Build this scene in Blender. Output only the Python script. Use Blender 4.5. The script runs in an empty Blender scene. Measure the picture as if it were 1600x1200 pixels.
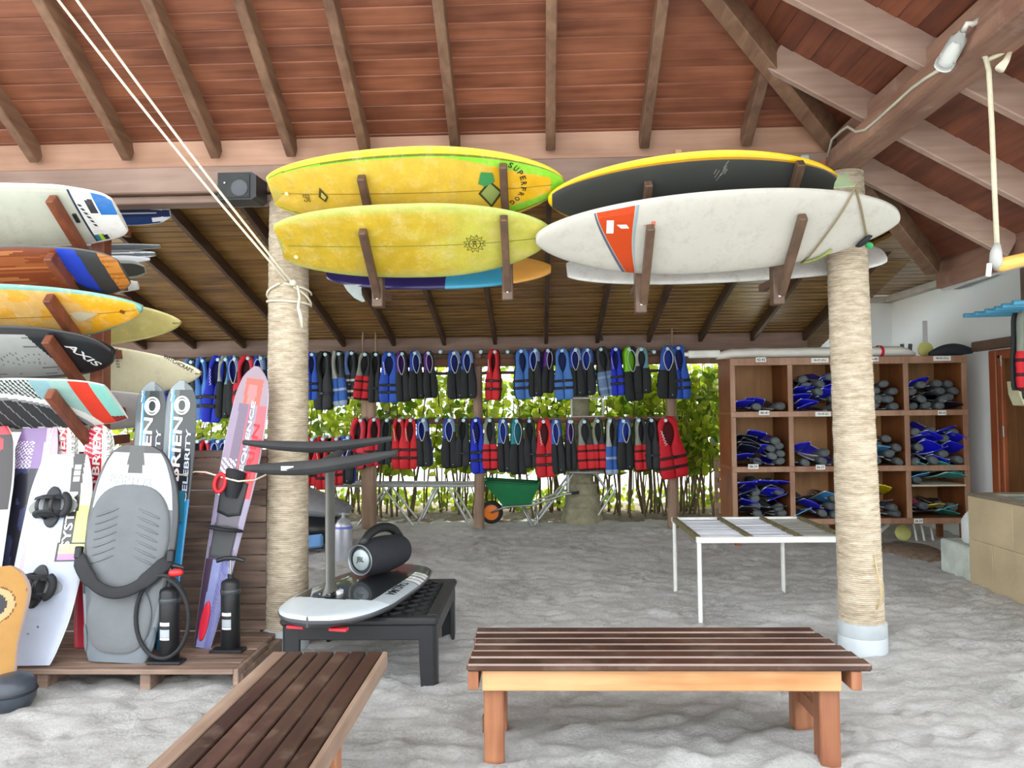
import bpy, math, random
import numpy as np
from mathutils import Matrix, Vector, noise as mnoise

random.seed(7)
scene = bpy.context.scene
COL = scene.collection

# ---------------------------------------------------------------- camera
F, CX, CY = 1170.0, 800.0, 600.0            # focal length in pixels of a 1600 x 1200 frame
CAM = Vector((0.0, 0.0, 1.55))
_yaw, _pitch, _roll = math.atan(40 / F), math.atan(40 / F), math.radians(0.65)
_fwd = Vector((-math.sin(_yaw) * math.cos(_pitch), math.cos(_yaw) * math.cos(_pitch), math.sin(_pitch)))
_right = _fwd.cross(Vector((0, 0, 1))).normalized()
_up = _right.cross(_fwd).normalized()
_r2 = _right * math.cos(_roll) - _up * math.sin(_roll)
_u2 = _right * math.sin(_roll) + _up * math.cos(_roll)
RCAM = Matrix((( _r2.x, _u2.x, -_fwd.x), (_r2.y, _u2.y, -_fwd.y), (_r2.z, _u2.z, -_fwd.z)))
cam_data = bpy.data.cameras.new('camera')
cam = bpy.data.objects.new('camera', cam_data)
COL.objects.link(cam)
cam_data.sensor_width = 36.0
cam_data.lens = F / 1600 * 36.0
cam_data.clip_end = 400
cam.matrix_world = Matrix.Translation(CAM) @ RCAM.to_4x4()
scene.camera = cam

# ---------------------------------------------------------------- sky, sun, exposure
world = bpy.data.worlds.new('world')
scene.world = world
world.use_nodes = True
_bg = world.node_tree.nodes['Background']
_bg.inputs['Color'].default_value = (0.93, 0.97, 1.0, 1)
_bg.inputs['Strength'].default_value = 2.2
sun_data = bpy.data.lights.new('sun', 'SUN')
sun_data.energy = 3.0
sun_data.angle = math.radians(1.5)
sun_data.color = (1.0, 0.96, 0.88)
sun = bpy.data.objects.new('sun', sun_data)
COL.objects.link(sun)
sun.rotation_euler = (math.radians(-13), math.radians(8), 0)     # tropical noon, almost overhead
scene.view_settings.view_transform = 'Standard'
scene.view_settings.look = 'None'
scene.view_settings.exposure = 0.85
scene.view_settings.gamma = 1.0
scene.view_settings.use_curve_mapping = False
scene.cycles.max_bounces = 10
scene.cycles.diffuse_bounces = 6
scene.cycles.transparent_max_bounces = 16
scene.cycles.sample_clamp_indirect = 6.0

# ---------------------------------------------------------------- pixel -> world
def ray(px, py):
    return RCAM @ Vector(((px - CX) / F, -(py - CY) / F, -1.0))
def atY(px, py, y):
    d = ray(px, py); return CAM + d * ((y - CAM.y) / d.y)
def atZ(px, py, z):
    d = ray(px, py); return CAM + d * ((z - CAM.z) / d.z)
def atX(px, py, x):
    d = ray(px, py); return CAM + d * ((x - CAM.x) / d.x)

# ---------------------------------------------------------------- colours and materials
def lin(c):
    c = c / 255.0
    return c / 12.92 if c <= 0.04045 else ((c + 0.055) / 1.055) ** 2.4
def rgb(r, g, b):
    return (lin(r), lin(g), lin(b), 1.0)
def hx(s):
    s = s.lstrip('#'); return rgb(int(s[0:2], 16), int(s[2:4], 16), int(s[4:6], 16))

MATS = {}
def _newmat(name):
    m = bpy.data.materials.new(name); m.use_nodes = True
    nt = m.node_tree
    return m, nt, nt.nodes['Principled BSDF']

def _bump(nt, bsdf, src, strength, dist=0.02):
    b = nt.nodes.new('ShaderNodeBump'); b.inputs['Strength'].default_value = strength
    b.inputs['Distance'].default_value = dist
    nt.links.new(src, b.inputs['Height']); nt.links.new(b.outputs['Normal'], bsdf.inputs['Normal'])

def plain(name, c, rough=0.5, metal=0.0, var=0.12, scale=6.0, bump=0.0, bscale=40.0, rand=0.0, coat=0.0, spec=0.5):
    """colour with a soft mottle, optional fine relief and per-object variation"""
    if name in MATS: return MATS[name]
    m, nt, b = _newmat(name)
    tc = nt.nodes.new('ShaderNodeTexCoord')
    no = nt.nodes.new('ShaderNodeTexNoise'); no.inputs['Scale'].default_value = scale; no.inputs['Detail'].default_value = 4
    nt.links.new(tc.outputs['Object'], no.inputs['Vector'])
    cr = nt.nodes.new('ShaderNodeValToRGB')
    lo = tuple(x * (1 - var) for x in c[:3]) + (1,); hi = tuple(min(1, x * (1 + var)) for x in c[:3]) + (1,)
    cr.color_ramp.elements[0].position = .3; cr.color_ramp.elements[1].position = .7
    cr.color_ramp.elements[0].color = lo; cr.color_ramp.elements[1].color = hi
    nt.links.new(no.outputs['Fac'], cr.inputs['Fac'])
    out = cr.outputs['Color']
    if rand:
        out = _rand(nt, out, rand)
    nt.links.new(out, b.inputs['Base Color'])
    b.inputs['Roughness'].default_value = rough; b.inputs['Metallic'].default_value = metal
    b.inputs['Coat Weight'].default_value = coat; b.inputs['Specular IOR Level'].default_value = spec
    if bump:
        n2 = nt.nodes.new('ShaderNodeTexNoise'); n2.inputs['Scale'].default_value = bscale; n2.inputs['Detail'].default_value = 6
        nt.links.new(tc.outputs['Object'], n2.inputs['Vector'])
        _bump(nt, b, n2.outputs['Fac'], bump)
    MATS[name] = m
    return m

def _rand(nt, colsock, amount):
    oi = nt.nodes.new('ShaderNodeObjectInfo')
    mr = nt.nodes.new('ShaderNodeMapRange'); mr.inputs['To Min'].default_value = 1 - amount; mr.inputs['To Max'].default_value = 1 + amount
    nt.links.new(oi.outputs['Random'], mr.inputs['Value'])
    hs = nt.nodes.new('ShaderNodeHueSaturation')
    nt.links.new(mr.outputs['Result'], hs.inputs['Value']); nt.links.new(colsock, hs.inputs['Color'])
    return hs.outputs['Color']

def wood(name, c1, c2, axis='X', grain=14.0, stretch=0.07, rough=0.5, rand=0.15, bump=0.15, coat=0.0, wear=None, wear_amt=0.0, spec=.5):
    """stained timber: stretched noise for the grain, blotches, per-board variation"""
    if name in MATS: return MATS[name]
    m, nt, b = _newmat(name)
    tc = nt.nodes.new('ShaderNodeTexCoord')
    oi = nt.nodes.new('ShaderNodeObjectInfo')
    mul = nt.nodes.new('ShaderNodeMath'); mul.operation = 'MULTIPLY'; mul.inputs[1].default_value = 37.0
    nt.links.new(oi.outputs['Random'], mul.inputs[0])
    add = nt.nodes.new('ShaderNodeVectorMath'); add.operation = 'ADD'
    nt.links.new(tc.outputs['Object'], add.inputs[0]); nt.links.new(mul.outputs[0], add.inputs[1])
    mp = nt.nodes.new('ShaderNodeMapping')
    s = {'X': (stretch, 1, 1), 'Y': (1, stretch, 1), 'Z': (1, 1, stretch)}[axis]
    mp.inputs['Scale'].default_value = s
    nt.links.new(add.outputs[0], mp.inputs['Vector'])
    n1 = nt.nodes.new('ShaderNodeTexNoise'); n1.inputs['Scale'].default_value = grain * 2.5; n1.inputs['Detail'].default_value = 7; n1.inputs['Distortion'].default_value = .6
    nt.links.new(mp.outputs[0], n1.inputs['Vector'])
    n2 = nt.nodes.new('ShaderNodeTexNoise'); n2.inputs['Scale'].default_value = 2.2; n2.inputs['Detail'].default_value = 3
    nt.links.new(add.outputs[0], n2.inputs['Vector'])
    mx = nt.nodes.new('ShaderNodeMath'); mx.operation = 'MULTIPLY_ADD'; mx.inputs[1].default_value = .55; mx.inputs[2].default_value = 0
    nt.links.new(n2.outputs['Fac'], mx.inputs[0])
    ad = nt.nodes.new('ShaderNodeMath'); ad.operation = 'MULTIPLY_ADD'; ad.inputs[1].default_value = .5
    nt.links.new(n1.outputs['Fac'], ad.inputs[0]); nt.links.new(mx.outputs[0], ad.inputs[2])
    cr = nt.nodes.new('ShaderNodeValToRGB')
    cr.color_ramp.elements[0].position = .36; cr.color_ramp.elements[1].position = .68
    cr.color_ramp.elements[0].color = c1; cr.color_ramp.elements[1].color = c2
    nt.links.new(ad.outputs[0], cr.inputs['Fac'])
    out = _rand(nt, cr.outputs['Color'], rand)
    if wear:
        n3 = nt.nodes.new('ShaderNodeTexNoise'); n3.inputs['Scale'].default_value = 5.0; n3.inputs['Detail'].default_value = 8; n3.inputs['Roughness'].default_value = .7
        nt.links.new(add.outputs[0], n3.inputs['Vector'])
        r3 = nt.nodes.new('ShaderNodeValToRGB'); r3.color_ramp.elements[0].position = .52; r3.color_ramp.elements[1].position = .68
        nt.links.new(n3.outputs['Fac'], r3.inputs['Fac'])
        am = nt.nodes.new('ShaderNodeMath'); am.operation = 'MULTIPLY'; am.inputs[1].default_value = wear_amt
        nt.links.new(r3.outputs['Color'], am.inputs[0])
        mc = nt.nodes.new('ShaderNodeMix'); mc.data_type = 'RGBA'
        nt.links.new(am.outputs[0], mc.inputs['Factor']); nt.links.new(out, mc.inputs['A']); mc.inputs['B'].default_value = wear
        out = mc.outputs['Result']
    nt.links.new(out, b.inputs['Base Color'])
    b.inputs['Roughness'].default_value = rough; b.inputs['Coat Weight'].default_value = coat
    b.inputs['Specular IOR Level'].default_value = spec
    _bump(nt, b, n1.outputs['Fac'], bump, .006)
    MATS[name] = m
    return m

def printed(name, rough=0.35, coat=0.2, wear=0.10, dirt=None, dirt_amt=0.0, bump=0.0):
    """printed / moulded colour stored on the faces (flat graphics), with fine mottling"""
    if name in MATS: return MATS[name]
    m, nt, b = _newmat(name)
    at = nt.nodes.new('ShaderNodeAttribute'); at.attribute_name = 'Col'
    tc = nt.nodes.new('ShaderNodeTexCoord')
    no = nt.nodes.new('ShaderNodeTexNoise'); no.inputs['Scale'].default_value = 9; no.inputs['Detail'].default_value = 8; no.inputs['Roughness'].default_value = .65
    nt.links.new(tc.outputs['Object'], no.inputs['Vector'])
    mr = nt.nodes.new('ShaderNodeMapRange'); mr.inputs['From Min'].default_value = .3; mr.inputs['From Max'].default_value = .7
    mr.inputs['To Min'].default_value = 1 - wear; mr.inputs['To Max'].default_value = 1 + wear * .5
    nt.links.new(no.outputs['Fac'], mr.inputs['Value'])
    hs = nt.nodes.new('ShaderNodeHueSaturation')
    nt.links.new(at.outputs['Color'], hs.inputs['Color']); nt.links.new(mr.outputs['Result'], hs.inputs['Value'])
    out = hs.outputs['Color']
    if dirt:
        n3 = nt.nodes.new('ShaderNodeTexNoise'); n3.inputs['Scale'].default_value = 14.0; n3.inputs['Detail'].default_value = 9; n3.inputs['Roughness'].default_value = .75
        nt.links.new(tc.outputs['Object'], n3.inputs['Vector'])
        r3 = nt.nodes.new('ShaderNodeValToRGB'); r3.color_ramp.elements[0].position = .5; r3.color_ramp.elements[1].position = .7
        nt.links.new(n3.outputs['Fac'], r3.inputs['Fac'])
        am = nt.nodes.new('ShaderNodeMath'); am.operation = 'MULTIPLY'; am.inputs[1].default_value = dirt_amt
        nt.links.new(r3.outputs['Color'], am.inputs[0])
        mc = nt.nodes.new('ShaderNodeMix'); mc.data_type = 'RGBA'
        nt.links.new(am.outputs[0], mc.inputs['Factor']); nt.links.new(out, mc.inputs['A']); mc.inputs['B'].default_value = dirt
        out = mc.outputs['Result']
    nt.links.new(out, b.inputs['Base Color'])
    b.inputs['Roughness'].default_value = rough; b.inputs['Coat Weight'].default_value = coat
    if bump:
        n2 = nt.nodes.new('ShaderNodeTexNoise'); n2.inputs['Scale'].default_value = 60
        nt.links.new(tc.outputs['Object'], n2.inputs['Vector'])
        _bump(nt, b, n2.outputs['Fac'], bump, .01)
    MATS[name] = m
    return m

# ---------------------------------------------------------------- mesh building
class MB:
    def __init__(self):
        self.v = []; self.f = []; self.c = []
    def add(self, verts, faces, col=None):
        o = len(self.v)
        self.v.extend([tuple(p) for p in verts])
        for q in faces:
            self.f.append(tuple(i + o for i in q)); self.c.append(col)
        return self
    def obox(self, c, ax, ay, az, bev=0.0, col=None):
        """box about c with half-axis vectors ax, ay, az; bev in metres chamfers every edge"""
        c = Vector(c); ax, ay, az = Vector(ax), Vector(ay), Vector(az)
        if (ax.cross(ay)).dot(az) < 0: ax = -ax
        if bev <= 0:
            vs = []
            for sx in (-1, 1):
                for sy in (-1, 1):
                    for sz in (-1, 1): vs.append(c + ax * sx + ay * sy + az * sz)
            fs = [(0, 1, 3, 2), (4, 6, 7, 5), (0, 4, 5, 1), (2, 3, 7, 6), (0, 2, 6, 4), (1, 5, 7, 3)]
            return self.add(vs, fs, col)
        L = [ax.length, ay.length, az.length]
        bev = min(bev, .45 * min(L) * 2)
        k = [1 - bev / max(l, 1e-9) for l in L]
        vs = []; idx = {}
        A = (ax, ay, az)
        for sx in (-1, 1):
            for sy in (-1, 1):
                for sz in (-1, 1):
                    s = (sx, sy, sz)
                    for d in range(3):
                        p = c.copy()
                        for e in range(3):
                            p = p + A[e] * (s[e] if e == d else s[e] * k[e])
                        idx[(sx, sy, sz, d)] = len(vs); vs.append(p)
        fs = []
        for d in range(3):
            e, g = (d + 1) % 3, (d + 2) % 3
            for s in (-1, 1):
                q = []
                for (a, b_) in ((-1, -1), (1, -1), (1, 1), (-1, 1)):
                    t = [0, 0, 0]; t[d] = s; t[e] = a; t[g] = b_
                    q.append(idx[(t[0], t[1], t[2], d)])
                fs.append(tuple(q) if s > 0 else tuple(reversed(q)))
        for d in range(3):                      # edges running along axis d
            e, g = (d + 1) % 3, (d + 2) % 3
            for se in (-1, 1):
                for sg in (-1, 1):
                    def key(sd, face):
                        t = [0, 0, 0]; t[d] = sd; t[e] = se; t[g] = sg
                        return idx[(t[0], t[1], t[2], face)]
                    q = (key(-1, e), key(1, e), key(1, g), key(-1, g))
                    fs.append(q if se * sg < 0 else tuple(reversed(q)))
        for sx in (-1, 1):
            for sy in (-1, 1):
                for sz in (-1, 1):
                    q = tuple(idx[(sx, sy, sz, d)] for d in range(3))
                    fs.append(q if sx * sy * sz > 0 else tuple(reversed(q)))
        return self.add(vs, fs, col)
    def box(self, x0, x1, y0, y1, z0, z1, bev=0.0, col=None):
        return self.obox(((x0 + x1) / 2, (y0 + y1) / 2, (z0 + z1) / 2), ((x1 - x0) / 2, 0, 0), (0, (y1 - y0) / 2, 0), (0, 0, (z1 - z0) / 2), bev, col)
    def beam(self, p0, p1, w, h, up=(0, 0, 1), bev=0.0, col=None):
        p0, p1 = Vector(p0), Vector(p1)
        d = p1 - p0; u = Vector(up)
        s = d.cross(u).normalized(); u = s.cross(d).normalized()
        return self.obox((p0 + p1) / 2, d / 2, s * w / 2, u * h / 2, bev, col)
    def tube(self, pts, r, n=8, closed=False, col=None, caps=True, flat=1.0):
        pts = [Vector(p) for p in pts]; N = len(pts)
        rr = r if isinstance(r, (list, tuple)) else [r] * N
        nrm = None; vs = []
        for i in range(N):
            if closed: t = pts[(i + 1) % N] - pts[i - 1]
            else: t = pts[min(i + 1, N - 1)] - pts[max(i - 1, 0)]
            t.normalize()
            if nrm is None:
                a = Vector((0, 0, 1)) if abs(t.z) < .9 else Vector((1, 0, 0))
                nrm = t.cross(a).normalized()
            else:
                nrm = (nrm - t * nrm.dot(t)).normalized()
            b = t.cross(nrm)
            for k in range(n):
                a = 2 * math.pi * k / n
                vs.append(pts[i] + nrm * (math.cos(a) * rr[i]) + b * (math.sin(a) * rr[i] * flat))
        fs = []
        for i in range(N if closed else N - 1):
            j = (i + 1) % N
            for k in range(n):
                l = (k + 1) % n
                fs.append((i * n + k, i * n + l, j * n + l, j * n + k))
        if caps and not closed:
            fs.append(tuple(reversed(range(n)))); fs.append(tuple((N - 1) * n + k for k in range(n)))
        return self.add(vs, fs, col)
    def lathe(self, prof, n=24, M=None, col=None, caps=True):
        M = M or Matrix.Identity(4); vs = []; fs = []
        for (r, z) in prof:
            for k in range(n):
                a = 2 * math.pi * k / n
                vs.append(M @ Vector((r * math.cos(a), r * math.sin(a), z)))
        for i in range(len(prof) - 1):
            for k in range(n):
                l = (k + 1) % n
                fs.append((i * n + k, i * n + l, (i + 1) * n + l, (i + 1) * n + k))
        if caps:
            fs.append(tuple(reversed(range(n)))); fs.append(tuple((len(prof) - 1) * n + k for k in range(n)))
        return self.add(vs, fs, col)
    def loft(self, rings, col=None, caps=True):
        n = len(rings[0]); vs = [p for r in rings for p in r]; fs = []
        for i in range(len(rings) - 1):
            for k in range(n):
                l = (k + 1) % n
                fs.append((i * n + k, i * n + l, (i + 1) * n + l, (i + 1) * n + k))
        if caps:
            fs.append(tuple(reversed(range(n)))); fs.append(tuple((len(rings) - 1) * n + k for k in range(n)))
        return self.add(vs, fs, col)
    def prism(self, poly, z0, z1, M=None, col=None):
        M = M or Matrix.Identity(4); n = len(poly)
        vs = [M @ Vector((x, y, z0)) for x, y in poly] + [M @ Vector((x, y, z1)) for x, y in poly]
        fs = [tuple(reversed(range(n))), tuple(range(n, 2 * n))] + [(k, (k + 1) % n, n + (k + 1) % n, n + k) for k in range(n)]
        return self.add(vs, fs, col)
    def mesh(self, name, mat, smooth=False):
        me = bpy.data.meshes.new(name)
        me.from_pydata(self.v, [], self.f)
        if any(c is not None for c in self.c):
            at = me.color_attributes.new('Col', 'FLOAT_COLOR', 'CORNER')
            buf = np.ones((len(me.loops), 4), dtype=np.float32); o = 0
            for q, c in zip(self.f, self.c):
                if c is not None: buf[o:o + len(q)] = c
                o += len(q)
            at.data.foreach_set('color', buf.ravel())
        if mat is not None: me.materials.append(mat)
        if smooth is True:
            me.polygons.foreach_set('use_smooth', [True] * len(me.polygons))
        elif smooth:
            me.polygons.foreach_set('use_smooth', [True] * len(me.polygons))
            me.set_sharp_from_angle(angle=math.radians(smooth))
        me.update()
        return me
    def build(self, name, mat, parent=None, smooth=False, world=False):
        ob = bpy.data.objects.new(name, self.mesh(name, mat, smooth))
        COL.objects.link(ob)
        if parent is not None: attach(ob, parent, world)
        return ob

def rootmat(o):
    return o.matrix_basis if o.parent is None else rootmat(o.parent) @ o.matrix_parent_inverse @ o.matrix_basis
def attach(ob, parent, world=False):
    """parent; world=True keeps mesh coordinates that are already in world space"""
    ob.parent = parent
    if world: ob.matrix_parent_inverse = rootmat(parent).inverted()
def empty(name, loc=(0, 0, 0), M=None):
    o = bpy.data.objects.new(name, None); COL.objects.link(o)
    o.empty_display_size = .1
    if M is not None: o.matrix_basis = M
    else: o.location = loc
    return o
def tag(o, label=None, cat=None, group=None, kind=None):
    if label: o['label'] = label
    if cat: o['category'] = cat
    if group: o['group'] = group
    if kind: o['kind'] = kind
    return o
def kids(o):
    return KID.get(o.name) or list(o.children)
KID = {}
def copy_tree(o, parent=None, cache=None):
    c = o.copy(); COL.objects.link(c); c.parent = parent
    for ch in cache[o] if cache and o in cache else []:
        copy_tree(ch, c, cache)
    return c
def frame(origin, xdir, zdir):
    x = Vector(xdir).normalized(); z = Vector(zdir); z = (z - x * z.dot(x)).normalized(); y = z.cross(x)
    return Matrix(((x.x, y.x, z.x, origin[0]), (x.y, y.y, z.y, origin[1]), (x.z, y.z, z.z, origin[2]), (0, 0, 0, 1)))
ORD = ['first', 'second', 'third', 'fourth', 'fifth', 'sixth', 'seventh', 'eighth', 'ninth', 'tenth', 'eleventh', 'twelfth', 'thirteenth', 'fourteenth',
       'fifteenth', 'sixteenth', 'seventeenth', 'eighteenth', 'nineteenth', 'twentieth', 'twenty-first', 'twenty-second', 'twenty-third', 'twenty-fourth',
       'twenty-fifth', 'twenty-sixth', 'twenty-seventh', 'twenty-eighth', 'twenty-ninth', 'thirtieth']

# ---------------------------------------------------------------- lettering (flat print turned into mesh)
_TXT = {}
def text_mesh(s, bold=0.0, spacing=1.0):
    key = (s, bold, spacing)
    if key not in _TXT:
        cu = bpy.data.curves.new('lettering', 'FONT'); cu.body = s; cu.size = 1.0
        cu.align_x = 'CENTER'; cu.align_y = 'CENTER'; cu.resolution_u = 3; cu.offset = bold; cu.space_character = spacing
        ob = bpy.data.objects.new('lettering_source', cu); COL.objects.link(ob)
        dg = bpy.context.evaluated_depsgraph_get(); dg.update()
        me = bpy.data.meshes.new_from_object(ob.evaluated_get(dg))
        vs = [(v.co.x, v.co.y) for v in me.vertices]; fs = [tuple(p.vertices) for p in me.polygons]
        bpy.data.objects.remove(ob); bpy.data.curves.remove(cu); bpy.data.meshes.remove(me)
        xs = [v[0] for v in vs]; ys = [v[1] for v in vs]
        mx, my = (min(xs) + max(xs)) / 2, (min(ys) + max(ys)) / 2
        _TXT[key] = ([(x - mx, y - my) for x, y in vs], fs, max(xs) - min(xs), max(ys) - min(ys))
    return _TXT[key]
for _s in ():
    text_mesh(_s)
def letter(mb, s, surf, x, y, width, ang=0.0, height=None, shear=0.0, bold=0.02, eps=.003, col=None, flip=False):
    """writes s onto a surface: surf(x, y) gives z; width in metres; ang turns the line"""
    vs, fs, w, h = text_mesh(s, bold)
    sx = width / w; sy = (height / h) if height else sx
    ca, sa = math.cos(ang), math.sin(ang); out = []
    for (a, b) in vs:
        a, b = a * sx + shear * b * sy, b * sy
        px, py = x + a * ca - b * sa, y + a * sa + b * ca
        out.append((px, py, surf(px, py) + eps))
    mb.add(out, fs, col)
def patch(mb, poly, surf, eps=.002, col=None, n=1):
    """flat printed polygon laid on a surface"""
    mb.add([(x, y, surf(x, y) + eps) for x, y in poly], [tuple(range(len(poly)))], col)
# ================================================================= THE SETTING
for _s in ("SUPERFROG", "EPS", "O'BRIEN", "CELEBRITY", "VORTEX", "SEQUENCE", "SYSTEM", "BR", "RAPTOR", "TAKUMA", "WITCHCRAFT", "AXIS", "JBL", "8", "BIC", "SUP",
           "42-43", "46-47 (XL)", "40-41", "42-43 (L)", "38-39", "36-37", "38-40", "44-45 (XL)", "44-45", "34-35", "28-29") + tuple("SUPERFROG"):
    text_mesh(_s, .02)

# ---- palette
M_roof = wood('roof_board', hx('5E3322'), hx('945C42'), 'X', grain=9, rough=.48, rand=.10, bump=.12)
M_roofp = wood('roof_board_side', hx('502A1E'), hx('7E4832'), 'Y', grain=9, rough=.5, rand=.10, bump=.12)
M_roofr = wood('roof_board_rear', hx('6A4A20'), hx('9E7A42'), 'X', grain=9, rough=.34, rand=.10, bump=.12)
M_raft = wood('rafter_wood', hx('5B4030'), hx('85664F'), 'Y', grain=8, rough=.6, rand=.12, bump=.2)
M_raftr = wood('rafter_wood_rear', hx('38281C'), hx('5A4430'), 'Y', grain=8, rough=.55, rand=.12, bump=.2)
M_raftx = wood('rafter_wood_cross', hx('8A6F60'), hx('AC9384'), 'X', grain=8, rough=.6, rand=.06, bump=.2)
M_beam = wood('beam_wood', hx('7A6154'), hx('9C8374'), 'X', grain=7, rough=.6, rand=.06, bump=.2)
M_tie = wood('tie_beam_wood', hx('66463A'), hx('92705C'), 'Y', grain=8, rough=.6, rand=.04, bump=.3, wear=hx('B8A090'), wear_amt=.3)
M_block = wood('blocking_wood', hx('9A7258'), hx('BC937A'), 'X', grain=7, rough=.55, rand=.06, bump=.15)
M_panel = wood('panel_board', hx('4A3A33'), hx('8A7466'), 'X', grain=10, rough=.6, rand=.10, bump=.25)
M_deck = wood('deck_slat', hx('5A4438'), hx('9C8474'), 'X', grain=10, rough=.6, rand=.14, bump=.25)
M_post = wood('rack_post_wood', hx('7A5E4A'), hx('B0957E'), 'Z', grain=9, rough=.65, rand=.10, bump=.2)
M_rackw = wood('rack_arm_wood', hx('5A2E1C'), hx('84482E'), 'Z', grain=9, rough=.5, rand=.10, bump=.2)
M_hang = wood('hanger_arm_wood', hx('4C3A2E'), hx('6E5442'), 'Y', grain=9, rough=.5, rand=.10, bump=.2)
M_white_wall = plain('white_wall_paint', hx('E4EAEA'), rough=.8, var=.03, scale=1.5, bump=.05, bscale=18)

# ---- sand
def vnoise(x, y, seed):
    xi = np.floor(x).astype(np.int64); yi = np.floor(y).astype(np.int64)
    def hsh(a, b):
        n = (a * 374761393 + b * 668265263 + seed * 982451653) & 0x7fffffff
        n = ((n ^ (n >> 13)) * 1274126177) & 0x7fffffff
        return (n & 0xffff) / 65535.0
    fx = x - xi; fy = y - yi; fx = fx * fx * (3 - 2 * fx); fy = fy * fy * (3 - 2 * fy)
    return (hsh(xi, yi) * (1 - fx) + hsh(xi + 1, yi) * fx) * (1 - fy) + (hsh(xi, yi + 1) * (1 - fx) + hsh(xi + 1, yi + 1) * fx) * fy
def make_sand():
    xs = np.arange(-8.0, 7.0, .036); ys = np.concatenate([np.arange(-1.5, 2.4, .12), np.arange(2.4, 7.0, .026), np.arange(7.0, 12.6, .05)])
    X, Y = np.meshgrid(xs, ys)
    Z = .022 * (vnoise(X * 1.6, Y * 1.6, 1) - .5) + .018 * (vnoise(X * 4.2, Y * 5.2, 2) - .5) + .024 * (vnoise(X * 7, Y * 13, 3) - .5) + .024 * (vnoise(X * 15, Y * 24, 4) - .5)
    rs = np.random.RandomState(5)
    for _ in range(1500):                                  # trodden footprints with pushed-up rims
        cx, cy, a = rs.uniform(-5, 5), rs.uniform(2.2, 10), rs.uniform(0, math.pi)
        i0, i1 = np.searchsorted(ys, [cy - .35, cy + .35]); j0, j1 = np.searchsorted(xs, [cx - .35, cx + .35])
        dx = X[i0:i1, j0:j1] - cx; dy = Y[i0:i1, j0:j1] - cy
        u = (dx * math.cos(a) + dy * math.sin(a)) / .10; v = (-dx * math.sin(a) + dy * math.cos(a)) / .05
        r2 = u * u + v * v
        Z[i0:i1, j0:j1] += rs.uniform(.4, 1) * (-.024 * np.exp(-r2 * 1.3) + .011 * np.exp(-(np.sqrt(r2) - 1.35) ** 2 * 6))
    n, m = X.shape
    me = bpy.data.meshes.new('floor')
    V = np.stack([X.ravel(), Y.ravel(), Z.ravel()], 1)
    I = np.arange(n * m).reshape(n, m)
    Q = np.stack([I[:-1, :-1].ravel(), I[:-1, 1:].ravel(), I[1:, 1:].ravel(), I[1:, :-1].ravel()], 1)
    me.vertices.add(len(V)); me.vertices.foreach_set('co', V.astype(np.float32).ravel())
    me.loops.add(Q.size); me.loops.foreach_set('vertex_index', Q.astype(np.int32).ravel())
    me.polygons.add(len(Q)); me.polygons.foreach_set('loop_start', np.arange(0, Q.size, 4, dtype=np.int32))
    me.polygons.foreach_set('use_smooth', np.ones(len(Q), dtype=bool))
    me.update(calc_edges=True); me.validate()
    return me
def sand_mat(name, c1, c2, c3):
    m, nt, b = _newmat(name)
    tc = nt.nodes.new('ShaderNodeTexCoord')
    n1 = nt.nodes.new('ShaderNodeTexNoise'); n1.inputs['Scale'].default_value = 1.3; n1.inputs['Detail'].default_value = 6; n1.inputs['Roughness'].default_value = .65
    n2 = nt.nodes.new('ShaderNodeTexNoise'); n2.inputs['Scale'].default_value = 45; n2.inputs['Detail'].default_value = 8; n2.inputs['Roughness'].default_value = .8
    for n in (n1, n2): nt.links.new(tc.outputs['Object'], n.inputs['Vector'])
    ad = nt.nodes.new('ShaderNodeMath'); ad.operation = 'MULTIPLY_ADD'; ad.inputs[1].default_value = .55
    ml = nt.nodes.new('ShaderNodeMath'); ml.operation = 'MULTIPLY'; ml.inputs[1].default_value = .45
    nt.links.new(n2.outputs['Fac'], ml.inputs[0]); nt.links.new(n1.outputs['Fac'], ad.inputs[0]); nt.links.new(ml.outputs[0], ad.inputs[2])
    cr = nt.nodes.new('ShaderNodeValToRGB'); cr.color_ramp.elements[0].position = .34; cr.color_ramp.elements[0].color = c1
    cr.color_ramp.elements[1].position = .62; cr.color_ramp.elements[1].color = c3
    e = cr.color_ramp.elements.new(.47); e.color = c2
    nt.links.new(ad.outputs[0], cr.inputs['Fac']); nt.links.new(cr.outputs['Color'], b.inputs['Base Color'])
    b.inputs['Roughness'].default_value = .95; b.inputs['Specular IOR Level'].default_value = .15
    _bump(nt, b, n2.outputs['Fac'], .9, .03)
    MATS[name] = m
    return m
M_sand = sand_mat('coral_sand', hx('A8A7A3'), hx('D2D1CE'), hx('E8E7E4'))
_fl = bpy.data.objects.new('floor', make_sand()); COL.objects.link(_fl); _fl.data.materials.append(M_sand)
tag(_fl, 'trodden pale grey coral sand floor', kind='structure')
_mb = MB()                                             # open beach that carries on round the shelter
for (x0, x1, y0, y1) in ((-60, 60, 12.5, 90), (-60, 60, -60, -1.45), (-60, -7.95, -1.45, 12.5), (6.9, 60, -1.45, 12.5)):
    _mb.add([(x0, y0, -.02), (x1, y0, -.02), (x1, y1, -.02), (x0, y1, -.02)], [(0, 1, 2, 3)])
tag(_mb.build('ground', M_sand), 'open sunlit sand beach around the shelter', kind='structure')

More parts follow.
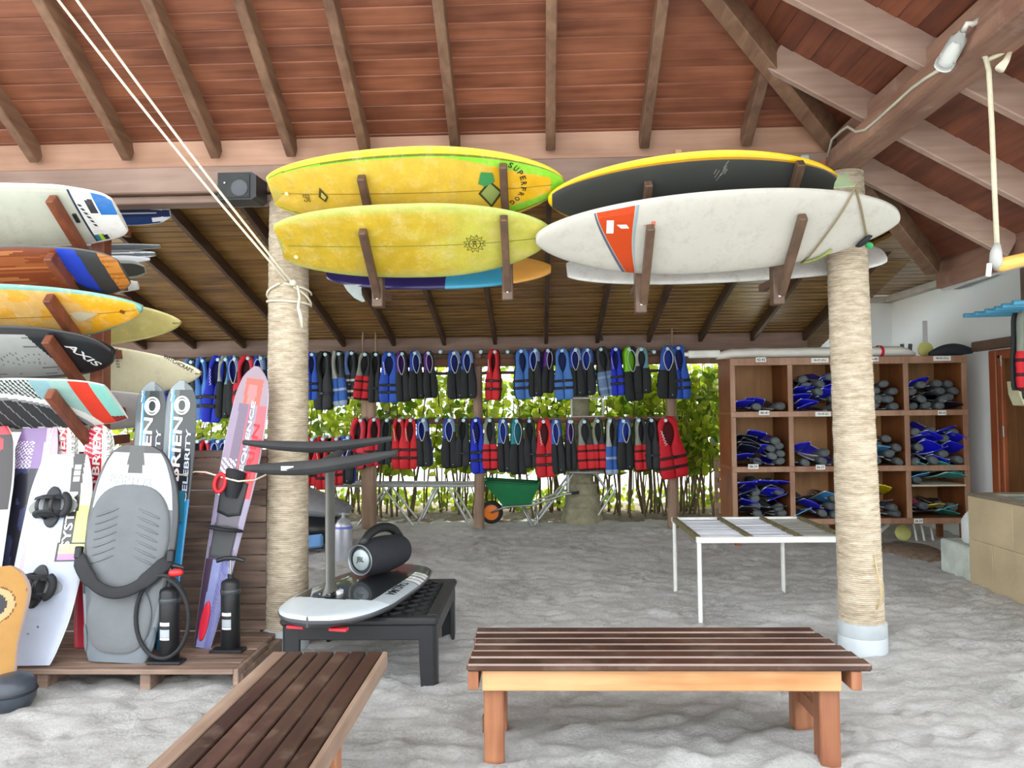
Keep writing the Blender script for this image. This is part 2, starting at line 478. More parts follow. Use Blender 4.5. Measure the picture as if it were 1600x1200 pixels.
# ---- front roof: plane F falls away to the plate at Y=4.9, plane P falls to the right, they meet on a hip
YB, XC = 4.90, 1.98
SF, HX, HY = .65, .85, .75
SP = SF * HY / HX
ZF0 = 3.34
def zF(y): return ZF0 + SF * (YB - y)
def zP(x): return ZF0 + SP * (XC - x)
def hip_x(y): return XC - (YB - y) * HX / HY
def hip_y(x): return YB - (XC - x) * HY / HX
RIDGE_Y = 2.2
ceil = empty('ceiling', (0, YB, ZF0)); tag(ceil, 'red-brown boarded hipped roof seen from below', kind='structure')
nF = Vector((0, -SF, -1)).normalized()                 # underside normals
row = .0885                                            # board pitch measured along Y
for k in range(14):
    y1 = YB + .03 - k * row; y0 = y1 - row + .004
    a0 = Vector((0, y0, zF(y0))); a1 = Vector((0, y1, zF(y1)))
    lap = .006                                         # lapped boards: upper edge sits proud
    mb = MB(); xl = -6.0
    lo = [(xl, y1, zF(y1)), (hip_x(y1), y1, zF(y1)), (hip_x(y0), y0, zF(y0) - lap), (xl, y0, zF(y0) - lap)]
    hi = [(p[0], p[1], p[2] + .03) for p in lo]
    mb.add(lo + hi, [(0, 1, 2, 3), (7, 6, 5, 4), (0, 4, 5, 1), (1, 5, 6, 2), (2, 6, 7, 3), (3, 7, 4, 0)])
    mb.build('ceiling_board', M_roof, ceil, world=True)
yt = YB + .03 - 14 * row
mb = MB(); lo = [(-6, yt, zF(yt)), (hip_x(yt), yt, zF(yt)), (hip_x(RIDGE_Y), RIDGE_Y, zF(RIDGE_Y)), (-6, RIDGE_Y, zF(RIDGE_Y))]
mb.add(lo + [(p[0], p[1], p[2] + .04) for p in lo], [(0, 1, 2, 3), (7, 6, 5, 4), (0, 4, 5, 1), (1, 5, 6, 2), (2, 6, 7, 3), (3, 7, 4, 0)])
mb.build('upper_boarding', M_roof, ceil, world=True)
XE = 3.16                                              # eave of the side plane
rowp = .092
k = 0; x1 = XE
while x1 > .75:
    x0 = x1 - rowp + .004; lap = .006
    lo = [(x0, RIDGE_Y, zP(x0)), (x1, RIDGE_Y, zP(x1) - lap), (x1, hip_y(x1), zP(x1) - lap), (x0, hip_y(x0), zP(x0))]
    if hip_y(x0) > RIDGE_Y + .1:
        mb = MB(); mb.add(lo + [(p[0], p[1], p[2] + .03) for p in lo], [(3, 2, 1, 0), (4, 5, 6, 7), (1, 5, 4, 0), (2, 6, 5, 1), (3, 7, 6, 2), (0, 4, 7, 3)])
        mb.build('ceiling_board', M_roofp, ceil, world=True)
    x1 -= rowp
xt = x1
if hip_y(xt) > RIDGE_Y:
    xm = hip_x(RIDGE_Y)
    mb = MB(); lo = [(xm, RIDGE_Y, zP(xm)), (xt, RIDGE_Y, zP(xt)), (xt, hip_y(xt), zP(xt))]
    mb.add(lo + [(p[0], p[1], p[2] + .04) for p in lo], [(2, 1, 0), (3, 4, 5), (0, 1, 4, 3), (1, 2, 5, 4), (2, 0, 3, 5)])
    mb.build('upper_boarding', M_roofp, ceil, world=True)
# common rafters under plane F
RD, RW = .13, .062
for px in (-75, 62, 205, 342, 459, 573, 713, 860, 1005, 1163):
    p = atY(px, 246, YB); x = p.x
    yend = RIDGE_Y if x < hip_x(RIDGE_Y) else hip_y(x)
    if x > hip_x(RIDGE_Y): yend = hip_y(x) + .02
    mb = MB(); ya = YB - .02
    mb.beam((x, ya, zF(ya) - RD / 2), (x, yend, zF(yend) - RD / 2), RW, RD, bev=.006)
    mb.build('rafter', M_raft, ceil, world=True)
mb = MB(); yt_, yb_ = RIDGE_Y, 5.86
mb.beam((hip_x(yt_), yt_, zF(yt_) - .09), (hip_x(yb_), yb_, zF(yb_) - .09), .10, .17, bev=.008)
mb.build('hip_rafter', M_raft, ceil, world=True)
for y in (3.05, 3.70, 4.36, 5.02):
    xs_ = hip_x(y) + .03
    mb = MB(); mb.beam((xs_, y, zP(xs_) - .085), (XE - .02, y, zP(XE - .02) - .085), .055, .165, bev=.006)
    mb.build('jack_rafter', M_raftx, ceil, world=True)
mb = MB(); mb.box(XE - .01, XE + .03, RIDGE_Y, hip_y(XE) + .05, zP(XE) - .2, zP(XE) + .04, .006)
mb.build('fascia_board', M_tie, ceil, world=True)
mb = MB(); mb.box(XE + .025, XE + .05, RIDGE_Y, hip_y(XE) + .05, zP(XE) - .215, zP(XE) - .175, .004)
mb.build('eave_trim', plain('gutter_grey', hx('B9B8B4'), rough=.6), ceil, world=True)

# plate beam between the columns, with blocking boards between the rafters
zt, zb = atY(860, 247, 4.87).z, atY(100, 305, 4.87).z
bm = empty('beam', (0, YB, zb)); tag(bm, 'long grey-brown timber plate beam carrying the rafters', kind='structure')
MB().box(-6, 2.08, 4.87, 5.03, zb, zt, .008).build('beam_timber', M_beam, bm, world=True)
zb2 = atY(100, 322, 4.93).z
MB().box(-6, 2.08, 4.92, 5.06, zb2, zb - .004, .006).build('beam_timber', M_beam, bm, world=True)
mb = MB()
mb.obox((-2, YB + .0, (zt + zF(YB)) / 2 + .005), (4, 0, 0), (0, .012, .0), (0, -.03, (zF(YB) - zt) / 2 + .02))
mb.build('blocking_board', M_block, bm, world=True)
MB().box(atY(1060, 245, 4.86).x - .02, atY(1060, 245, 4.86).x + .022, 4.845, 4.872, zt - .05, zt + .03, .003).build('joint_block', plain('pale_block', hx('CFA27E')), bm, world=True)
tb = empty('tie_beam', (XC, YB, 3.1)); tag(tb, 'heavy timber tie beam running out from the rope-wrapped column top', kind='structure')
MB().box(1.885, 2.085, 0.2, 5.05, 3.07, 3.19, .010).build('beam_timber', M_tie, tb, world=True)
MB().box(1.92, 2.06, 0.2, 5.05, 3.185, 3.30, .008).build('beam_timber', M_tie, tb, world=True)

# ---- rear roof beyond the plate
SR, YR, ZR = .27, 9.95, 2.545
def zR(y): return ZR + SR * (YR - y)
rc = empty('ceiling', (0, YR, ZR)); tag(rc, 'dark varnished boarded rear roof falling to the rack beam', kind='structure')
nrow = 48; rr = .1
for k in range(nrow):
    y1 = 10.9 - k * rr; y0 = y1 - rr + .004  # overhang lengthened past the beam, added to keep sun off the sand
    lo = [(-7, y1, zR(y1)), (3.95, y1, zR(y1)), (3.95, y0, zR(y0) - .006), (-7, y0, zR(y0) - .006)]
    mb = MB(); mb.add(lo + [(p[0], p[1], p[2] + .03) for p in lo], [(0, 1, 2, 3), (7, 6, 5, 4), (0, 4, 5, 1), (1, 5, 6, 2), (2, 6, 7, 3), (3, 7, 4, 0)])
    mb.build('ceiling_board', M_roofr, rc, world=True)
ytop = 10.9 - nrow * rr
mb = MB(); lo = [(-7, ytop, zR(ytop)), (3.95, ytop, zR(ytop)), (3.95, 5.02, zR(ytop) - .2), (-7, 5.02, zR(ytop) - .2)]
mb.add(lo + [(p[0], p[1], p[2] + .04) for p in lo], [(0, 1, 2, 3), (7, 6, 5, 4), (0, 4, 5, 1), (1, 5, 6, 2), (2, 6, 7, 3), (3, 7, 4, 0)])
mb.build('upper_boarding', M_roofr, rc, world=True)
for k in range(-9, 6):
    x = .12 + .68 * k
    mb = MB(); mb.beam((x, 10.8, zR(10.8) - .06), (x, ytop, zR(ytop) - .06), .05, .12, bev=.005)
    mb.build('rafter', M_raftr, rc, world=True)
rb = empty('beam', (0, 10, 2.28)); tag(rb, 'rear timber beam behind the vest rack', kind='structure')
z1, z0 = atY(860, 525, 9.97).z, atY(860, 551, 9.97).z
xr = atY(1262, 540, 9.97).x
MB().box(-7, xr, 9.97, 10.09, z0, z1, .008).build('beam_timber', M_beam, rb, world=True)
MB().box(-7, xr - .9, 9.99, 10.07, z0 - .17, z0 - .004, .008).build('beam_timber', M_post, rb, world=True)

# ---- white building on the right
XW, YW = 4.95, 10.6
wl = MB()
wl.box(3.55, XW + .15, YW, YW + .15, -.05, 2.98)
tag(wl.build('wall_back', M_white_wall), 'white rendered wall behind the fin shelves', kind='structure')
wr = MB(); yd0, yd1 = 7.05, 8.34; zd = 2.13
wr.box(XW, XW + .15, yd1, YW, -.05, 2.98); wr.box(XW, XW + .15, yd0, yd1, zd, 2.98); wr.box(XW, XW + .15, 5.2, yd0, -.05, 2.98)
tag(wr.build('wall_right', M_white_wall), 'white rendered side wall with a timber door', kind='structure')
M_door = wood('door_wood', hx('5C3A1C'), hx('7E5630'), 'Z', grain=8, rough=.45, rand=.05, bump=.1)
M_dframe = wood('door_frame_wood', hx('7E3E1C'), hx('A85C34'), 'Z', grain=8, rough=.45, rand=.05, bump=.1)
dr = empty('door_1', (XW, (yd0 + yd1) / 2, 0)); tag(dr, 'brown timber door in the white side wall', kind='structure')
MB().box(XW + .02, XW + .07, yd0 + .1, yd1 - .2, 0, zd - .09, .006).build('door_leaf', M_door, dr, world=True)
MB().box(XW - .03, XW + .1, yd1 - .13, yd1, 0, zd, .01).build('door_frame', M_dframe, dr, world=True)
MB().box(XW - .02, XW + .1, yd1 - .21, yd1 - .135, 0, zd - .05, .01).build('door_frame', M_dframe, dr, world=True)
MB().box(XW - .02, XW + .1, yd0, yd1 - .13, zd - .1, zd, .01).build('door_frame', M_dframe, dr, world=True)
for z in (1.95, 1.2, .5):
    MB().box(XW - .035, XW - .018, yd1 - .235, yd1 - .205, z, z + .12, .003).build('hinge', plain('hinge_metal', hx('B8B4AC'), rough=.35, metal=.9), dr, world=True)
MB().box(XW - .07, XW + .0, yd0 - .3, yd1 + .25, zd + .01, zd + .12, .012).build('trim_1', M_hang)
tag(bpy.data.objects['trim_1'], 'dark timber lintel over the door', kind='structure')
g = MB(); g.box(XW - .12, XW + .02, 7.6, YW, 2.98, 3.06, .006)
tag(g.build('trim_2', plain('gutter_grey', hx('B9B8B4'), rough=.6)), 'pale grey gutter strip along the top of the white wall', kind='structure')
g = MB(); g.box(3.5, XW + .02, YW - .1, YW + .05, 2.98, 3.06, .006)
tag(g.build('trim_3', plain('gutter_grey', hx('B9B8B4'), rough=.6)), 'pale grey gutter strip over the back wall', kind='structure')
g = MB(); g.box(XW - .07, XW + .02, 7.55, 7.70, zd + .12, 3.0, .01)
tag(g.build('trim_4', M_hang), 'dark upright timber on the white side wall', kind='structure')
sf = empty('ceiling', (4.6, 8, 3.07)); tag(sf, 'boarded brown soffit over the white building, extended to block the sun', kind='structure')
for k in range(54):  # boarding seen only at the back; the rest is added to block sun
    y1 = 10.75 - k * .125
    MB().box(3.21 if y1 < 10.0 else 3.97, 5.6, y1 - .121, y1, 3.075 + .02 * (k % 2) * .2, 3.11).build('soffit_shade_board', M_roofr, sf, world=True)

# ---- rope-wrapped columns
def rope_mat():
    m, nt, b = _newmat('rope_wrap')
    tc = nt.nodes.new('ShaderNodeTexCoord'); mp = nt.nodes.new('ShaderNodeMapping'); mp.inputs['Scale'].default_value = (3, 3, 14)
    nt.links.new(tc.outputs['Object'], mp.inputs['Vector'])
    n1 = nt.nodes.new('ShaderNodeTexNoise'); n1.inputs['Scale'].default_value = 3; n1.inputs['Detail'].default_value = 8; n1.inputs['Roughness'].default_value = .7
    nt.links.new(mp.outputs[0], n1.inputs['Vector'])
    cr = nt.nodes.new('ShaderNodeValToRGB'); cr.color_ramp.elements[0].position = .3; cr.color_ramp.elements[0].color = hx('9A8A72')
    cr.color_ramp.elements[1].position = .65; cr.color_ramp.elements[1].color = hx('D2C6B2')
    nt.links.new(n1.outputs['Fac'], cr.inputs['Fac']); nt.links.new(cr.outputs['Color'], b.inputs['Base Color'])
    b.inputs['Roughness'].default_value = .9; b.inputs['Specular IOR Level'].default_value = .2
    n2 = nt.nodes.new('ShaderNodeTexNoise'); n2.inputs['Scale'].default_value = 90; n2.inputs['Detail'].default_value = 4
    nt.links.new(tc.outputs['Object'], n2.inputs['Vector']); _bump(nt, b, n2.outputs['Fac'], .5, .01)
    return m
M_rope = rope_mat()
def column(base, top, r0, r1, zrope, label):
    root = empty('column', (base.x, base.y, 0)); tag(root, label, kind='structure')
    H = top.z; n = 30; pitch = .0125; mb = MB(); rows = int((H - zrope) / (pitch / 4))
    prof = []; rnd = random.Random(3)
    vs = []; fs = []
    for i in range(rows + 1):
        z = zrope + i * pitch / 4; t = z / H
        c = base.lerp(top, t); r = r0 + (r1 - r0) * t
        r += .0035 * math.sin(2 * math.pi * z / pitch)
        for k in range(n):
            a = 2 * math.pi * k / n
            q = r + .004 * mnoise.noise((math.cos(a) * 2, math.sin(a) * 2, z * 9)) + .003 * mnoise.noise((math.cos(a) * 4, math.sin(a) * 4, z * 60))
            vs.append((c.x + q * math.cos(a), c.y + q * math.sin(a), z))
    for i in range(rows):
        for k in range(n):
            l = (k + 1) % n; fs.append((i * n + k, i * n + l, (i + 1) * n + l, (i + 1) * n + k))
    mb.add(vs, fs); mb.build('rope_wrap', M_rope, root, smooth=True, world=True)
    c0 = base.lerp(top, -.02)
    mb = MB(); mb.lathe([(r0 + .012, -.06), (r0 + .013, zrope * .45), (r0 + .006, zrope * .5), (r0 + .012, zrope * .55), (r0 + .010, zrope), (r0 - .01, zrope + .01)], 30, Matrix.Translation((base.x, base.y, 0)))
    mb.build('base_collar', plain('collar_grey', hx('B9C2C6'), rough=.5, var=.1), root, smooth=40, world=True)
    return root
_b = atZ(1343, 1008, 0); _t = atY(1319, 268, 4.92); _b.y = 4.93; _t.y = 4.93
col_r = column(_b, Vector((_t.x, 4.93, 3.07)), .136, .118, .17, 'rope-wrapped round column beside the fin shelves, holding the tie beam')
_b2 = Vector((atY(448, 1000, 5.0).x, 5.0, 0)); _t2 = Vector((atY(452, 440, 5.0).x, 5.0, zb2 + .02))
col_l = column(_b2, _t2, .138, .128, .12, 'rope-wrapped round column with pale cord tied round it')
# ================================================================= BOARDS
M_gloss = printed('board_gloss', rough=.32, coat=.35, wear=.08)
M_wax = printed('board_waxed', rough=.5, coat=.05, wear=.16, dirt=hx('E4D79A'), dirt_amt=.35)
M_waxo = printed('board_waxed_orange', rough=.5, coat=.05, wear=.14, dirt=hx('EBD7A0'), dirt_amt=.45)
M_waxw = printed('board_white_scuffed', rough=.45, coat=.1, wear=.04, dirt=hx('8E8A7E'), dirt_amt=.32)
M_foam = printed('foam_matt', rough=.85, coat=0, wear=.10, bump=.15)
M_print = printed('print_flat', rough=.45, coat=.05, wear=.04)
M_blackp = plain('black_plastic', hx('1C1E21'), rough=.45, var=.15, bump=.05)
M_rubber = plain('black_rubber', hx('202226'), rough=.7, var=.15, bump=.1)
M_steel = plain('steel', hx('B9BBBD'), rough=.3, metal=.9, var=.08)
M_alu = plain('aluminium_tube', hx('C4C8C8'), rough=.4, metal=.7, var=.1)

def smooth(a, b, x):
    t = max(0, min(1, (x - a) / (b - a))); return t * t * (3 - 2 * t)

class Board:
    """a shaped board: x runs along it (-L/2..L/2), y across, +z is the face on show"""
    def __init__(s, L, W, T, nose=2.2, tail=2.2, nw=.0, tw=.0, wide=.5, notch=0.0, rock0=.0, rock1=.0, rail=2.6, power=1.0, pts=None, concave=0.0):
        s.L, s.W, s.T = L, W, T
        s.nose, s.tail, s.nw, s.tw, s.wide, s.notch = nose, tail, nw, tw, wide, notch
        s.rock0, s.rock1, s.rail, s.pts, s.concave = rock0, rock1, rail, pts, concave
    def hw(s, t):
        """half width at t (0 = tail / left end, 1 = nose / right end)"""
        if s.pts:
            P = s.pts; n = len(P)                       # monotone cubic through the outline points
            i = 0
            while i < n - 2 and t > P[i + 1][0]: i += 1
            def d(k): return (P[k + 1][1] - P[k][1]) / (P[k + 1][0] - P[k][0])
            def m(k):
                if k == 0: return d(0) * 1.4
                if k == n - 1: return d(n - 2) * 1.4
                a, b = d(k - 1), d(k)
                return 0.0 if a * b <= 0 else 2 * a * b / (a + b)
            h = P[i + 1][0] - P[i][0]; u = min(1, max(0, (t - P[i][0]) / h))
            w = (2*u**3 - 3*u*u + 1) * P[i][1] + (u**3 - 2*u*u + u) * h * m(i) + (-2*u**3 + 3*u*u) * P[i + 1][1] + (u**3 - u*u) * h * m(i + 1)
            return max(.01, w) * s.W / 2
        if t < s.wide:
            u = 1 - t / s.wide; w = s.tw + (1 - s.tw) * (max(0, 1 - u ** s.tail)) ** (1 / 1.6)
        else:
            u = (t - s.wide) / (1 - s.wide); w = s.nw + (1 - s.nw) * (max(0, 1 - u ** s.nose)) ** (1 / 1.6)
        return w * s.W / 2
    def rock(s, x):
        t = x / s.L + .5
        r = 0
        if t > .5: r += s.rock1 * ((t - .5) * 2) ** 2.4
        else: r += s.rock0 * ((.5 - t) * 2) ** 2.4
        return r
    def thick(s, t):
        return s.T / 2 * (.45 + .55 * math.sin(math.pi * min(1, max(0, .06 + .88 * t))) ** .7)
    def xs(s, t, y, w):
        x = (t - .5) * s.L
        if s.notch and t < .3:
            q = (1 - smooth(0, .3, t)); x += s.notch * q * (1 - min(1, abs(y) / max(w, 1e-6)))
        return x
    def surf(s, x, y):
        t = min(1, max(0, x / s.L + .5)); w = max(s.hw(t), 1e-4); q = min(1, abs(y) / w)
        return s.rock(x) + s.thick(t) * (1 - q ** s.rail) ** .5 - s.concave * (1 - q * q)
    def under(s, x, y):
        t = min(1, max(0, x / s.L + .5)); w = max(s.hw(t), 1e-4); q = min(1, abs(y) / w)
        return s.rock(x) - s.thick(t) * (1 - q ** s.rail) ** .5
    def mesh(s, colfn, N=110, Mn=30, mb=None):
        mb = mb or MB(); ts = []
        for i in range(N + 1):
            u = i / N; ts.append(.5 - .5 * math.cos(math.pi * u) if s.pts is None else (.35 * u + .65 * (.5 - .5 * math.cos(math.pi * u))))
        vs = []; ring = 2 * Mn
        for t in ts:
            w = max(s.hw(t), .0015); tk = s.thick(t)
            for j in range(Mn + 1):
                v = -math.cos(math.pi * j / Mn) if True else 0
                v = .55 * v + .45 * (-1 + 2 * j / Mn)
                y = v * w; z = tk * (1 - abs(v) ** s.rail) ** .5
                x = s.xs(t, y, w); vs.append((x, y, s.rock((t - .5) * s.L) + z - s.concave * (1 - v * v)))
            for j in range(Mn - 1, 0, -1):
                v = .55 * (-math.cos(math.pi * j / Mn)) + .45 * (-1 + 2 * j / Mn)
                y = v * w; z = -tk * (1 - abs(v) ** s.rail) ** .5
                x = s.xs(t, y, w); vs.append((x, y, s.rock((t - .5) * s.L) + z))
        fs = []; cs = []
        for i in range(N):
            for j in range(ring):
                l = (j + 1) % ring
                q = (i * ring + j, (i + 1) * ring + j, (i + 1) * ring + l, i * ring + l)
                cx = sum(vs[k][0] for k in q) / 4; cy = sum(vs[k][1] for k in q) / 4
                fs.append(q); cs.append(colfn(cx / s.L + .5, cy / (s.W / 2), j < Mn, abs(cy) / max(s.hw(max(0, min(1, cx / s.L + .5))), 1e-4)))
        o = len(mb.v); mb.v.extend(vs)
        for q, c in zip(fs, cs): mb.f.append(tuple(k + o for k in q)); mb.c.append(c)
        mb.f.append(tuple(o + k for k in range(ring))); mb.c.append(colfn(0.0, 0.0, True, 1.0))
        mb.f.append(tuple(o + N * ring + k for k in reversed(range(ring)))); mb.c.append(colfn(1.0, 0.0, True, 1.0))
        return mb

def make_board(name, B, colfn, M, mat, label, cat, group=None, N=110, Mn=30):
    root = empty(name, M=M); tag(root, label, cat, group)
    B.mesh(colfn, N, Mn).build('board_body', mat, root, smooth=60)
    return root
def stringer(root, B, col, w=.0025, a=-.46, b=.46):
    mb = MB(); n = 40
    for i in range(n):
        x0, x1 = B.L * (a + (b - a) * i / n), B.L * (a + (b - a) * (i + 1) / n)
        mb.add([(x0, -w, B.surf(x0, w) + .0015), (x1, -w, B.surf(x1, w) + .0015), (x1, w, B.surf(x1, w) + .0015), (x0, w, B.surf(x0, w) + .0015)], [(0, 1, 2, 3)], hx(col))
    mb.build('stringer', M_print, root)
def fin(root, B, x, y, size, col, side=-1, tilt=0.0, name='fin'):
    """a fin under (side -1) or over the board"""
    mb = MB(); base = B.under(x, y) if side < 0 else B.surf(x, y)
    prof = [(-.5, 0), (-.35, .35), (-.05, .75), (.35, 1.0), (.5, .95), (.38, .6), (.4, .25), (.5, 0)]
    pts = [(x + a * size, y, base + side * (b * size * 1.05 - .01)) for a, b in prof]
    n = len(pts)
    vs = [(p[0], y - .004 , p[2]) for p in pts] + [(p[0], y + .004, p[2]) for p in pts]
    mb.add(vs, [tuple(range(n)), tuple(reversed(range(n, 2 * n)))] + [(k, n + k, n + (k + 1) % n, (k + 1) % n) for k in range(n)])
    return mb.build(name, plain('fin_' + col, hx(col), rough=.3), root)

TILT = math.radians(38)
NRM = Vector((0, -math.sin(TILT), -math.cos(TILT)))      # face on show of a board lying on a front arm
ARM = Vector((0, -math.cos(TILT), math.sin(TILT)))
NRMB = Vector((0, math.sin(TILT), -math.cos(TILT)))
def rack_matrix(pl, pr, Y, nrm=NRM):
    a = atY(pl[0], pl[1], Y); b = atY(pr[0], pr[1], Y)
    return frame((a + b) / 2, b - a, nrm), (b - a).length

def arm_on(root, Mx, Bd, x, mat, length=.42, w=.046, h=.055, under=False, post_y=None):
    """an arm that runs under a board (on the side facing the camera) from the upright to beyond its middle"""
    o = Mx.translation; xd = Mx.col[0]; lx = (x - o.x) / xd.x
    lx = max(-Bd.L * .48, min(Bd.L * .48, lx)); wv = Bd.hw(lx / Bd.L + .5)
    z = max(Bd.surf(lx, q * wv) for q in (-.6, -.3, 0, .2)) + h / 2 + .001
    p0 = Mx @ Vector((lx, -wv - .02, z)); p1 = Mx @ Vector((lx, -wv + length, z))
    d = (p1 - p0).normalized()
    if post_y is not None: p0 = p0 - d * max(0, (post_y - p0.y) / max(1e-3, -d.y))
    m = MB(); m.beam(p0, p1, w, h, up=-Mx.col[2].to_3d(), bev=.005)
    return m.build('arm', mat, root, world=True), p0
def hanger(px, label, boards):
    x = atY(px, 450, 4.80).x
    root = empty('board_hanger', (x, 4.82, 3.0)); tag(root, label, 'board rack', 'timber board hangers under the plate beam')
    zlow = 9
    for (Mx, Bd) in boards:
        _, p0 = arm_on(root, Mx, Bd, x, M_hang, post_y=4.81); zlow = min(zlow, p0.z)
    zlow -= .06
    MB().box(x - .035, x + .035, 4.78, 4.868, zlow, zb + .12, .005).build('upright', M_hang, root, world=True)
    m = MB(); m.lathe([(.007, 0), (.008, .004), (.003, .007)], 8, Matrix.Translation((x, 4.779, zlow + .05)) @ Matrix.Rotation(math.pi / 2, 4, 'X')); m.build('bolt', M_steel, root, world=True)
    HANG.append((root, x))
    return root
HANG = []

# ---- upper yellow fish with a green border
Y1, Y2, GR = hx('F2D53C'), hx('F4C51F'), hx('86D02A')
def col_frog(t, v, top, q):
    y = v
    if q > .86: return hx('E2C83A')
    if .83 < q <= .86: return hx('6E7A1E')
    inner = .80 - .34 * smooth(.55, 1.0, t) - (.35 if t > .985 else 0)
    if q > inner: return GR
    if t > .955: return GR
    if t > .76: return hx('E6B41A')
    return hx('D8B63E')
M, L = rack_matrix((421, 302), (882, 291), 4.50)
B = Board(L, .60, .065, nose=1.9, tail=2.0, nw=.02, tw=.30, wide=.54, notch=.10, rock0=-.02, rock1=-.05)
frog = make_board('surfboard', B, col_frog, M, M_wax, 'yellow swallow-tail surfboard with a green border and curved black lettering', 'surfboard', 'surfboards on the plate beam hangers', 300, 64)
BF = (M, B); stringer(frog, B, '9A7E2A')
mb = MB(); blk = hx('2A2A20')
arcR = .15; acx = L * .315
for i, ch in enumerate('SUPERFROG'):
    a = math.radians(60 - i * 15)
    letter(mb, ch, B.surf, acx + arcR * math.cos(a) - .06, arcR * math.sin(a) + .03, .025, ang=a - math.pi / 2, height=.034, col=blk)
mb.build('lettering', M_print, frog)
mb = MB(); x0 = L * .252
patch(mb, [(x0 - .075, -.02), (x0 + .0, -.13), (x0 + .075, -.02), (x0, .07)], B.surf, .003, hx('3E4426'))
patch(mb, [(x0 - .058, -.02), (x0 + .0, -.106), (x0 + .058, -.02), (x0, .05)], B.surf, .004, hx('8FA05A'))
patch(mb, [(x0 - .07, .05), (x0 - .03, .03), (x0 + .03, .06), (x0 + .02, .12), (x0 - .05, .13)], B.surf, .005, hx('3F8E50'))
mb.build('emblem', M_print, frog)
mb = MB(); letter(mb, 'EPS', B.surf, -L * .375, -.03, .055, ang=-math.pi / 2, height=.042, col=hx('7A6A2A'))
patch(mb, [(-L * .315 - .03, -.02), (-L * .315 + .005, -.06), (-L * .315 + .03, -.02), (-L * .315 - .01, .05)], B.surf, .003, hx('4E4A2A'))
patch(mb, [(-L * .315 - .015, -.02), (-L * .315 + .003, -.04), (-L * .315 + .018, -.02), (-L * .315 - .005, .015)], B.surf, .004, hx('C6B85A'))
mb.build('lettering', M_print, frog)
mb = MB(); mb.lathe([(.012, 0), (.012, .004), (.006, .005)], 12, Matrix.Translation((-L * .44, -.0, B.surf(-L * .44, 0)))); mb.build('leash_plug', plain('plug_cream', hx('EADFA8')), frog)

# ---- lower pale yellow board
def col_yel(t, v, top, q):
    g = smooth(.45, .8, t + .12 * mnoise.noise((t * 9, v * 3, 2))); w_ = .5 + .5 * mnoise.noise((t * 12, v * 4, 7))
    a, b = hx('C2A426'), hx('BFBB4C'); c = [a[i] * (1 - g) + b[i] * g for i in range(3)]
    k = smooth(.72, .97, q); r = hx('B4BE62'); d = hx('CFC07A'); m_ = .45 * smooth(.5, .95, w_) * (1 - k)
    return tuple((c[i] * (1 - k) + r[i] * k) * (1 - m_) + d[i] * m_ for i in range(3)) + (1,)
M, L = rack_matrix((434, 383), (862, 374), 4.53)
B = Board(L, .575, .07, nose=2.1, tail=2.4, nw=.10, tw=.42, wide=.53, notch=.035, rock0=-.02, rock1=-.05)
yel = make_board('surfboard', B, col_yel, M, M_wax, 'pale waxed yellow round surfboard with a small dark flower emblem', 'surfboard', 'surfboards on the plate beam hangers')
BY = (M, B); stringer(yel, B, '7E8A34')
mb = MB(); x0 = L * .222; n = 12
for k in range(n):
    a0, a1, am = 2 * math.pi * k / n, 2 * math.pi * (k + 1) / n, 2 * math.pi * (k + .5) / n
    def P(r, a): return (x0 + r * math.cos(a), .0 + r * math.sin(a))
    patch(mb, [P(.048, a0), P(.072, am), P(.064, am), P(.044, a0 + .05)], B.surf, .003, hx('5C6428'))
    patch(mb, [P(.044, a1 - .05), P(.064, am), P(.072, am), P(.048, a1)], B.surf, .003, hx('5C6428'))
    patch(mb, [P(.034, a0), P(.034, a1), P(.040, a1), P(.040, a0)], B.surf, .003, hx('5C6428'))
letter(mb, 'BIC', B.surf, x0, 0, .05, ang=-math.pi / 2, height=.026, col=hx('4A5222'))
mb.build('emblem', M_print, yel)
mb = MB(); mb.lathe([(.013, 0), (.013, .005), (.006, .006)], 12, Matrix.Translation((-L * .445, -.09, B.surf(-L * .445, -.09)))); mb.build('leash_plug', plain('plug_cream', hx('EADFA8')), yel)

# ---- upper black board with a yellow rail
def col_byl(t, v, top, q):
    if q > .86 or t < .012 or t > .985: return hx('F6C914')
    if q > .84: return hx('B8860C')
    return hx('3E403E')
M, L = rack_matrix((857, 318), (1314, 290), 4.52)
B = Board(L, .60, .065, nose=1.9, tail=2.0, nw=.02, tw=.04, wide=.52, rock0=-.04, rock1=-.04)
byl = make_board('surfboard', B, col_byl, M, M_gloss, 'black-faced surfboard with a broad bright yellow rail', 'surfboard', 'surfboards on the plate beam hangers')
BB = (M, B)
mb = MB(); r_ = random.Random(9)
for k in range(7):
    x = L * (.05 + .05 * r_.random()); y = .1 + .12 * r_.random(); a = 1.0 + .2 * r_.random(); l = .03 + .03 * r_.random()
    dx, dy = math.cos(a) * l, math.sin(a) * l
    patch(mb, [(x, y), (x + dx, y + dy), (x + dx + .004, y + dy), (x + .004, y)], B.surf, .003, hx('9EA09C'))
mb.build('scratches', M_print, byl)

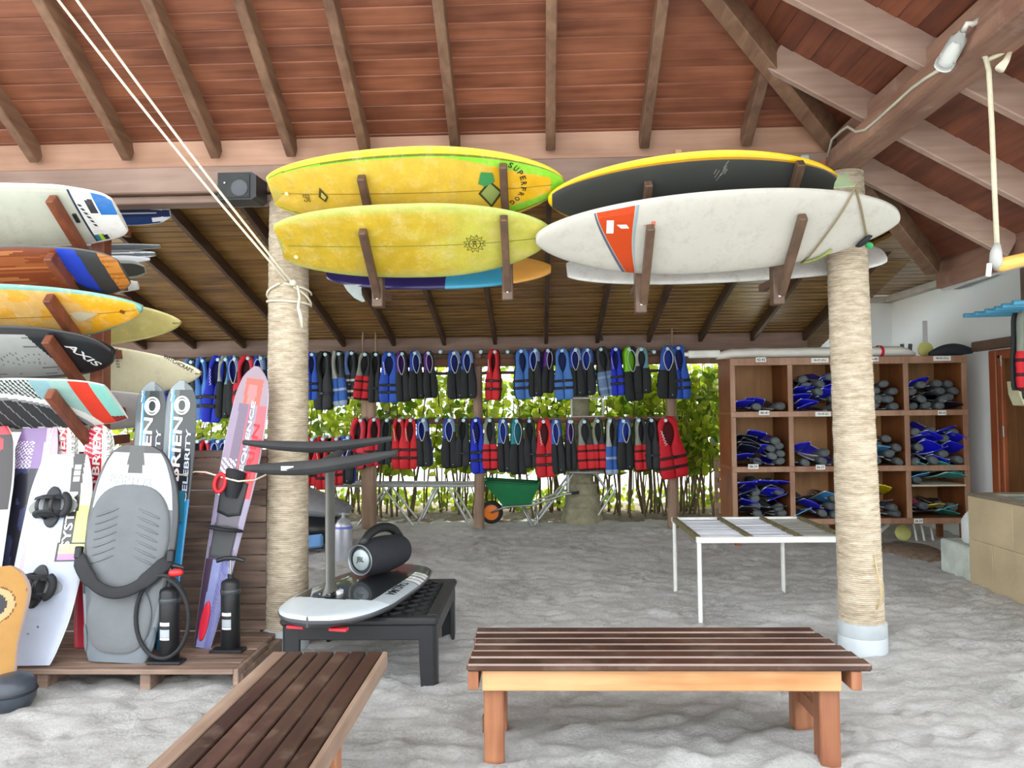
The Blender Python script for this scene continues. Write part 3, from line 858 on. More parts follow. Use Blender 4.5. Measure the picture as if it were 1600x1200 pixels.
# ---- white longboard with the orange band
def col_whi(t, v, top, q):
    return hx('C2C0B6')
M, L = rack_matrix((838, 384), (1406, 346), 4.47)
B = Board(L, .62, .085, nose=2.2, tail=2.1, nw=.08, tw=.06, wide=.50, rock0=-.06, rock1=-.03, rail=3)
whi = make_board('surfboard', B, col_whi, M, M_waxw, 'white longboard with an orange wedge band and grey stripes near its nose', 'surfboard', 'surfboards on the plate beam hangers')
BW = (M, B)
mb = MB()
def quadstrip(xa, xb, c, eps, n=12):
    """strip between two curves xa(v), xb(v) across the board"""
    prev = None
    for i in range(n + 1):
        v = .93 - 1.86 * i / n
        pa, pb = xa(v), xb(v)
        if prev is not None:
            def w(x): return B.hw(max(0, min(1, x / L + .5)))
            q = [(prev[0], prev[2] * w(prev[0])), (pa, v * w(pa)), (pb, v * w(pb)), (prev[1], prev[2] * w(prev[1]))]
            patch(mb, q, B.surf, eps, c)
        prev = (pa, pb, v)
xo = -L * .5
def left(v): u = (1 - v) / 2; return xo + L * (.165 + .095 * u ** 1.35)
def right(v): u = (1 - v) / 2; return xo + L * (.268 - .010 * math.sin(u * math.pi) + .006 * u * u + .008 * u)
quadstrip(left, right, hx('C2420E'), .003)
quadstrip(lambda v: left(v) - .014 - .012 * (1 - v) / 2, lambda v: left(v) - .006, hx('56586A'), .003)
quadstrip(lambda v: right(v) + .008, lambda v: right(v) + .024 - .014 * (1 - v) / 2, hx('8CA2AC'), .003)
patch(mb, [(xo + L * .193, .075), (xo + L * .212, .075), (xo + L * .212, .165), (xo + L * .193, .165)], B.surf, .004, hx('F4F2EA'))
patch(mb, [(xo + L * .220, .135), (xo + L * .246, .135), (xo + L * .254, .108), (xo + L * .232, .108)], B.surf, .004, hx('F4F2EA'))
letter(mb, '8', B.surf, xo + L * .318, .135, .026, height=.036, col=hx('D8704A'), bold=.02)
patch(mb, [(xo + L * .292, .128), (xo + L * .306, .128), (xo + L * .306, .122), (xo + L * .292, .122)], B.surf, .004, hx('D8907A'))
mb.build('print', M_print, whi)
fin(whi, B, L * .315, .275, .12, '9DB28C', side=-1)
# leash tied round the white longboard
ls = empty('surf_leash', atY(1318, 300, 4.3)); tag(ls, 'thin brown leash cord with a green and black cuff around the white longboard', 'leash')
def onb(x, y, e=.012): return M @ Vector((x, y, B.surf(x, y) + e))
w3 = B.hw(.84)
pa = [onb(L * .345, .29 - .0, .02)] + [onb(L * (.345 - .085 * k / 8), .27 - .54 * k / 8) for k in range(9)]
MB().tube(pa, .006, 6).build('cord', plain('cord_brown', hx('8A7A5C')), ls, smooth=True, world=True)
pb = [onb(L * (.345 + .075 * k / 8), .27 - .36 * k / 8) for k in range(9)]
MB().tube(pb, .006, 6).build('cord', plain('cord_brown', hx('8A7A5C')), ls, smooth=True, world=True)
cf = [onb(L * .42 + .012 * k - .05, -.09 - .014 * math.sin(k) - .022 * (5 - k) * .5, .02) for k in range(7)]
MB().tube(cf, [.012, .02, .028, .03, .028, .02, .01], 8, flat=.6).build('cuff', M_rubber, ls, smooth=True, world=True)
cg = [onb(L * .43 + .01 * k, -.145 - .012 * k, .022) for k in range(5)]
MB().tube(cg, [.012, .022, .026, .022, .012], 8, flat=.6).build('swivel', plain('leash_green', hx('3FAE6A'), rough=.4), ls, smooth=True, world=True)
ct = [onb(L * .26 + .03 * k, -.27 + .0045 * k * k, .014) for k in range(6)]
MB().tube(ct, .009, 6).build('tail_strap', plain('leash_olive', hx('8E9A4E')), ls, smooth=True, world=True)

hanger(590, 'brown timber hanger with arms under the tail end of the yellow boards', (BF, BY))
hanger(793, 'brown timber hanger with arms under the nose end of the yellow boards', (BF, BY))
hanger(1001, 'brown timber hanger with arms across the orange band of the white longboard', (BB, BW))
hanger(1216, 'brown timber hanger with arms beside the rope-wrapped column by the fin shelves', (BB, BW))

# ---- boards on the rear arms, seen under the front ones
def col_str(t, v, top, q):
    if t < .57: return hx('2B2560') if (t < .50) else hx('3C3A86')
    return hx('3EA3C8') if t < .80 else hx('E0A04A')
def rear_board(pl, pr, W, T, colfn, label, mat, Yr=5.06, **kw):
    a = atY(pl[0], pl[1], Yr); b = atY(pr[0], pr[1], Yr)
    up = Vector((0, math.cos(TILT), math.sin(TILT)))
    o = (a + b) / 2 + up * (W / 2 - .02)
    Mx = frame(o, b - a, Vector((0, -math.sin(TILT), math.cos(TILT))))
    Bd = Board((b - a).length, W, T, **kw)
    for root, x in HANG:
        if min(a.x, b.x) < x < max(a.x, b.x):
            lx = (x - o.x) / Mx.col[0].x; wv = Bd.hw(lx / Bd.L + .5); z = min(Bd.under(lx, q * wv) for q in (-.6, 0, .3)) - .028
            q0 = Mx @ Vector((lx, -wv, 0)); zz = q0.z - .045
            m = MB(); m.beam((x, 4.866, zz), (x, q0.y + .10, zz), .046, .05, bev=.005); m.build('arm', M_hang, root, world=True)
    return make_board('surfboard', Bd, colfn, Mx, mat, label, 'surfboard', 'surfboards on the plate beam hangers'), Bd
strp, B = rear_board((500, 452), (862, 446), .52, .075, lambda t, v, tp, q: hx('2B2560') if t < .545 else (hx('3EA3C8') if t < .80 else hx('E3A64E')),
                     'surfboard banded navy, sky blue and orange behind the pale yellow board', M_gloss, nose=2.4, tail=2.4, nw=.1, tw=.2)
fin(strp, B, -B.L * .36, -.20, .13, 'B9C6C4', side=-1)
rear_board((888, 450), (1402, 425), .56, .08, lambda t, v, tp, q: hx('E4E6E2'), 'plain white surfboard on the rear arms behind the white longboard', M_waxw, nose=2.6, tail=2.6, nw=.3, tw=.3)

# ================================================================= LEFT RACK
lr = empty('board_rack', (atY(152, 600, 4.8).x, 4.8, 0)); tag(lr, 'tall red-brown timber rack with tilted arms stacked with boards', 'board rack')
def rackpost(x):
    MB().box(x - .045, x + .045, 4.77, 4.865, .117, 2.74, .006).build('post', M_rackw, lr, world=True)
xp = atY(155, 500, 4.8).x
XL2 = xp - 1.25
rackpost(xp); rackpost(XL2)
def lrack(pr, ny, L, W, T, colfn, label, mat, name='surfboard', cat='surfboard', grp='boards on the tall timber rack', Yc=4.50, N=220, Mn=40, **kw):
    b = atY(pr[0], pr[1], Yc); a = b - Vector((L, 0, L * ny))
    Mx = frame((a + b) / 2, b - a, NRM); Bd = Board(L, W, T, **kw)
    for x in (xp - .02, XL2): arm_on(lr, Mx, Bd, x, M_rackw, .40, .05, .07, post_y=4.80)
    return make_board(name, Bd, colfn, Mx, mat, label, cat, grp, N, Mn), Bd
# 1 white board with blue and lime end
def c1(t, v, top, q):
    if q > .93: return hx('F2F2EA')
    if t > .865:
        if v < -.55 and t < .93 : return [hx('2A7D8E'), hx('A8D23A'), hx('22242A'), hx('D8DAD6')][int((t - .865) / .0165) % 4]
        if t > .935 and .05 < v < .75 + (.95 - t) * 6 : return hx('2F78C4')
        if .90 < t < .93 and .1 < v < .5: return hx('3A3A40')
        return hx('E8E9E4')
    if t > .855: return hx('23304E')
    if q > .80 and q < .83: return hx('C6CABB')
    return hx('BFC4B4')
b1, B = lrack((187, 335), -.0, 1.62, .50, .05, c1, 'white board with blue, lime and black stripes at its end, top of the tall rack', M_waxw, pts=[(0, .55), (.2, .95), (.5, 1), (.8, .92), (.9, .80), (.97, .66), (1, .5)])
for dx in (.265, .355):
    mb = MB(); mb.box(.81 - dx - .012, .81 - dx + .012, -.035, .03, B.surf(.5, 0) - .004, B.surf(.5, 0) + .012, .003); mb.build('fin_box', M_blackp, b1)
mb = MB()
for k in range(6): patch(mb, [(.81 - .215 + .006 * k, .10 - .03 * k), (.81 - .195 + .006 * k, .095 - .03 * k), (.81 - .19 + .006 * k, .078 - .03 * k), (.81 - .208 + .006 * k, .082 - .03 * k)], B.surf, .003, hx('3A4048'))
mb.build('print', M_print, b1)
# 2 wood veneer board with a blue band
def c2(t, v, top, q):
    s_ = t + v * .006
    if q > .95: return hx('5A5E5C')
    if s_ < .79: 
        n_ = mnoise.noise((t * 3, v * 9, 1.0)); return hx('9C5B36') if n_ > .1 else (hx('83452B') if n_ > -.25 else hx('B97748'))
    if s_ < .865: return hx('2145C0')
    if s_ < .94: return hx('3B3F42')
    n_ = mnoise.noise((t * 3, v * 9, 4.0)); return hx('C4843E') if n_ > -.1 else hx('AA6A2C')
b2, B = lrack((194, 424), .018, 1.55, .47, .035, c2, 'wood-grain wakesurf board with a royal blue band and dark stripes', M_gloss, pts=[(0, .6), (.25, 1), (.6, 1), (.82, .88), (.95, .66), (1, .42)])
mb = MB(); x0 = .775 - .255
patch(mb, [(x0 - .13, -.16), (x0 + .05, -.19), (x0 + .07, -.15), (x0 - .02, -.10), (x0 - .10, -.02)], B.surf, .01, hx('2A2C2C')); mb.build('traction_fin', M_print, b2)
# 3 orange board with teal rail
def c3(t, v, top, q):
    if q > .90 or t > .985: return hx('7FB2A8')
    if abs(v) < .012: return hx('B9842A')
    if t < .84 - abs(v) * .1: 
        return hx('DDB064') if mnoise.noise((t * 14, v * 4, 2)) > -.15 else hx('E4A83A')
    return hx('EFAE1E')
b3, B = lrack((220, 486), .012, 1.75, .52, .06, c3, 'orange waxed surfboard with a teal rail and pointed nose', M_waxo, nose=1.7, tail=2, nw=.02, tw=.1, wide=.5, rock1=-.03)
mb = MB(); x0 = .875 - .115
patch(mb, [(x0 - .02, 0), (x0, .02), (x0 + .02, 0), (x0, -.02)], B.surf, .003, hx('7A4A1A')); mb.build('emblem', M_print, b3); mb = MB()
x0 = .875 - .36; patch(mb, [(x0 - .07, .02), (x0 - .01, .03), (x0 + .10, 0), (x0 - .01, -.05), (x0 - .05, -.05)], B.surf, .003, hx('C9BFA2')); mb.build('emblem', M_print, b3)
stringer(b3, B, 'A8782A', a=-.4, b=.44)
# 4 black foil board with grey deck pad
def c4(t, v, top, q):
    if top and t < .735 - .055 * v and q < .78:
        if abs(v - .35) < .012 or abs(v + .40) < .012 : return hx('6A6C6A')
        if -.36 < v < .3:
            if (t * 44 + abs(v + .05) * 3) % 1 < .10 and abs(v + .05) < .22 and t < .70: return hx('6E706E')
        elif (t * 9 + v * 3) % 1 < .5 and abs((v * 7) % 1 - .5) < .07: return hx('6E706E')
        return hx('A9ABA8')
    return hx('23262A') if q < .93 else hx('15171A')
b4, B = lrack((177, 549), .006, 1.45, .50, .07, c4, 'black foil board with a grooved grey deck pad and white slanted lettering', M_gloss, N=220, Mn=44, pts=[(0, .5), (.2, .95), (.5, 1), (.72, .92), (.88, .70), (.96, .45), (1, .12)])
mb = MB(); letter(mb, 'AXIS', B.surf, .725 - .175, .0, .22, ang=-math.radians(62), height=.055, shear=.2, col=hx('E8EAEA')); mb.build('lettering', M_print, b4)
# 5 teal and red board with black ribbed pad
def c5(t, v, top, q):
    s_ = t - (v) * .0
    arc = .80 - .30 * max(0, v) ** 2 if v > 0 else .80
    edge = ((t - .42) / .46) ** 2 + ((v + .95) / 1.55) ** 2 if t > .42 else ((v + .95) / 1.55) ** 2
    if q > .96: return hx('CFD6CE')
    if edge < .70:
        if (t * 17 + v * .35) % 1 < .10: return hx('8E9290')
        if v < -.86: return hx('D9DED2') if (t * 14) % 1 < .5 else hx('2A2C2E')
        return hx('2E3133')
    if edge < .80: return hx('8E9294')
    if edge < 1.0: return hx('ECEDE8')
    if t < .55: return hx('3E8FC0') if (t * 16) % 1 < .65 else hx('9CD0CE')
    if t < .70: return hx('2A3036') if (t * 55 + v * 3) % 1 < .45 else hx('C4CCC8')
    if t < .86 - .0 * v: return hx('8DB8C0') if t < .78 else hx('9CC4BC')
    if t < .94: return hx('DF3B22')
    return hx('8CCFC2') if v > -.5 else hx('8C2A28')
b5, B = lrack((182, 628), .016, 1.42, .50, .04, c5, 'teal and red kite board with a black ribbed deck pad, lowest on the rack', M_foam, N=260, Mn=48, pts=[(0, .7), (.25, .98), (.6, 1), (.82, .92), (.93, .82), (1, .66)])
# boards on the far side of the rack
def rrack(pr, L, W, T, colfn, label, mat, zc, name='surfboard', cat='surfboard', ny=0.0, **kw):
    b = atY(pr[0], pr[1], 5.10); a = b - Vector((L, 0, ny * L))
    Mx = frame((a + b) / 2, b - a, Vector((0, -.92, -.38))); Bd = Board(L, W, T, **kw)
    if W > .11:
        for x in (xp, XL2):
            q = Mx @ Vector((0, -W / 2, 0)); m = MB(); m.beam((x, 4.85, q.z - .06), (x, 5.14, q.z - .05), .05, .06, bev=.005); m.build('arm', M_rackw, lr, world=True)
    return make_board(name, Bd, colfn, Mx, mat, label, cat, 'boards on the far side of the tall timber rack', 80, 20), Bd
def cw1(t, v, top, q):
    if q > .92: return hx('C9D2D6')
    if abs(abs(v) - .5) < .2 and t > .9: return hx('D8DDE0')
    if abs(v - .1) < .05 and t < .93: return hx('A9B6C4')
    return hx('16284E') if v > -.2 else hx('1E3A6A')
w1, B = rrack((266, 333), 1.35, .16, .03, cw1, 'navy wakeboard with white end tabs behind the rack top', M_gloss, 2.8, 'wakeboard', 'wakeboard', pts=[(0, .6), (.2, 1), (.8, 1), (.93, .85), (1, .35)])
rrack((250, 385), 1.35, .05, .02, lambda t, v, tp, q: hx('A9AEAC') if q > .7 else hx('5E6468'), 'thin grey wakeboard lying edge-on above another behind the rack', M_gloss, 2.6, 'wakeboard', 'wakeboard', pts=[(0, .6), (.2, 1), (.8, 1), (1, .5)])
rrack((243, 397), 1.35, .07, .025, lambda t, v, tp, q: hx('D8DCDC') if abs(v) < .55 and abs(v) > .3 else hx('6A7276'), 'grey and white wakeboard with an oval stripe behind the rack', M_gloss, 2.6, 'wakeboard', 'wakeboard', pts=[(0, .6), (.2, 1), (.85, 1), (1, .4)])
rrack((234, 405), 1.30, .06, .02, lambda t, v, tp, q: hx('DDE2E8'), 'short white wakeboard tip below the grey ones behind the rack', M_gloss, 2.6, 'wakeboard', 'wakeboard', pts=[(0, .6), (.2, 1), (.85, 1), (1, .3)])
rrack((227, 421), 1.30, .14, .03, lambda t, v, tp, q: hx('8E9084') if q > .75 else hx('3A3C36'), 'dark wakeboard with an olive rim behind the blue-banded board', M_gloss, 2.5, 'wakeboard', 'wakeboard', ny=-.0, pts=[(0, .6), (.2, 1), (.8, 1), (.93, .9), (1, .4)])
rrack((216, 446), 1.30, .12, .03, lambda t, v, tp, q: hx('D4D6D0'), 'off-white wakeboard behind the blue-banded board, lowest of its pile', M_gloss, 2.45, 'wakeboard', 'wakeboard', pts=[(0, .6), (.2, 1), (.8, 1), (1, .5)])
rrack((283, 504), 1.75, .40, .05, lambda t, v, tp, q: hx('6E6A3A') if abs(v) < .015 else (hx('DCD494') if q > .9 else hx('B9AE6A')), 'olive cream surfboard nose sticking out behind the orange board', M_wax, 2.1, ny=-.02, nose=1.7, tail=2, nw=.02, tw=.2, wide=.45)
wt, B = rrack((314, 583), 1.8, .47, .05, lambda t, v, tp, q: hx('6E6850') if abs(v) < .012 else (hx('E6E0BE') if q > .93 else hx('D6CFAE')), 'cream pointed surfboard with dark lettering along its nose behind the black board', M_waxw, 1.8, ny=-.012, nose=1.6, tail=2, nw=.02, tw=.2, wide=.42)
mb = MB(); letter(mb, 'WITCHCRAFT', B.surf, .9 - .14, .075, .22, ang=-math.radians(30), height=.026, col=hx('3A3A34'))
mb.build('lettering', M_print, wt); mb = MB()
for k in range(7): patch(mb, [(.9 - .57, .05 + .02 * k), (.9 - .545, .05 + .02 * k), (.9 - .545, .062 + .02 * k), (.9 - .57, .062 + .02 * k)], B.surf, .003, hx('8E8A76'))
mb.build('print', M_print, wt)
rrack((232, 640), 1.5, .32, .05, lambda t, v, tp, q: hx('3A3A3A') if abs(v) < .02 else (hx('D2D0CC') if q > .93 else hx('AEABA8')), 'plain grey square-ended foam board behind the teal and red board', M_foam, 1.5, pts=[(0, .6), (.2, 1), (.7, 1), (.75, .98), (1, .72)])
# ================================================================= BENCHES, DECK, TABLES
M_bslat = wood('bench_slat', hx('2E1C16'), hx('563A2E'), 'X', grain=9, rough=.38, rand=.12, bump=.15, wear=hx('8E7C70'), wear_amt=.25)
M_bslaty = wood('bench_slat_long', hx('2A1A15'), hx('4C342A'), 'Y', grain=9, rough=.36, rand=.10, bump=.15, wear=hx('8A7868'), wear_amt=.30)
M_bedge = wood('bench_edge_worn', hx('6A5244'), hx('9A8472'), 'Y', grain=9, rough=.5, rand=.06, bump=.2)
M_apron = wood('bench_apron', hx('B07A4A'), hx('D8A878'), 'X', grain=8, rough=.55, rand=.05, bump=.2)
M_bleg = wood('bench_leg', hx('7A4630'), hx('B27A56'), 'Z', grain=8, rough=.5, rand=.12, bump=.2)

M_slat_sunlit = wood('bench_slat_sunlit_edge', hx('746056'), hx('9A867C'), 'X', grain=9, rough=.5, rand=.05, bump=.1)  # paler wood on the upper chamfers paints in sun-lit slat edges
def sunlit_edges(o, mat):
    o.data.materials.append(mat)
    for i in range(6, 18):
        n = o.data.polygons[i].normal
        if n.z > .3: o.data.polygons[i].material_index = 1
# ---- bench beside the rope-wrapped column: slats across the view
ZT = .45
fl, fr, rl_, rr_ = atZ(728, 1040, ZT), atZ(1362, 1037, ZT), atZ(742, 984, ZT), atZ(1285, 976, ZT)
x0, x1, yf, yr = fl.x, fr.x, (fl.y + fr.y) / 2, (rl_.y + rr_.y) / 2
bench = empty('bench', ((x0 + x1) / 2, (yf + yr) / 2, 0)); tag(bench, 'dark slatted bench with a pale orange apron standing before the white slatted table', 'bench')
ns = 6; w = (yr - yf) / ns
for k in range(ns):
    ya = yf + k * w; e0, e1 = (0.0, .0) if k == 0 else (random.uniform(0, .012), random.uniform(0, .012))
    sunlit_edges(MB().box(x0 + e0, x1 - e1 - k * .012, ya + .004, ya + w - .004, ZT - .032, ZT + .0015 * (k % 2), .007).build('slat', M_bslat, bench, world=True), M_slat_sunlit)
MB().box(x0 + .065, x1 - .12, yf + .03, yf + .065, ZT - .125, ZT - .034, .004).build('apron', M_apron, bench, world=True)
MB().box(x0 + .065, x1 - .12, yr - .065, yr - .03, ZT - .125, ZT - .034, .004).build('apron', M_apron, bench, world=True)
MB().box(x0 + .005, x0 + .05, yf + .015, yr - .015, ZT - .115, ZT - .034, .004).build('end_rail', M_bleg, bench, world=True)
MB().box(x1 - .085, x1 - .04, yf + .015, yr - .015, ZT - .115, ZT - .034, .004).build('end_rail', M_bleg, bench, world=True)
lw = .088
for (lx, ly) in ((x0 + .068, yf + .068), (x1 - .115 - lw, yf + .068), (x0 + .068, yr - .068 - lw), (x1 - .115 - lw, yr - .068 - lw)):
    MB().box(lx, lx + lw, ly, ly + lw, -.05, ZT - .034, .006).build('leg', M_bleg, bench, world=True)
for lx in (x0 + .09, x1 - .115 - lw + .02):
    MB().box(lx, lx + .045, yf + .15, yr - .15, .14, .21, .004).build('stretcher', M_bleg, bench, world=True)
for lx in (x0 + .06, x1 - .115 - .012):
    MB().box(lx, lx + .018, yf + .09, yf + .135, .12, .19, .002).build('tenon', M_hang, bench, world=True)

# ---- bench running toward the viewer: slats along the view
c0, c1_ = atZ(427, 1016, ZT), atZ(604, 1020, ZT)
bx0, bx1, by1, by0 = c0.x, c1_.x, (c0.y + c1_.y) / 2, 1.25
bench2 = empty('bench', ((bx0 + bx1) / 2, (by0 + by1) / 2, 0)); tag(bench2, 'dark slatted bench with seven long slats beside the low timber deck', 'bench')
ns = 7; w = (bx1 - .022 - bx0) / ns
for k in range(ns):
    xa = bx0 + k * w
    MB().box(xa + .004, xa + w - .004, by0, by1 - random.uniform(0, .004), ZT - .03, ZT + .001 * (k % 2), .004).build('slat', M_bslaty if k else M_bedge, bench2, world=True)
MB().box(bx1 - .021, bx1, by0, by1, ZT - .075, ZT + .001, .004).build('edge_board', M_bedge, bench2, world=True)
MB().box(bx0, bx0 + .02, by0, by1, ZT - .075, ZT - .034, .004).build('edge_board', M_bedge, bench2, world=True)
for yy in (2.66, 1.5):
    for xx in (bx0 + .025, bx1 - .025 - .085):
        MB().box(xx, xx + .085, yy, yy + .085, -.05, ZT - .03, .006).build('leg', M_bleg, bench2, world=True)
    MB().box(bx0 + .03, bx1 - .03, yy + .09, yy + .13, ZT - .11, ZT - .031, .004).build('cross_rail', M_bleg, bench2, world=True)

# ---- low deck with the boarded panel behind it
ZD = .115
d0 = atZ(372, 1047, ZD); dx1, dy0, dy1, dx0 = d0.x, d0.y, 4.90, -4.4
deck = empty('deck', ((dx0 + dx1) / 2, dy0, 0)); tag(deck, 'low weathered timber deck carrying skis, pumps and wakeboards', 'deck')
nd = 6; w = (dy1 - dy0) / nd
for k in range(nd):
    MB().box(dx0, dx1 - .03 - .0 * k, dy0 + k * w + .004, dy0 + (k + 1) * w - .004, ZD - .028, ZD + .0015 * (k % 2), .004).build('slat', M_deck, deck, world=True)
m = MB(); m.box(dx1 - .028, dx1, dy0, dy1 - .25, ZD - .09, ZD + .003, .004); m.build('end_board', M_deck, deck, world=True)
for px in (60, 222, 368):
    xx = atY(px, 1060, dy0).x
    MB().box(xx - .03, xx + .03, dy0 + .03, dy1 - .02, -.05, ZD - .03, .004).build('joist', M_deck, deck, world=True)
xpR = atY(418, 850, 4.93).x; zpT = atY(390, 703, 4.93).z
pan = empty('partition', ((xpR - 2) / 2, 4.93, ZD)); tag(pan, 'weathered horizontal-board partition beside the rope-wrapped column with cord', 'partition')
zz = zpT - .052; MB().box(-4.4, xpR, 4.915, 4.945, zz + .004, zpT, .004).build('board', M_panel, pan, world=True)
pitch = .107
while zz > ZD + .02:
    z0_ = max(ZD, zz - pitch)
    MB().box(-4.4, xpR + random.uniform(-.006, 0), 4.915 + random.uniform(-.004, .003), 4.945, z0_ + .005, zz, .005).build('board', M_panel, pan, world=True)
    zz -= pitch
for xx in (xpR - .06, -3.0):
    MB().box(xx, xx + .05, 4.947, 4.99, 0, zpT, .004).build('batten', M_panel, pan, world=True)

# ---- black plastic table
M_tab = plain('table_plastic', hx('26282B'), rough=.42, var=.12, bump=.04)
tx0, tx1, ty0, ty1, tz = -1.475, -.575, 4.22, 5.22, .385
table = empty('low_table', ((tx0 + tx1) / 2, (ty0 + ty1) / 2, 0)); tag(table, 'low black plastic table with a lattice top carrying the foil board', 'table')
fw = .085
m = MB(); m.box(tx0, tx1, ty0, ty0 + fw, tz - .045, tz, .014); m.build('top_rim', M_tab, table, world=True)
m = MB(); m.box(tx0, tx1, ty1 - fw, ty1, tz - .045, tz, .014); m.build('top_rim', M_tab, table, world=True)
m = MB(); m.box(tx0, tx0 + fw, ty0 + fw - .01, ty1 - fw + .01, tz - .045, tz, .014); m.build('top_rim', M_tab, table, world=True)
m = MB(); m.box(tx1 - fw, tx1, ty0 + fw - .01, ty1 - fw + .01, tz - .045, tz, .014); m.build('top_rim', M_tab, table, world=True)
MB().box(tx0 + fw - .01, tx1 - fw + .01, ty0 + fw - .01, ty1 - fw + .01, tz - .035, tz - .014).build('top_panel', M_tab, table, world=True)
ax0, ax1, ay0, ay1 = tx0 + fw, tx1 - fw, ty0 + fw, ty1 - fw
for s_ in (1, -1):
    c = -2.0
    while c < 2.2:
        # line y - yc = s*(x - xc)*0.9 + c clipped to the panel
        pts = []
        xm, ym = (ax0 + ax1) / 2, (ay0 + ay1) / 2
        xs_ = []
        for i in range(81):
            x = ax0 + (ax1 - ax0) * i / 80; y = ym + s_ * (x - xm) * .8 + c
            if ay0 <= y <= ay1: xs_.append((x, y))
        if len(xs_) > 3:
            a, b = xs_[0], xs_[-1]
            MB().beam((a[0], a[1], tz - .008), (b[0], b[1], tz - .008), .012, .014).build('lattice_bar', M_tab, table, world=True)
        c += .115
m = MB(); m.box(tx0 + .06, tx1 - .06, ty0 + .012, ty0 + .03, tz - .125, tz - .04, .006); m.build('apron', M_tab, table, world=True)
m = MB(); m.box(tx0 + .06, tx1 - .06, ty1 - .03, ty1 - .012, tz - .125, tz - .04, .006); m.build('apron', M_tab, table, world=True)
m = MB(); m.box(tx1 - .03, tx1 - .012, ty0 + .06, ty1 - .06, tz - .125, tz - .04, .006); m.build('apron', M_tab, table, world=True)
m = MB(); m.box(tx0 + .012, tx0 + .03, ty0 + .06, ty1 - .06, tz - .125, tz - .04, .006); m.build('apron', M_tab, table, world=True)
for sx in (0, 1):
    for sy in (0, 1):
        cx = tx0 + .005 if sx == 0 else tx1 - .005; cy = ty0 + .005 if sy == 0 else ty1 - .005
        ix = 1 if sx == 0 else -1; iy = 1 if sy == 0 else -1
        poly = [(0, .02), (.02, 0), (.10, 0), (.105, .02), (.045, .04), (.04, .045), (.02, .105), (0, .10)]
        rings = []
        for (z, k) in ((tz - .04, 1.0), (.15, .96), (-.05, .86)):
            r = [Vector((cx + ix * (p[0] * k + .006), cy + iy * (p[1] * k + .006), z)) for p in poly]
            rings.append(r if ix * iy > 0 else list(reversed(r)))
        m = MB(); m.loft(list(reversed(rings))); m.build('leg', M_tab, table, world=True)

# ---- foil board lying face down on the table, mast up
P0, P1 = atZ(480, 968, .45), atZ(630, 884, .45)
M = frame((P0 + P1) / 2, P1 - P0, (0, 0, 1)); M.translation.z = .435
L = (P1 - P0).length
def c_foil(t, v, top, q):
    if q > .975: return hx('4A4C50')
    if not top: return hx('2A2C30')
    if t < .23 + .03 * abs(v): return hx('C9D4DA')
    if v < 0 and q > .66:
        if t < .60: return hx('AEB9C1')
        if t < .80: return hx('E6EAEC') if ((t - .60) / .2 * 4) % 1 > .28 else hx('17191B')
    if v > 0 and q > .86 and t < .50: return hx('AEB9C1')
    return hx('1C1F22')
B = Board(L, .66, .095, rail=5, pts=[(0, .02), (.02, .40), (.07, .68), (.17, .90), (.32, 1.0), (.6, .98), (.85, .84), (.96, .70), (1, .45)], rock0=.0, rock1=0)
foil = make_board('foil_board', B, c_foil, M, M_gloss, 'black and pale blue foil board lying upside down on the black plastic table, mast up', 'foil board', N=160, Mn=50)
mb = MB(); letter(mb, 'TAKUMA', B.surf, L * (-.5 + .46), -.255, .30, ang=math.pi + .06, height=.055, col=hx('1E2226')); mb.build('lettering', M_print, foil)
def fl2w(px, py, z): return M.inverted() @ atZ(px, py, z)
mp = fl2w(516, 928, .48)
zs_ = B.surf(mp.x, mp.y)
mb = MB(); mb.obox((mp.x, mp.y, zs_ + .006), (.085, 0, 0), (0, .045, 0), (0, 0, .008), .004); pl_ = mb.build('mast_plate', M_blackp, foil)
for sx in (-1, 1):
    for sy in (-1, 1):
        m = MB(); m.lathe([(.008, .012), (.008, .018), (.004, .02)], 8, Matrix.Translation((mp.x + sx * .07, mp.y + sy * .03, zs_))); m.build('bolt', M_steel, pl_)
ring = []
mast_h = .74
for (z, k) in ((.0, 1.7), (.05, 1.0), (mast_h, 1.0)):
    ring.append([Vector((mp.x + .055 * k * math.cos(a), mp.y + .016 * k * math.sin(a), zs_ + .01 + z)) for a in [2 * math.pi * i / 16 for i in range(16)]])
mb = MB(); mb.loft(ring); mb.build('mast', plain('mast_grey', hx('6A6A66'), rough=.4, metal=.4), foil, smooth=50)
mb = MB(); mb.lathe([(.0, .012), (.035, .012), (.035, .03), (.0, .032)], 16, Matrix.Translation((mp.x + .02, mp.y - .05, zs_ - .012)) @ Matrix.Diagonal((1, .5, 1, 1))); mb.build('round_badge', plain('badge_white', hx('D8DCDC')), foil)
# fuselage and wings in dark fabric covers, in world space above the mast
top = M @ Vector((mp.x, mp.y, zs_ + mast_h))
M_cover = plain('wing_cover', hx('3A3B3D'), rough=.85, var=.18, bump=.2)
fa, fb = top + Vector((-.02, -.24, .02)), top + Vector((.02, .26, .09))
MB().tube([fa, fa.lerp(fb, .2), fa.lerp(fb, .8), fb], [.012, .024, .022, .010], 10).build('fuselage', M_cover, foil, smooth=True, world=True)
def wing(c, span, chord, sweep, dihed, name, tilt=0.0, thick=.028):
    rings = []
    n = 24
    for i in range(n + 1):
        u = -1 + 2 * i / n; au = abs(u)
        ch = chord * (1 - .75 * au ** 2.6) + .01
        x = c.x + u * span / 2; y = c.y + sweep * au ** 1.7; z = c.z + dihed * au ** 1.6 + tilt * u
        tk = thick * (1 - .6 * au ** 2)
        rings.append([Vector((x, y + ch / 2 * math.cos(a), z + tk * math.sin(a))) for a in [2 * math.pi * k / 10 for k in range(10)]])
    m = MB(); m.loft(rings); return m.build(name, M_cover, foil, smooth=60, world=True)
fw_ = wing(fa + Vector((.0, .03, .0)), .88, .20, .10, .03, 'front_wing', tilt=.04, thick=.042)
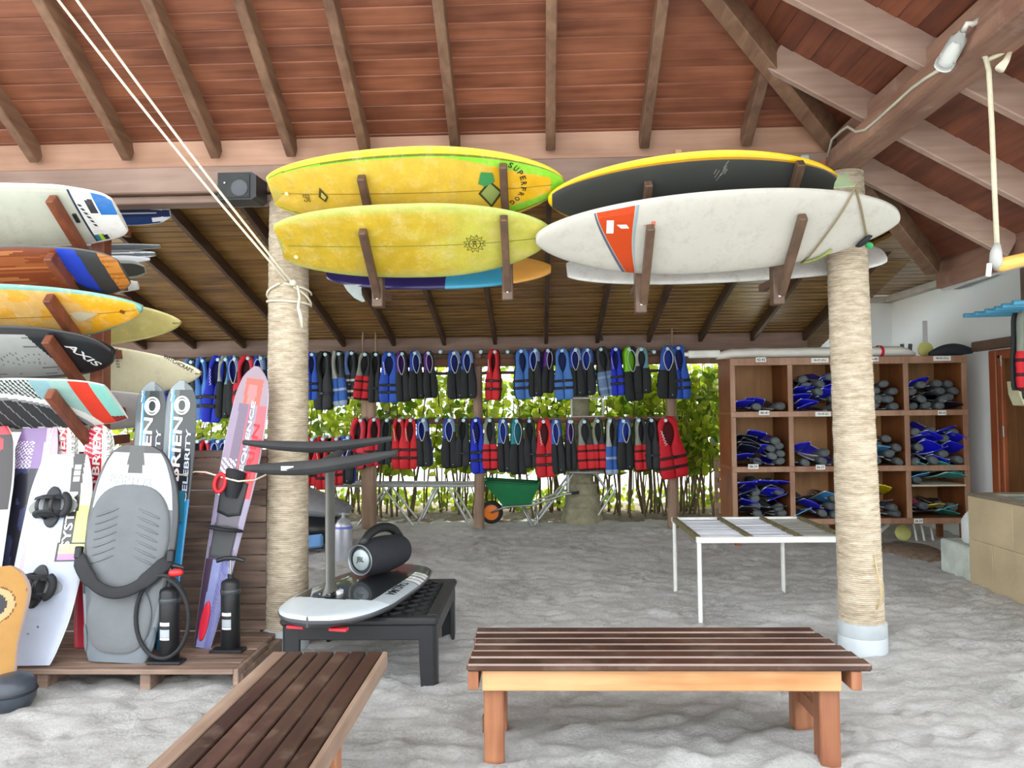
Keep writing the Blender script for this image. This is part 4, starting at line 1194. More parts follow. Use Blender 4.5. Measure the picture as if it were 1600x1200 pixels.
wing(fb + Vector((-.14, -.02, .02)), .92, .15, -.08, .045, 'rear_wing', tilt=.008, thick=.036)
m = MB(); m.box(fa.x - .17, fa.x - .10, fa.y - .055, fa.y - .052, fa.z - .012, fa.z + .012); m.build('cover_label', plain('label_white', hx('DADADA')), fw_, world=True)
for dx in (-.28, .22):
    mb = MB(); q = fl2w(490 + dx * 150, 972, .40); mb.obox((-L * .44, dx * .5, -.052), (.02, 0, 0), (0, .05, 0), (0, 0, .008), .003); mb.build('red_tab', plain('tab_red', hx('D8323E')), foil)

# ---- portable loudspeaker on the foil board
sa, sb = Vector((-1.145, 4.78, 0)), Vector((-.955, 5.16, 0))
zc = .435 + .0475 + .118
ax = (sb - sa).normalized()
SM = frame((sa.x, sa.y, zc), ax.cross(Vector((0, 0, 1))), ax)           # local z along the barrel
spk = empty('portable_speaker', M=SM); tag(spk, 'black barrel-shaped portable speaker with a handle resting on the foil board', 'speaker')
LN = (sb - sa).length
MB().lathe([(.080, .02), (.092, .0), (.099, .012), (.113, LN * .2), (.122, LN * .45), (.120, LN * .6), (.110, LN * .85), (.098, LN - .01), (.092, LN), (.08, LN - .02)], 32, caps=False).build('barrel', plain('speaker_mesh', hx('24262E'), rough=.7, var=.12, bump=.5, bscale=220), spk, smooth=50)
MB().lathe([(.096, .002), (.099, -.006), (.094, -.010), (.090, -.004), (.085, .012)], 32, caps=False).build('front_ring', plain('speaker_ring', hx('8C9294'), rough=.3, metal=.6), spk, smooth=True)
cone = MB().lathe([(.086, .014), (.080, .022), (.072, .016), (.068, .008), (.03, .004), (.0005, .003)], 32, caps=False).build('bass_cone', plain('speaker_cone', hx('3E4A50'), rough=.5), spk, smooth=True)
badge = MB().lathe([(.0005, -.001), (.06, -.001), (.066, .004), (.066, .012)], 32, caps=False).build('badge_disc', plain('speaker_disc', hx('A9B4B6'), rough=.4, metal=.3), spk, smooth=40)
mb = MB()
vs_, fs_, w_, h_ = text_mesh('JBL', .02); k_ = .062 / w_
mb.add([(a * k_, -b * k_, -.003) for a, b in vs_], fs_)
lt = mb.build('lettering', plain('speaker_letters', hx('20262A')), badge); 
MB().lathe([(.08, LN - .02), (.0005, LN - .012)], 24, caps=False).build('rear_cone', M_blackp, spk, smooth=True)
# which local direction is up?
upl = SM.inverted().to_3x3() @ Vector((0, 0, 1))
hp = []
for i in range(17):
    u = i / 16; h = .085 + .092 * math.sin(math.pi * u) ** .5
    hp.append(upl * h + Vector((0, 0, .03 + (LN - .06) * u)))
MB().tube(hp, [.034] + [.024] * 15 + [.034], 10, flat=1.3).build('handle', M_blackp, spk, smooth=True)

# ---- white slatted metal table behind the bench
M_wpaint = plain('white_paint_metal', hx('E0E2DE'), rough=.5, var=.08, scale=12)
M_moss = plain('mossy_strip', hx('6A6444'), rough=.9, var=.4, scale=25)
M_wslat = plain('white_slat', hx('C9CBD4'), rough=.5, var=.10, rand=.18)
M_gslat = plain('grey_slat', hx('8E8C86'), rough=.7, var=.2, rand=.15)
q1, q2, q3 = atZ(1050, 926, 0), atZ(1103, 976, 0), atZ(1222, 922, 0)
wz = .60
sx0, sx1, sy0, sy1 = (q1.x + q2.x) / 2 - .0, q3.x + .14, q2.y, (q1.y + q3.y) / 2
wt_ = empty('slatted_table', ((sx0 + sx1) / 2, (sy0 + sy1) / 2, 0)); tag(wt_, 'white metal table with a slatted top and mossy strips before the fin shelves', 'table')
for (xx, yy) in ((sx0, sy0), (sx1, sy0), (sx0, sy1), (q3.x, sy1)):
    MB().tube([(xx, yy, -.06), (xx, yy, wz)], .016, 10).build('leg', M_wpaint, wt_, smooth=60, world=True)
MB().box(sx0 - .02, sx1 + .02, sy0 - .02, sy0 + .015, wz - .02, wz + .022, .004).build('frame_bar', M_wpaint, wt_, world=True)
MB().box(sx0 - .02, sx1 + .02, sy1 - .015, sy1 + .02, wz - .02, wz + .022, .004).build('frame_bar', M_wpaint, wt_, world=True)
for i, xx in enumerate((sx0, sx0 + (sx1 - sx0) * .36, sx0 + (sx1 - sx0) * .70, sx1)):
    MB().box(xx - .02, xx + .02, sy0 + .015, sy1 - .015, wz - .012, wz + .026, .004).build('divider', M_moss, wt_, world=True)
edges = [sx0, sx0 + (sx1 - sx0) * .36, sx0 + (sx1 - sx0) * .70, sx1]
nsl = 13
for i in range(3):
    for k in range(nsl):
        yy = sy0 + .03 + (sy1 - sy0 - .06) * (k + .5) / nsl
        MB().box(edges[i] + .02, edges[i + 1] - .02, yy - .019, yy + .019, wz - .006, wz + .010 + random.uniform(-.003, .003), .003).build('slat', M_wslat if i < 2 else M_gslat, wt_, world=True)
# ================================================================= GEAR LEANING ON THE DECK
def lean(pb, pt, Yt, z0=None):
    z0 = ZD + .004 if z0 is None else z0
    a = atZ(pb[0], pb[1], z0); b = atY(pt[0], pt[1], Yt)
    return frame((a + b) / 2, b - a, Vector((0, -1, .15))), (b - a).length
def gear(name, B, colfn, M, mat, label, cat, group=None, N=110, Mn=24):
    return make_board(name, B, colfn, M, mat, label, cat, group, N, Mn)
def ell(cx, cy, rx, ry, n=28, a0=0.0):
    return [(cx + rx * math.cos(2 * math.pi * k / n + a0), cy + ry * math.sin(2 * math.pi * k / n + a0)) for k in range(n)]
def slab(B, poly, h, e=0.0):
    """raised pad following the deck: polygon ring with domed top"""
    mb = MB(); n = len(poly); cx = sum(p[0] for p in poly) / n; cy = sum(p[1] for p in poly) / n
    def at(k, s, z): 
        x = cx + (poly[k][0] - cx) * s; y = cy + (poly[k][1] - cy) * s; return (x, y, B.surf(x, y) + z + e)
    rings = [(1.0, -.004), (1.0, h * .6), (.95, h * .95), (.80, h), (.5, h), (.2, h)]
    vs = [at(k, s, z) for s, z in rings for k in range(n)]; fs = []
    for i in range(len(rings) - 1):
        for k in range(n):
            l = (k + 1) % n; fs.append((i * n + k, i * n + l, (i + 1) * n + l, (i + 1) * n + k))
    fs.append(tuple((len(rings) - 1) * n + k for k in range(n)))
    mb.add(vs, fs); return mb
def binding(root, B, x, y, ang, s=1.0):
    """wakeboard binding: foot bed, boot shell halves, straps"""
    ca, sa = math.cos(ang), math.sin(ang)
    def R(u, v): return (x + (u * ca - v * sa) * s, y + (u * sa + v * ca) * s)
    bed = slab(B, [R(*p) for p in ell(0, 0, .145, .06)], .012).build('foot_bed', plain('binding_grey', hx('8C9092'), rough=.7), root, smooth=50)
    slab(B, [R(*p) for p in ell(.0, 0, .055, .12, 20)], .010, .004).build('base_plate', M_blackp, root, smooth=50)
    z = B.surf(x, y)
    for sg in (-1, 1):                             # boot sides curling up from the bed
        rings = []
        for i in range(9):
            u = -.085 + .17 * i / 8; h = .075 * math.sin(math.pi * (i + 1) / 10) + .015
            p = []
            for k in range(8):
                a = math.pi / 2 * k / 7
                vv = sg * (.062 - .02 * (1 - math.cos(a))); zz = h * math.sin(a)
                p.append((u, vv, zz))
            q = [(u, v - sg * .010, w) for u, v, w in reversed(p)]
            rings.append([Vector((*R(a, b), z + .012 + c * s)) for a, b, c in (p + q if sg > 0 else list(reversed(p + q)))])
        m = MB(); m.loft(rings); m.build('boot_side', M_rubber, root, smooth=60)
    for u in (-.045, .035):
        pts = []
        for k in range(13):
            a = math.pi * k / 12; pts.append(Vector((*R(u, .066 * math.cos(a)), z + .012 + (.085 * math.sin(a)) * s)))
        m = MB(); m.tube(pts, .012 * s, 6, flat=.5); m.build('strap', M_blackp, root, smooth=True)
    heel = []
    for k in range(13):
        a = math.pi * (k / 12 - .5); heel.append(Vector((*R(-.085 - .03 * math.cos(a), .055 * math.sin(a)), z + .045 * s)))
    m = MB(); m.tube(heel, .022 * s, 8); m.build('heel_cup', M_rubber, root, smooth=True)
    return bed

# ---- black board with a red hook, half out of frame
def c_hook(t, v, top, q):
    if q > .94: return hx('BFC2C0')
    dx, dy = (t - .86) * 1.35, (v) * .2
    r = math.hypot(dx + .02, dy - .0)
    if .10 < r < .16 and (v > -.5): return hx('D8263A')
    if t > .96: return hx('D8263A')
    return hx('2A2425') if t > .62 else hx('B8BCB4')
M, L = lean((-72, 1040), (-14, 668), 4.62)
B = Board(L, .40, .035, pts=[(0, .5), (.08, .82), (.3, 1), (.7, 1), (.92, .85), (1, .55)], rail=4)
hk = gear('wakeboard', B, c_hook, M, M_gloss, 'black and pale wakeboard with a red hook graphic beside the purple slalom ski', 'wakeboard', 'boards and skis leaning on the deck')
binding(hk, B, -.05, 0, math.pi / 2, 1.1)
# ---- black and purple board lettered BR
def c_pur(t, v, top, q):
    if q > .95: return hx('2A2630')
    if t > .78:
        if v < -.35: return hx('C9A9C2') if t < .99 else hx('E0C8DC')
        if t < .90 and v > .1 and ((t * 60 + v * 6) % 1) < .4: return hx('E2DEE8')
        return hx('84689A')
    if v < -.4 and t > .50: return hx('2C2A2E') if ((t * 70) % 1) < .5 and t > .62 else (hx('D9D6C8') if t > .56 else hx('3E3A40'))
    if v < -.15: return hx('3A3640')
    n_ = mnoise.noise((t * 8, v * 2, 3)); return hx('23222E') if n_ > -.1 else hx('3C4060')
M, L = lean((-2, 1030), (66, 655), 4.70)
B = Board(L, .30, .03, pts=[(0, .6), (.15, .9), (.5, 1), (.8, 1), (.95, .8), (1, .5)], rail=4)
pu = gear('slalom_ski', B, c_pur, M, M_gloss, 'black and purple ski with yellow-green letters behind the white wakeboard', 'water ski', 'boards and skis leaning on the deck', N=200, Mn=30)
mb = MB(); letter(mb, 'SEQUENCE', B.surf, L * .36, -.085, .36, height=.035, col=hx('EDE8EE'), shear=.15); mb.build('lettering', M_print, pu)
mb = MB(); letter(mb, 'BR', B.surf, -.10, -.085, .30, height=.085, col=hx('D6E69A'), bold=.02); mb.build('lettering', M_print, pu)

# ---- red skis lettered O'BRIEN
def c_red(t, v, top, q):
    if q > .95: return hx('D9D4CC')
    if v < -.48: return hx('A9A8A0') if ((t * 40 + v * 5) % 1) < .5 else hx('6E6C68')
    if v < -.22: return hx('E9E6D4')
    if t > .84 and ((t * 46 - v * 1.5) % 1) < .28: return hx('E8C9CC')
    return hx('C81E3A')
def ski(pb, pt, Yt, W, colfn, label, mat=None, name='water_ski'):
    M, L = lean(pb, pt, Yt)
    B = Board(L, W, .022, pts=[(0, .45), (.10, .62), (.5, .86), (.78, 1), (.91, .96), (.965, .74), (1, .16)], rail=5, rock1=.05)
    return gear(name, B, colfn, M, mat or M_gloss, label, 'water ski', 'boards and skis leaning on the deck', N=200, Mn=24), B, L
for (pb, pt, Yt, lab) in (((73, 1012), (108, 664), 4.74, 'red and cream water ski behind the white wakeboard'), ((127, 1012), (163, 664), 4.74, 'red and cream water ski between the white wakeboard and the grey kneeboard')):
    rk, B, L = ski(pb, pt, Yt, .20, c_red, lab)
    mb = MB(); letter(mb, "O'BRIEN", B.surf, L * .33, .012, .42, height=.052, col=hx('F2ECE4'), shear=.1); mb.build('lettering', M_print, rk)
    mb = MB(); letter(mb, 'VORTEX', B.surf, L * .38, -.064, .26, height=.022, col=hx('F2ECE4')); mb.build('lettering', M_print, rk)

# ---- white wakeboard with two bindings
def c_sys(t, v, top, q):
    if q > .97: return hx('C9CED4')
    if t > .56:
        if -.62 < v < -.28: return hx('3A3838')
        if v <= -.62: return hx('F0F1EC') if t > .82 else (hx('D6E67E') if t < .74 else hx('E6EEB4'))
        if v > .72 and t < .8: return hx('E6EFC0')
    elif t > .47 and v < -.22:
        if t < .475 or t > .555 or v > -.25: return hx('2A2A2E')
        return hx('B884C8') if t < .505 else hx('D2E48C')
    elif .30 < t < .62 and .66 < v < .8: return hx('B9A0D4')
    return hx('AEB6C8')
M, L = lean((47, 1040), (108, 712), 4.60)
B = Board(L, .42, .04, pts=[(0, .60), (.06, .72), (.25, .93), (.5, 1), (.78, .95), (.96, .74), (1, .62)], rail=4, rock0=.02, rock1=.03)
sy = gear('wakeboard', B, c_sys, M, M_gloss, 'white wakeboard with lime and purple panels and two black bindings', 'wakeboard', 'boards and skis leaning on the deck', N=180, Mn=40)
mb = MB(); letter(mb, 'SYSTEM', B.surf, L * .17, -.092, .34, height=.052, col=hx('F0F0EA')); mb.build('lettering', M_print, sy)
mb = MB()
for i, t in enumerate((.86, .89, .92)): patch(mb, [(L * (t - .5), -.115), (L * (t - .5) + .03, -.115), (L * (t - .5) + .03, -.075), (L * (t - .5), -.075)], B.surf, .003, hx('E6E6E0'))
mb.build('print', M_print, sy)
binding(sy, B, L * .235, .025, math.pi / 2 + .05, 1.05); binding(sy, B, -L * .145, .03, math.pi / 2 - .1, 1.05)
for (x, y) in ((.33, .02), (.36, .02), (.39, .02), (.27, .03), (-.36, .03), (-.33, -.02)):
    m = MB(); m.lathe([(.006, 0), (.006, .002)], 8, Matrix.Translation((L * x, y, B.surf(L * x, y)))); m.build('insert', M_steel, sy)

# ---- blue skis
def c_blu(t, v, top, q):
    if t > .965: return hx('8C979A') if v > -.2 else hx('5E686A')
    if v > .62 and t > .70: return hx('6E7A80')
    if v > .40 and t > .66: return hx('E6EAE8') if v > .54 else hx('4FA3D6')
    if v > .40 and t > .58: return hx('EDEFEA')
    if t < .55: return hx('2A8FC8') if v < .3 else hx('1E2A34')
    if t > .80: return hx('33383A') if v < .1 else hx('54605F')
    return hx('20242A') if v < .2 else hx('86A4C0')
for (pb, pt, Yt, lab) in (((205, 1012), (244, 599), 4.80, 'blue and grey water ski half hidden by the kneeboard'), ((253, 1015), (290, 597), 4.74, 'blue and grey water ski fully showing its white lettering beside the kneeboard')):
    bk, B, L = ski(pb, pt, Yt, .205, c_blu, lab)
    mb = MB(); letter(mb, "O'BRIEN", B.surf, L * .19, .012, .56, height=.062, col=hx('F0E6E0'), shear=.1, bold=.02); mb.build('lettering', M_print, bk)
    mb = MB(); letter(mb, 'CELEBRITY', B.surf, L * .175, -.060, .46, height=.032, col=hx('C9D2E4'), shear=.1); mb.build('lettering', M_print, bk)
    mb = MB(); c = L * .405
    for k in range(20):
        a0, a1 = 2 * math.pi * k / 20, 2 * math.pi * (k + 1) / 20
        for (ro, ri) in ((.052, .043), (.036, .028)):
            patch(mb, [(c + ro * 1.15 * math.cos(a0), -.01 + ro * math.sin(a0)), (c + ro * 1.15 * math.cos(a1), -.01 + ro * math.sin(a1)), (c + ri * 1.15 * math.cos(a1), -.01 + ri * .8 * math.sin(a1)), (c + ri * 1.15 * math.cos(a0), -.01 + ri * .8 * math.sin(a0))], B.surf, .003, hx('ECEEEC'))
    mb.build('logo_ring', M_print, bk)
    slab(B, [(L * x - L * .02, y) for x, y in [(-.02, .07), (-.02, -.07), (.10, -.065), (.10, .065)]], .03).build('toe_strap', plain('ski_teal', hx('1F6E84'), rough=.5), bk, smooth=50)

# ---- purple slalom ski
def c_sla(t, v, top, q):
    if q > .93: return hx('A9A2B8')
    if t < .30:
        if v > .30: return hx('4A384E')
        if v > -.1: return hx('8E96C8')
        if v > -.55: return hx('6A6CA8') if ((t * 90 + v * 12) % 1) < .6 else hx('8286BE')
        return hx('A4A4C8')
    if t < .52: return hx('8E86A0') if abs(v) > .6 else hx('544C5A')
    if t < .86:
        if v < -.42: return hx('E0303C') if t < .74 else hx('D8505A')
        if v < -.12: return hx('8A8090')
        if .0 < v < .06: return hx('D84A5E')
        if v > .12 and t < .66 and ((t * 50 - v * 3) % 1) < .5: return hx('E8E6EE')
        return hx('6A5870') if v < .55 else hx('8A7890')
    if t < .955 and abs(v + .05) < .45: return hx('E0503E') if (abs(v) > .22 or t > .93) else hx('B86E6E')
    return hx('8E7A86')
M, L = lean((316, 1012), (406, 575), 4.80)
B = Board(L, .25, .03, pts=[(0, .42), (.08, .54), (.4, .84), (.68, 1), (.86, .92), (.95, .68), (1, .14)], rail=5, rock1=.05)
sl = gear('slalom_ski', B, c_sla, M, M_gloss, 'purple and red slalom ski leaning on the boarded partition', 'water ski', 'boards and skis leaning on the deck', N=240, Mn=36)
mb = MB(); letter(mb, 'SEQUENCE', B.surf, L * .23, -.024, .50, height=.032, col=hx('F4F0F4'), shear=.15); mb.build('lettering', M_print, sl)
mb = MB(); letter(mb, "O'BRIEN", B.surf, L * .15, -.066, .50, height=.042, col=hx('C81830'), shear=.1); mb.build('lettering', M_print, sl)
slab(B, [(L * .02 + x, y) for x, y in [(-.10, .075), (-.12, .0), (-.10, -.075), (.10, -.085), (.12, 0), (.10, .085)]], .012).build('boot_plate', M_blackp, sl, smooth=50)
# front boot: open rubber shell with a red lining showing
rings = []; nb = 16; x0 = L * .055
for i in range(8):
    u = i / 7; cx_ = x0 + .10 - .16 * u; z_ = B.surf(cx_, 0) + .005
    w_ = .062 * (1 - .35 * u * u); h_ = .095 - .055 * u
    rings.append([Vector((cx_ + .02 * math.sin(a) * (1 - u), w_ * math.cos(a), z_ + max(-.004, h_ * math.sin(a)))) for a in [2 * math.pi * k / nb for k in range(nb)]])
m = MB(); m.loft(rings); m.build('front_boot', M_rubber, sl, smooth=60)
m = MB(); c_ = Vector((x0 + .02, .065, B.surf(x0, 0) + .075)); pts = [c_ + Vector((.055 * math.cos(a), .028 * math.sin(a), .012 * math.sin(a))) for a in [2 * math.pi * k / 20 for k in range(20)]]
m.tube(pts, .012, 8, closed=True); m.build('boot_collar', plain('collar_red', hx('D8202E'), rough=.5), sl, smooth=True)
m = MB(); m.add([c_ + Vector((.05 * math.cos(a), .026 * math.sin(a), -.006)) for a in [2 * math.pi * k / 20 for k in range(20)]], [tuple(range(20))]); m.build('boot_lining', plain('lining_darkred', hx('7E1420')), sl)
slab(B, [(-L * .135 + x, y) for x, y in [(-.10, .065), (-.10, -.065), (.09, -.07), (.10, 0), (.09, .07)]], .010).build('rear_plate', plain('plate_grey', hx('4C4E50'), rough=.7), sl, smooth=50)
pts = [Vector((-L * .09, .072 * math.cos(a), B.surf(-L * .09, 0) + .075 * math.sin(a))) for a in [math.pi * k / 12 for k in range(13)]]
m = MB(); m.tube(pts, .05, 8, flat=.25); m.build('rear_toe_loop', M_rubber, sl, smooth=True)
slab(B, [(-L * .41 + x, .012 + y) for x, y in ell(0, 0, .12, .026, 20)], .012).build('fin_block', plain('fin_red', hx('DE2440'), rough=.4), sl, smooth=50)

# ---- grey kneeboard
def c_knee(t, v, top, q):
    if q > .87: return hx('3A3C40') if t > .3 else hx('7A8288')
    if t > .70:
        if abs(v) < .16 + .10 * (1 - t) and t > .87: return hx('4A4C4C')
        if t > .965: return hx('3E4042')
        return hx('B4BCC2')
    if t < .12: return hx('727A82')
    return hx('5E656A')
M, L = lean((183, 1034), (222, 697), 4.46)
B = Board(L, .56, .075, pts=[(0, .60), (.03, .66), (.2, .82), (.45, .98), (.62, 1), (.78, .93), (.9, .76), (.97, .56), (1, .34)], rail=5, rock1=.03)
kn = gear('kneeboard', B, c_knee, M, M_gloss, 'grey kneeboard with padded knee wells and a black strap', 'kneeboard', 'boards and skis leaning on the deck', N=160, Mn=40)
M_pad = plain('knee_pad', hx('6C7073'), rough=.85, var=.08, bump=.2, bscale=30)
pad = []
for k in range(40):
    a = 2 * math.pi * k / 40; ca, sa = math.cos(a), math.sin(a)
    pad.append((L * .06 + .44 * (abs(ca) ** .8) * (1 if ca > 0 else -1) * .72, .245 * (abs(sa) ** .75) * (1 if sa > 0 else -1) * (1 - .10 * (ca < 0) * abs(ca))))
pd = slab(B, pad, .028).build('pad', M_pad, kn, smooth=50)
pd2 = slab(B, [(-L * .30 + .20 * math.cos(a), .19 * (abs(math.sin(a)) ** .7) * (1 if math.sin(a) > 0 else -1)) for a in [2 * math.pi * k / 36 for k in range(36)]], .018).build('lower_pad', M_pad, kn, smooth=50)
for sg in (-1, 1):                                     # ribs moulded into the knee wells
    for k in range(7):
        xk = L * .20 - k * .045
        pts = [Vector((xk - .05 * u, sg * (.06 + .13 * u), B.surf(xk, sg * .12) + .030)) for u in (0, .25, .5, .75, 1)]
        m = MB(); m.tube(pts, [.003, .006, .007, .006, .003], 6, flat=.6); m.build('rib', M_pad, pd, smooth=True)
sp = []
for k in range(21):
    u = -1 + k / 10; x = -L * .02 - .20 * (1 - u * u); y = u * .275
    sp.append(Vector((x, y, B.surf(x, y) + .045 + .035 * (1 - u * u))))
m = MB(); m.tube(sp, [.03] + [.045] * 4 + [.034] * 11 + [.045] * 4 + [.03], 8, flat=.22); st = m.build('strap', plain('strap_web', hx('2A2B2E'), rough=.85, bump=.2, bscale=120), kn, smooth=True)
for sg in (-1, 1):
    m = MB(); m.obox((-L * .01, sg * .275, B.surf(0, .27) + .04), (.035, 0, 0), (0, .02, 0), (0, 0, .018), .006); m.build('buckle', M_blackp, st)
mb = MB(); letter(mb, 'RAPTOR', B.surf, L * .335, .02, .26, ang=-math.pi / 2 - .08, height=.06, col=hx('B4BEC6')); mb.build('lettering', M_print, kn)
for sg in (-1, 1):
    slab(B, [(-L * .40 + x, sg * .195 + y + x * sg * .12) for x, y in ell(0, 0, .08, .016, 16)], .008).build('grip_strip', plain('grip_grey', hx('6E767C'), rough=.8), kn, smooth=50)

# ---- hand pumps
def pump(px, py, label, hose):
    p = atZ(px, py, ZD + .003); root = empty('hand_pump', (p.x, p.y, ZD)); tag(root, label, 'pump', 'hand pumps on the deck')
    b = p + Vector((0, .02, 0))
    def T(z): return Matrix.Translation((b.x, b.y, ZD + z))
    body = MB().lathe([(.050, .012), (.056, .02), (.056, .40), (.050, .415), (.03, .425), (.018, .43), (.018, .455)], 20, T(0)).build('barrel', M_blackp, root, smooth=50, world=True)
    MB().lathe([(.058, .34), (.060, .345), (.060, .362), (.058, .367)], 20, T(0), caps=False).build('band', plain('pump_band', hx('3C4044'), rough=.3), root, smooth=True, world=True)
    mb = MB(); mb.obox((b.x - .002, b.y - .03, ZD + .008), (.10, 0, 0), (0, .045, 0), (0, 0, .009), .006); mb.build('foot_plate', M_blackp, root, world=True)
    MB().tube([(b.x, b.y, ZD + .42), (b.x, b.y, ZD + .56)], .007, 8).build('rod', M_steel, root, smooth=60, world=True)
    MB().tube([(b.x - .085, b.y, ZD + .535), (b.x - .03, b.y, ZD + .55), (b.x + .03, b.y, ZD + .55), (b.x + .085, b.y, ZD + .535)], .014, 8).build('handle', M_blackp, root, smooth=60, world=True)
    # printed paper label bent round the barrel
    mb = MB(); n = 6
    for i in range(n):
        a0, a1 = math.radians(-125 + 60 * i / n), math.radians(-125 + 60 * (i + 1) / n)
        for (za, zb_, c) in ((.215, .235, 'E4E6E8'), (.20, .212, '2A2C30'), (.15, .195, 'AEB6BC'), (.135, .148, 'D8DCE0')):
            r = .0575; mb.add([(b.x + r * math.cos(a0), b.y + r * math.sin(a0), ZD + za), (b.x + r * math.cos(a1), b.y + r * math.sin(a1), ZD + za), (b.x + r * math.cos(a1), b.y + r * math.sin(a1), ZD + zb_), (b.x + r * math.cos(a0), b.y + r * math.sin(a0), ZD + zb_)], [(0, 1, 2, 3)], hx(c))
    mb.build('label', M_print, body, world=True)
    return root, b
p1, b1_ = pump(262, 1034, 'black hand pump with a looped hose and red nozzle before the kneeboard', True)
p2, b2_ = pump(358, 1016, 'black hand pump without its hose standing before the boarded partition', False)
hs_ = []
for k in range(41):
    a = math.radians(70 - 400 * k / 40)
    hs_.append(Vector((b1_.x - .015 + (.17 - .02 * k / 40) * math.cos(a), b1_.y - .085 - .02 * math.sin(a * .5) + .0006 * k, ZD + .27 + .235 * math.sin(a))))
MB().tube(hs_, .012, 8).build('hose', M_rubber, p1, smooth=True, world=True)
MB().tube([hs_[0], Vector((b1_.x, b1_.y, ZD + .47))], .014, 8).build('hose_joint', M_rubber, p1, smooth=True, world=True)
nz = Vector((b1_.x + .03, b1_.y - .06, ZD + .52))
MB().tube([nz, nz + Vector((.03, 0, .0)), nz + Vector((.06, 0, .003)), nz + Vector((.075, 0, .003))], [.016, .024, .02, .012], 10).build('nozzle', plain('nozzle_red', hx('E02A2C'), rough=.4), p1, smooth=True, world=True)

# ---- tan board and dark buoy at the deck's end
def c_tan(t, v, top, q):
    if q > .93: return hx('8C7A74')
    if .88 < q < .90: return hx('7A5A30')
    dx, dy = (t - .66) * .72, v * .19
    r = math.hypot(dx, dy)
    if r < .07: return hx('3A3A3C')
    if .11 < r < .118: return hx('6A4A26')
    if r < .11: return hx('B9986C')
    return hx('A67C42')
a = atY(-12, 1066, 4.02); b = atY(-4, 886, 4.14)
M = frame((a + b) / 2, b - a, Vector((0, -1, .1))); L = (b - a).length
B = Board(L, .40, .03, pts=[(0, .50), (.06, .66), (.3, .72), (.5, .86), (.75, 1.0), (.92, .78), (1, .4)], rail=5)
tn = gear('balance_board', B, c_tan, M, M_foam, 'tan waisted board with dark round grip leaning at the deck end', 'board', None, N=120, Mn=40)
by = atZ(-8, 1116, 0); M_buoy = plain('buoy_dark', hx('3C424C'), rough=.35, var=.2)
bu = empty('buoy', (by.x, by.y + .1, 0)); tag(bu, 'dark rounded plastic buoy on the sand under the tan board', 'buoy')
MB().lathe([(.02, -.02), (.09, -.01), (.115, .03), (.12, .08), (.115, .12), (.09, .15), (.04, .165), (.0005, .168)], 24, Matrix.Translation((by.x, by.y + .12, 0))).build('float_body', M_buoy, bu, smooth=True, world=True)
MB().tube([(by.x + .12 * math.cos(a), by.y + .12 + .12 * math.sin(a), .075) for a in [2 * math.pi * k / 24 for k in range(24)]], .006, 6, closed=True).build('seam', M_blackp, bu, smooth=True, world=True)

# ---- pale cord tied across the skis to the column
cd = []
for (px, py, Y) in ((274, 741, 4.50), (285, 742, 4.60), (305, 737, 4.72), (322, 738, 4.68), (345, 745, 4.62), (372, 752, 4.60), (398, 750, 4.66), (415, 742, 4.78), (421, 728, 4.87)): cd.append(atY(px, py, Y))
tag(MB().tube(cd, .006, 6).build('tie_cord', plain('cord_pale', hx('D8D2BE'), rough=.8), smooth=True), 'pale cord tied across the slalom ski to the rope-wrapped column', 'cord')
# ================================================================= VEST RACK
YK = 9.90
rack = empty('vest_rack', (0, YK, 0)); tag(rack, 'timber rack of posts and rails with pale blue pipe pegs for life vests', 'rack')
def rpost(px, r, ztop, square=False):
    x = atY(px, 760, YK).x
    m = MB()
    if square: m.box(x - r, x + r, YK - r, YK + r, -.05, ztop, .008)
    else: m.tube([(x, YK, -.05), (x + .01, YK, .8), (x, YK, 1.6), (x, YK, ztop)], [r, r * .95, r * .9, r * .85], 12)
    m.build('post', M_post, rack, smooth=50, world=True); return x
zu, zl = atY(800, 562, YK).z, atY(800, 657, YK).z
xa = rpost(577, .085, z0, True); xb = rpost(748, .07, z0); xc = rpost(1051, .075, z0 - .02)
M_railw = wood('rail_wood', hx('5E3A26'), hx('8A5E42'), 'X', grain=8, rough=.6, rand=.05, bump=.2)
for (zz, h, xl, xr_) in ((zu - .03, .10, xa, xc + .1), (zl + .0, .07, xa, xc + .08)):
    MB().box(xl, xr_, YK - .075, YK - .035, zz - h / 2, zz + h / 2, .006).build('rail', M_railw, rack, world=True)
zl2 = atY(340, 690, YK).z
for (zz, h) in ((zu - .02, .10), (zl2, .07)):
    MB().box(-5.6, xa - .06, YK - .075, YK - .035, zz - h / 2, zz + h / 2, .006).build('rail', M_railw, rack, world=True)
rpost(260, .07, z0)
MB().box(xa, xc, YK + .02, YK + .06, zu - .19, zu - .15, .004).build('batten', M_hang, rack, world=True)
for px in (567, 587, 1050):
    x = atY(px, 530, YK - .12).x
    MB().tube([(x, YK - .12, zu - .1), (x, YK - .12, atY(px, 513, YK).z)], .014, 8).build('rod', M_post, rack, smooth=60, world=True)
M_pvc = plain('pvc_pale_blue', hx('8CC4D4'), rough=.4, var=.05)
M_pvce = plain('pvc_end', hx('C4E6EE'), rough=.4, var=.03)
_pegmesh = MB().tube([(0, .23, .03), (0, .12, .014), (0, 0, 0)], .021, 10).mesh('peg', M_pvc, 60)
_pegend = MB().tube([(0, .004, 0), (0, -.006, 0)], .0225, 10).mesh('peg_end', M_pvce, 60)
def peg(px, py, Y=9.63):
    p = atY(px, py, Y)
    o = bpy.data.objects.new('peg', _pegmesh); COL.objects.link(o); attach(o, rack); o.location = p - Vector((0, YK, 0))
    e = bpy.data.objects.new('peg_end', _pegend); COL.objects.link(e); attach(e, o)
    return p

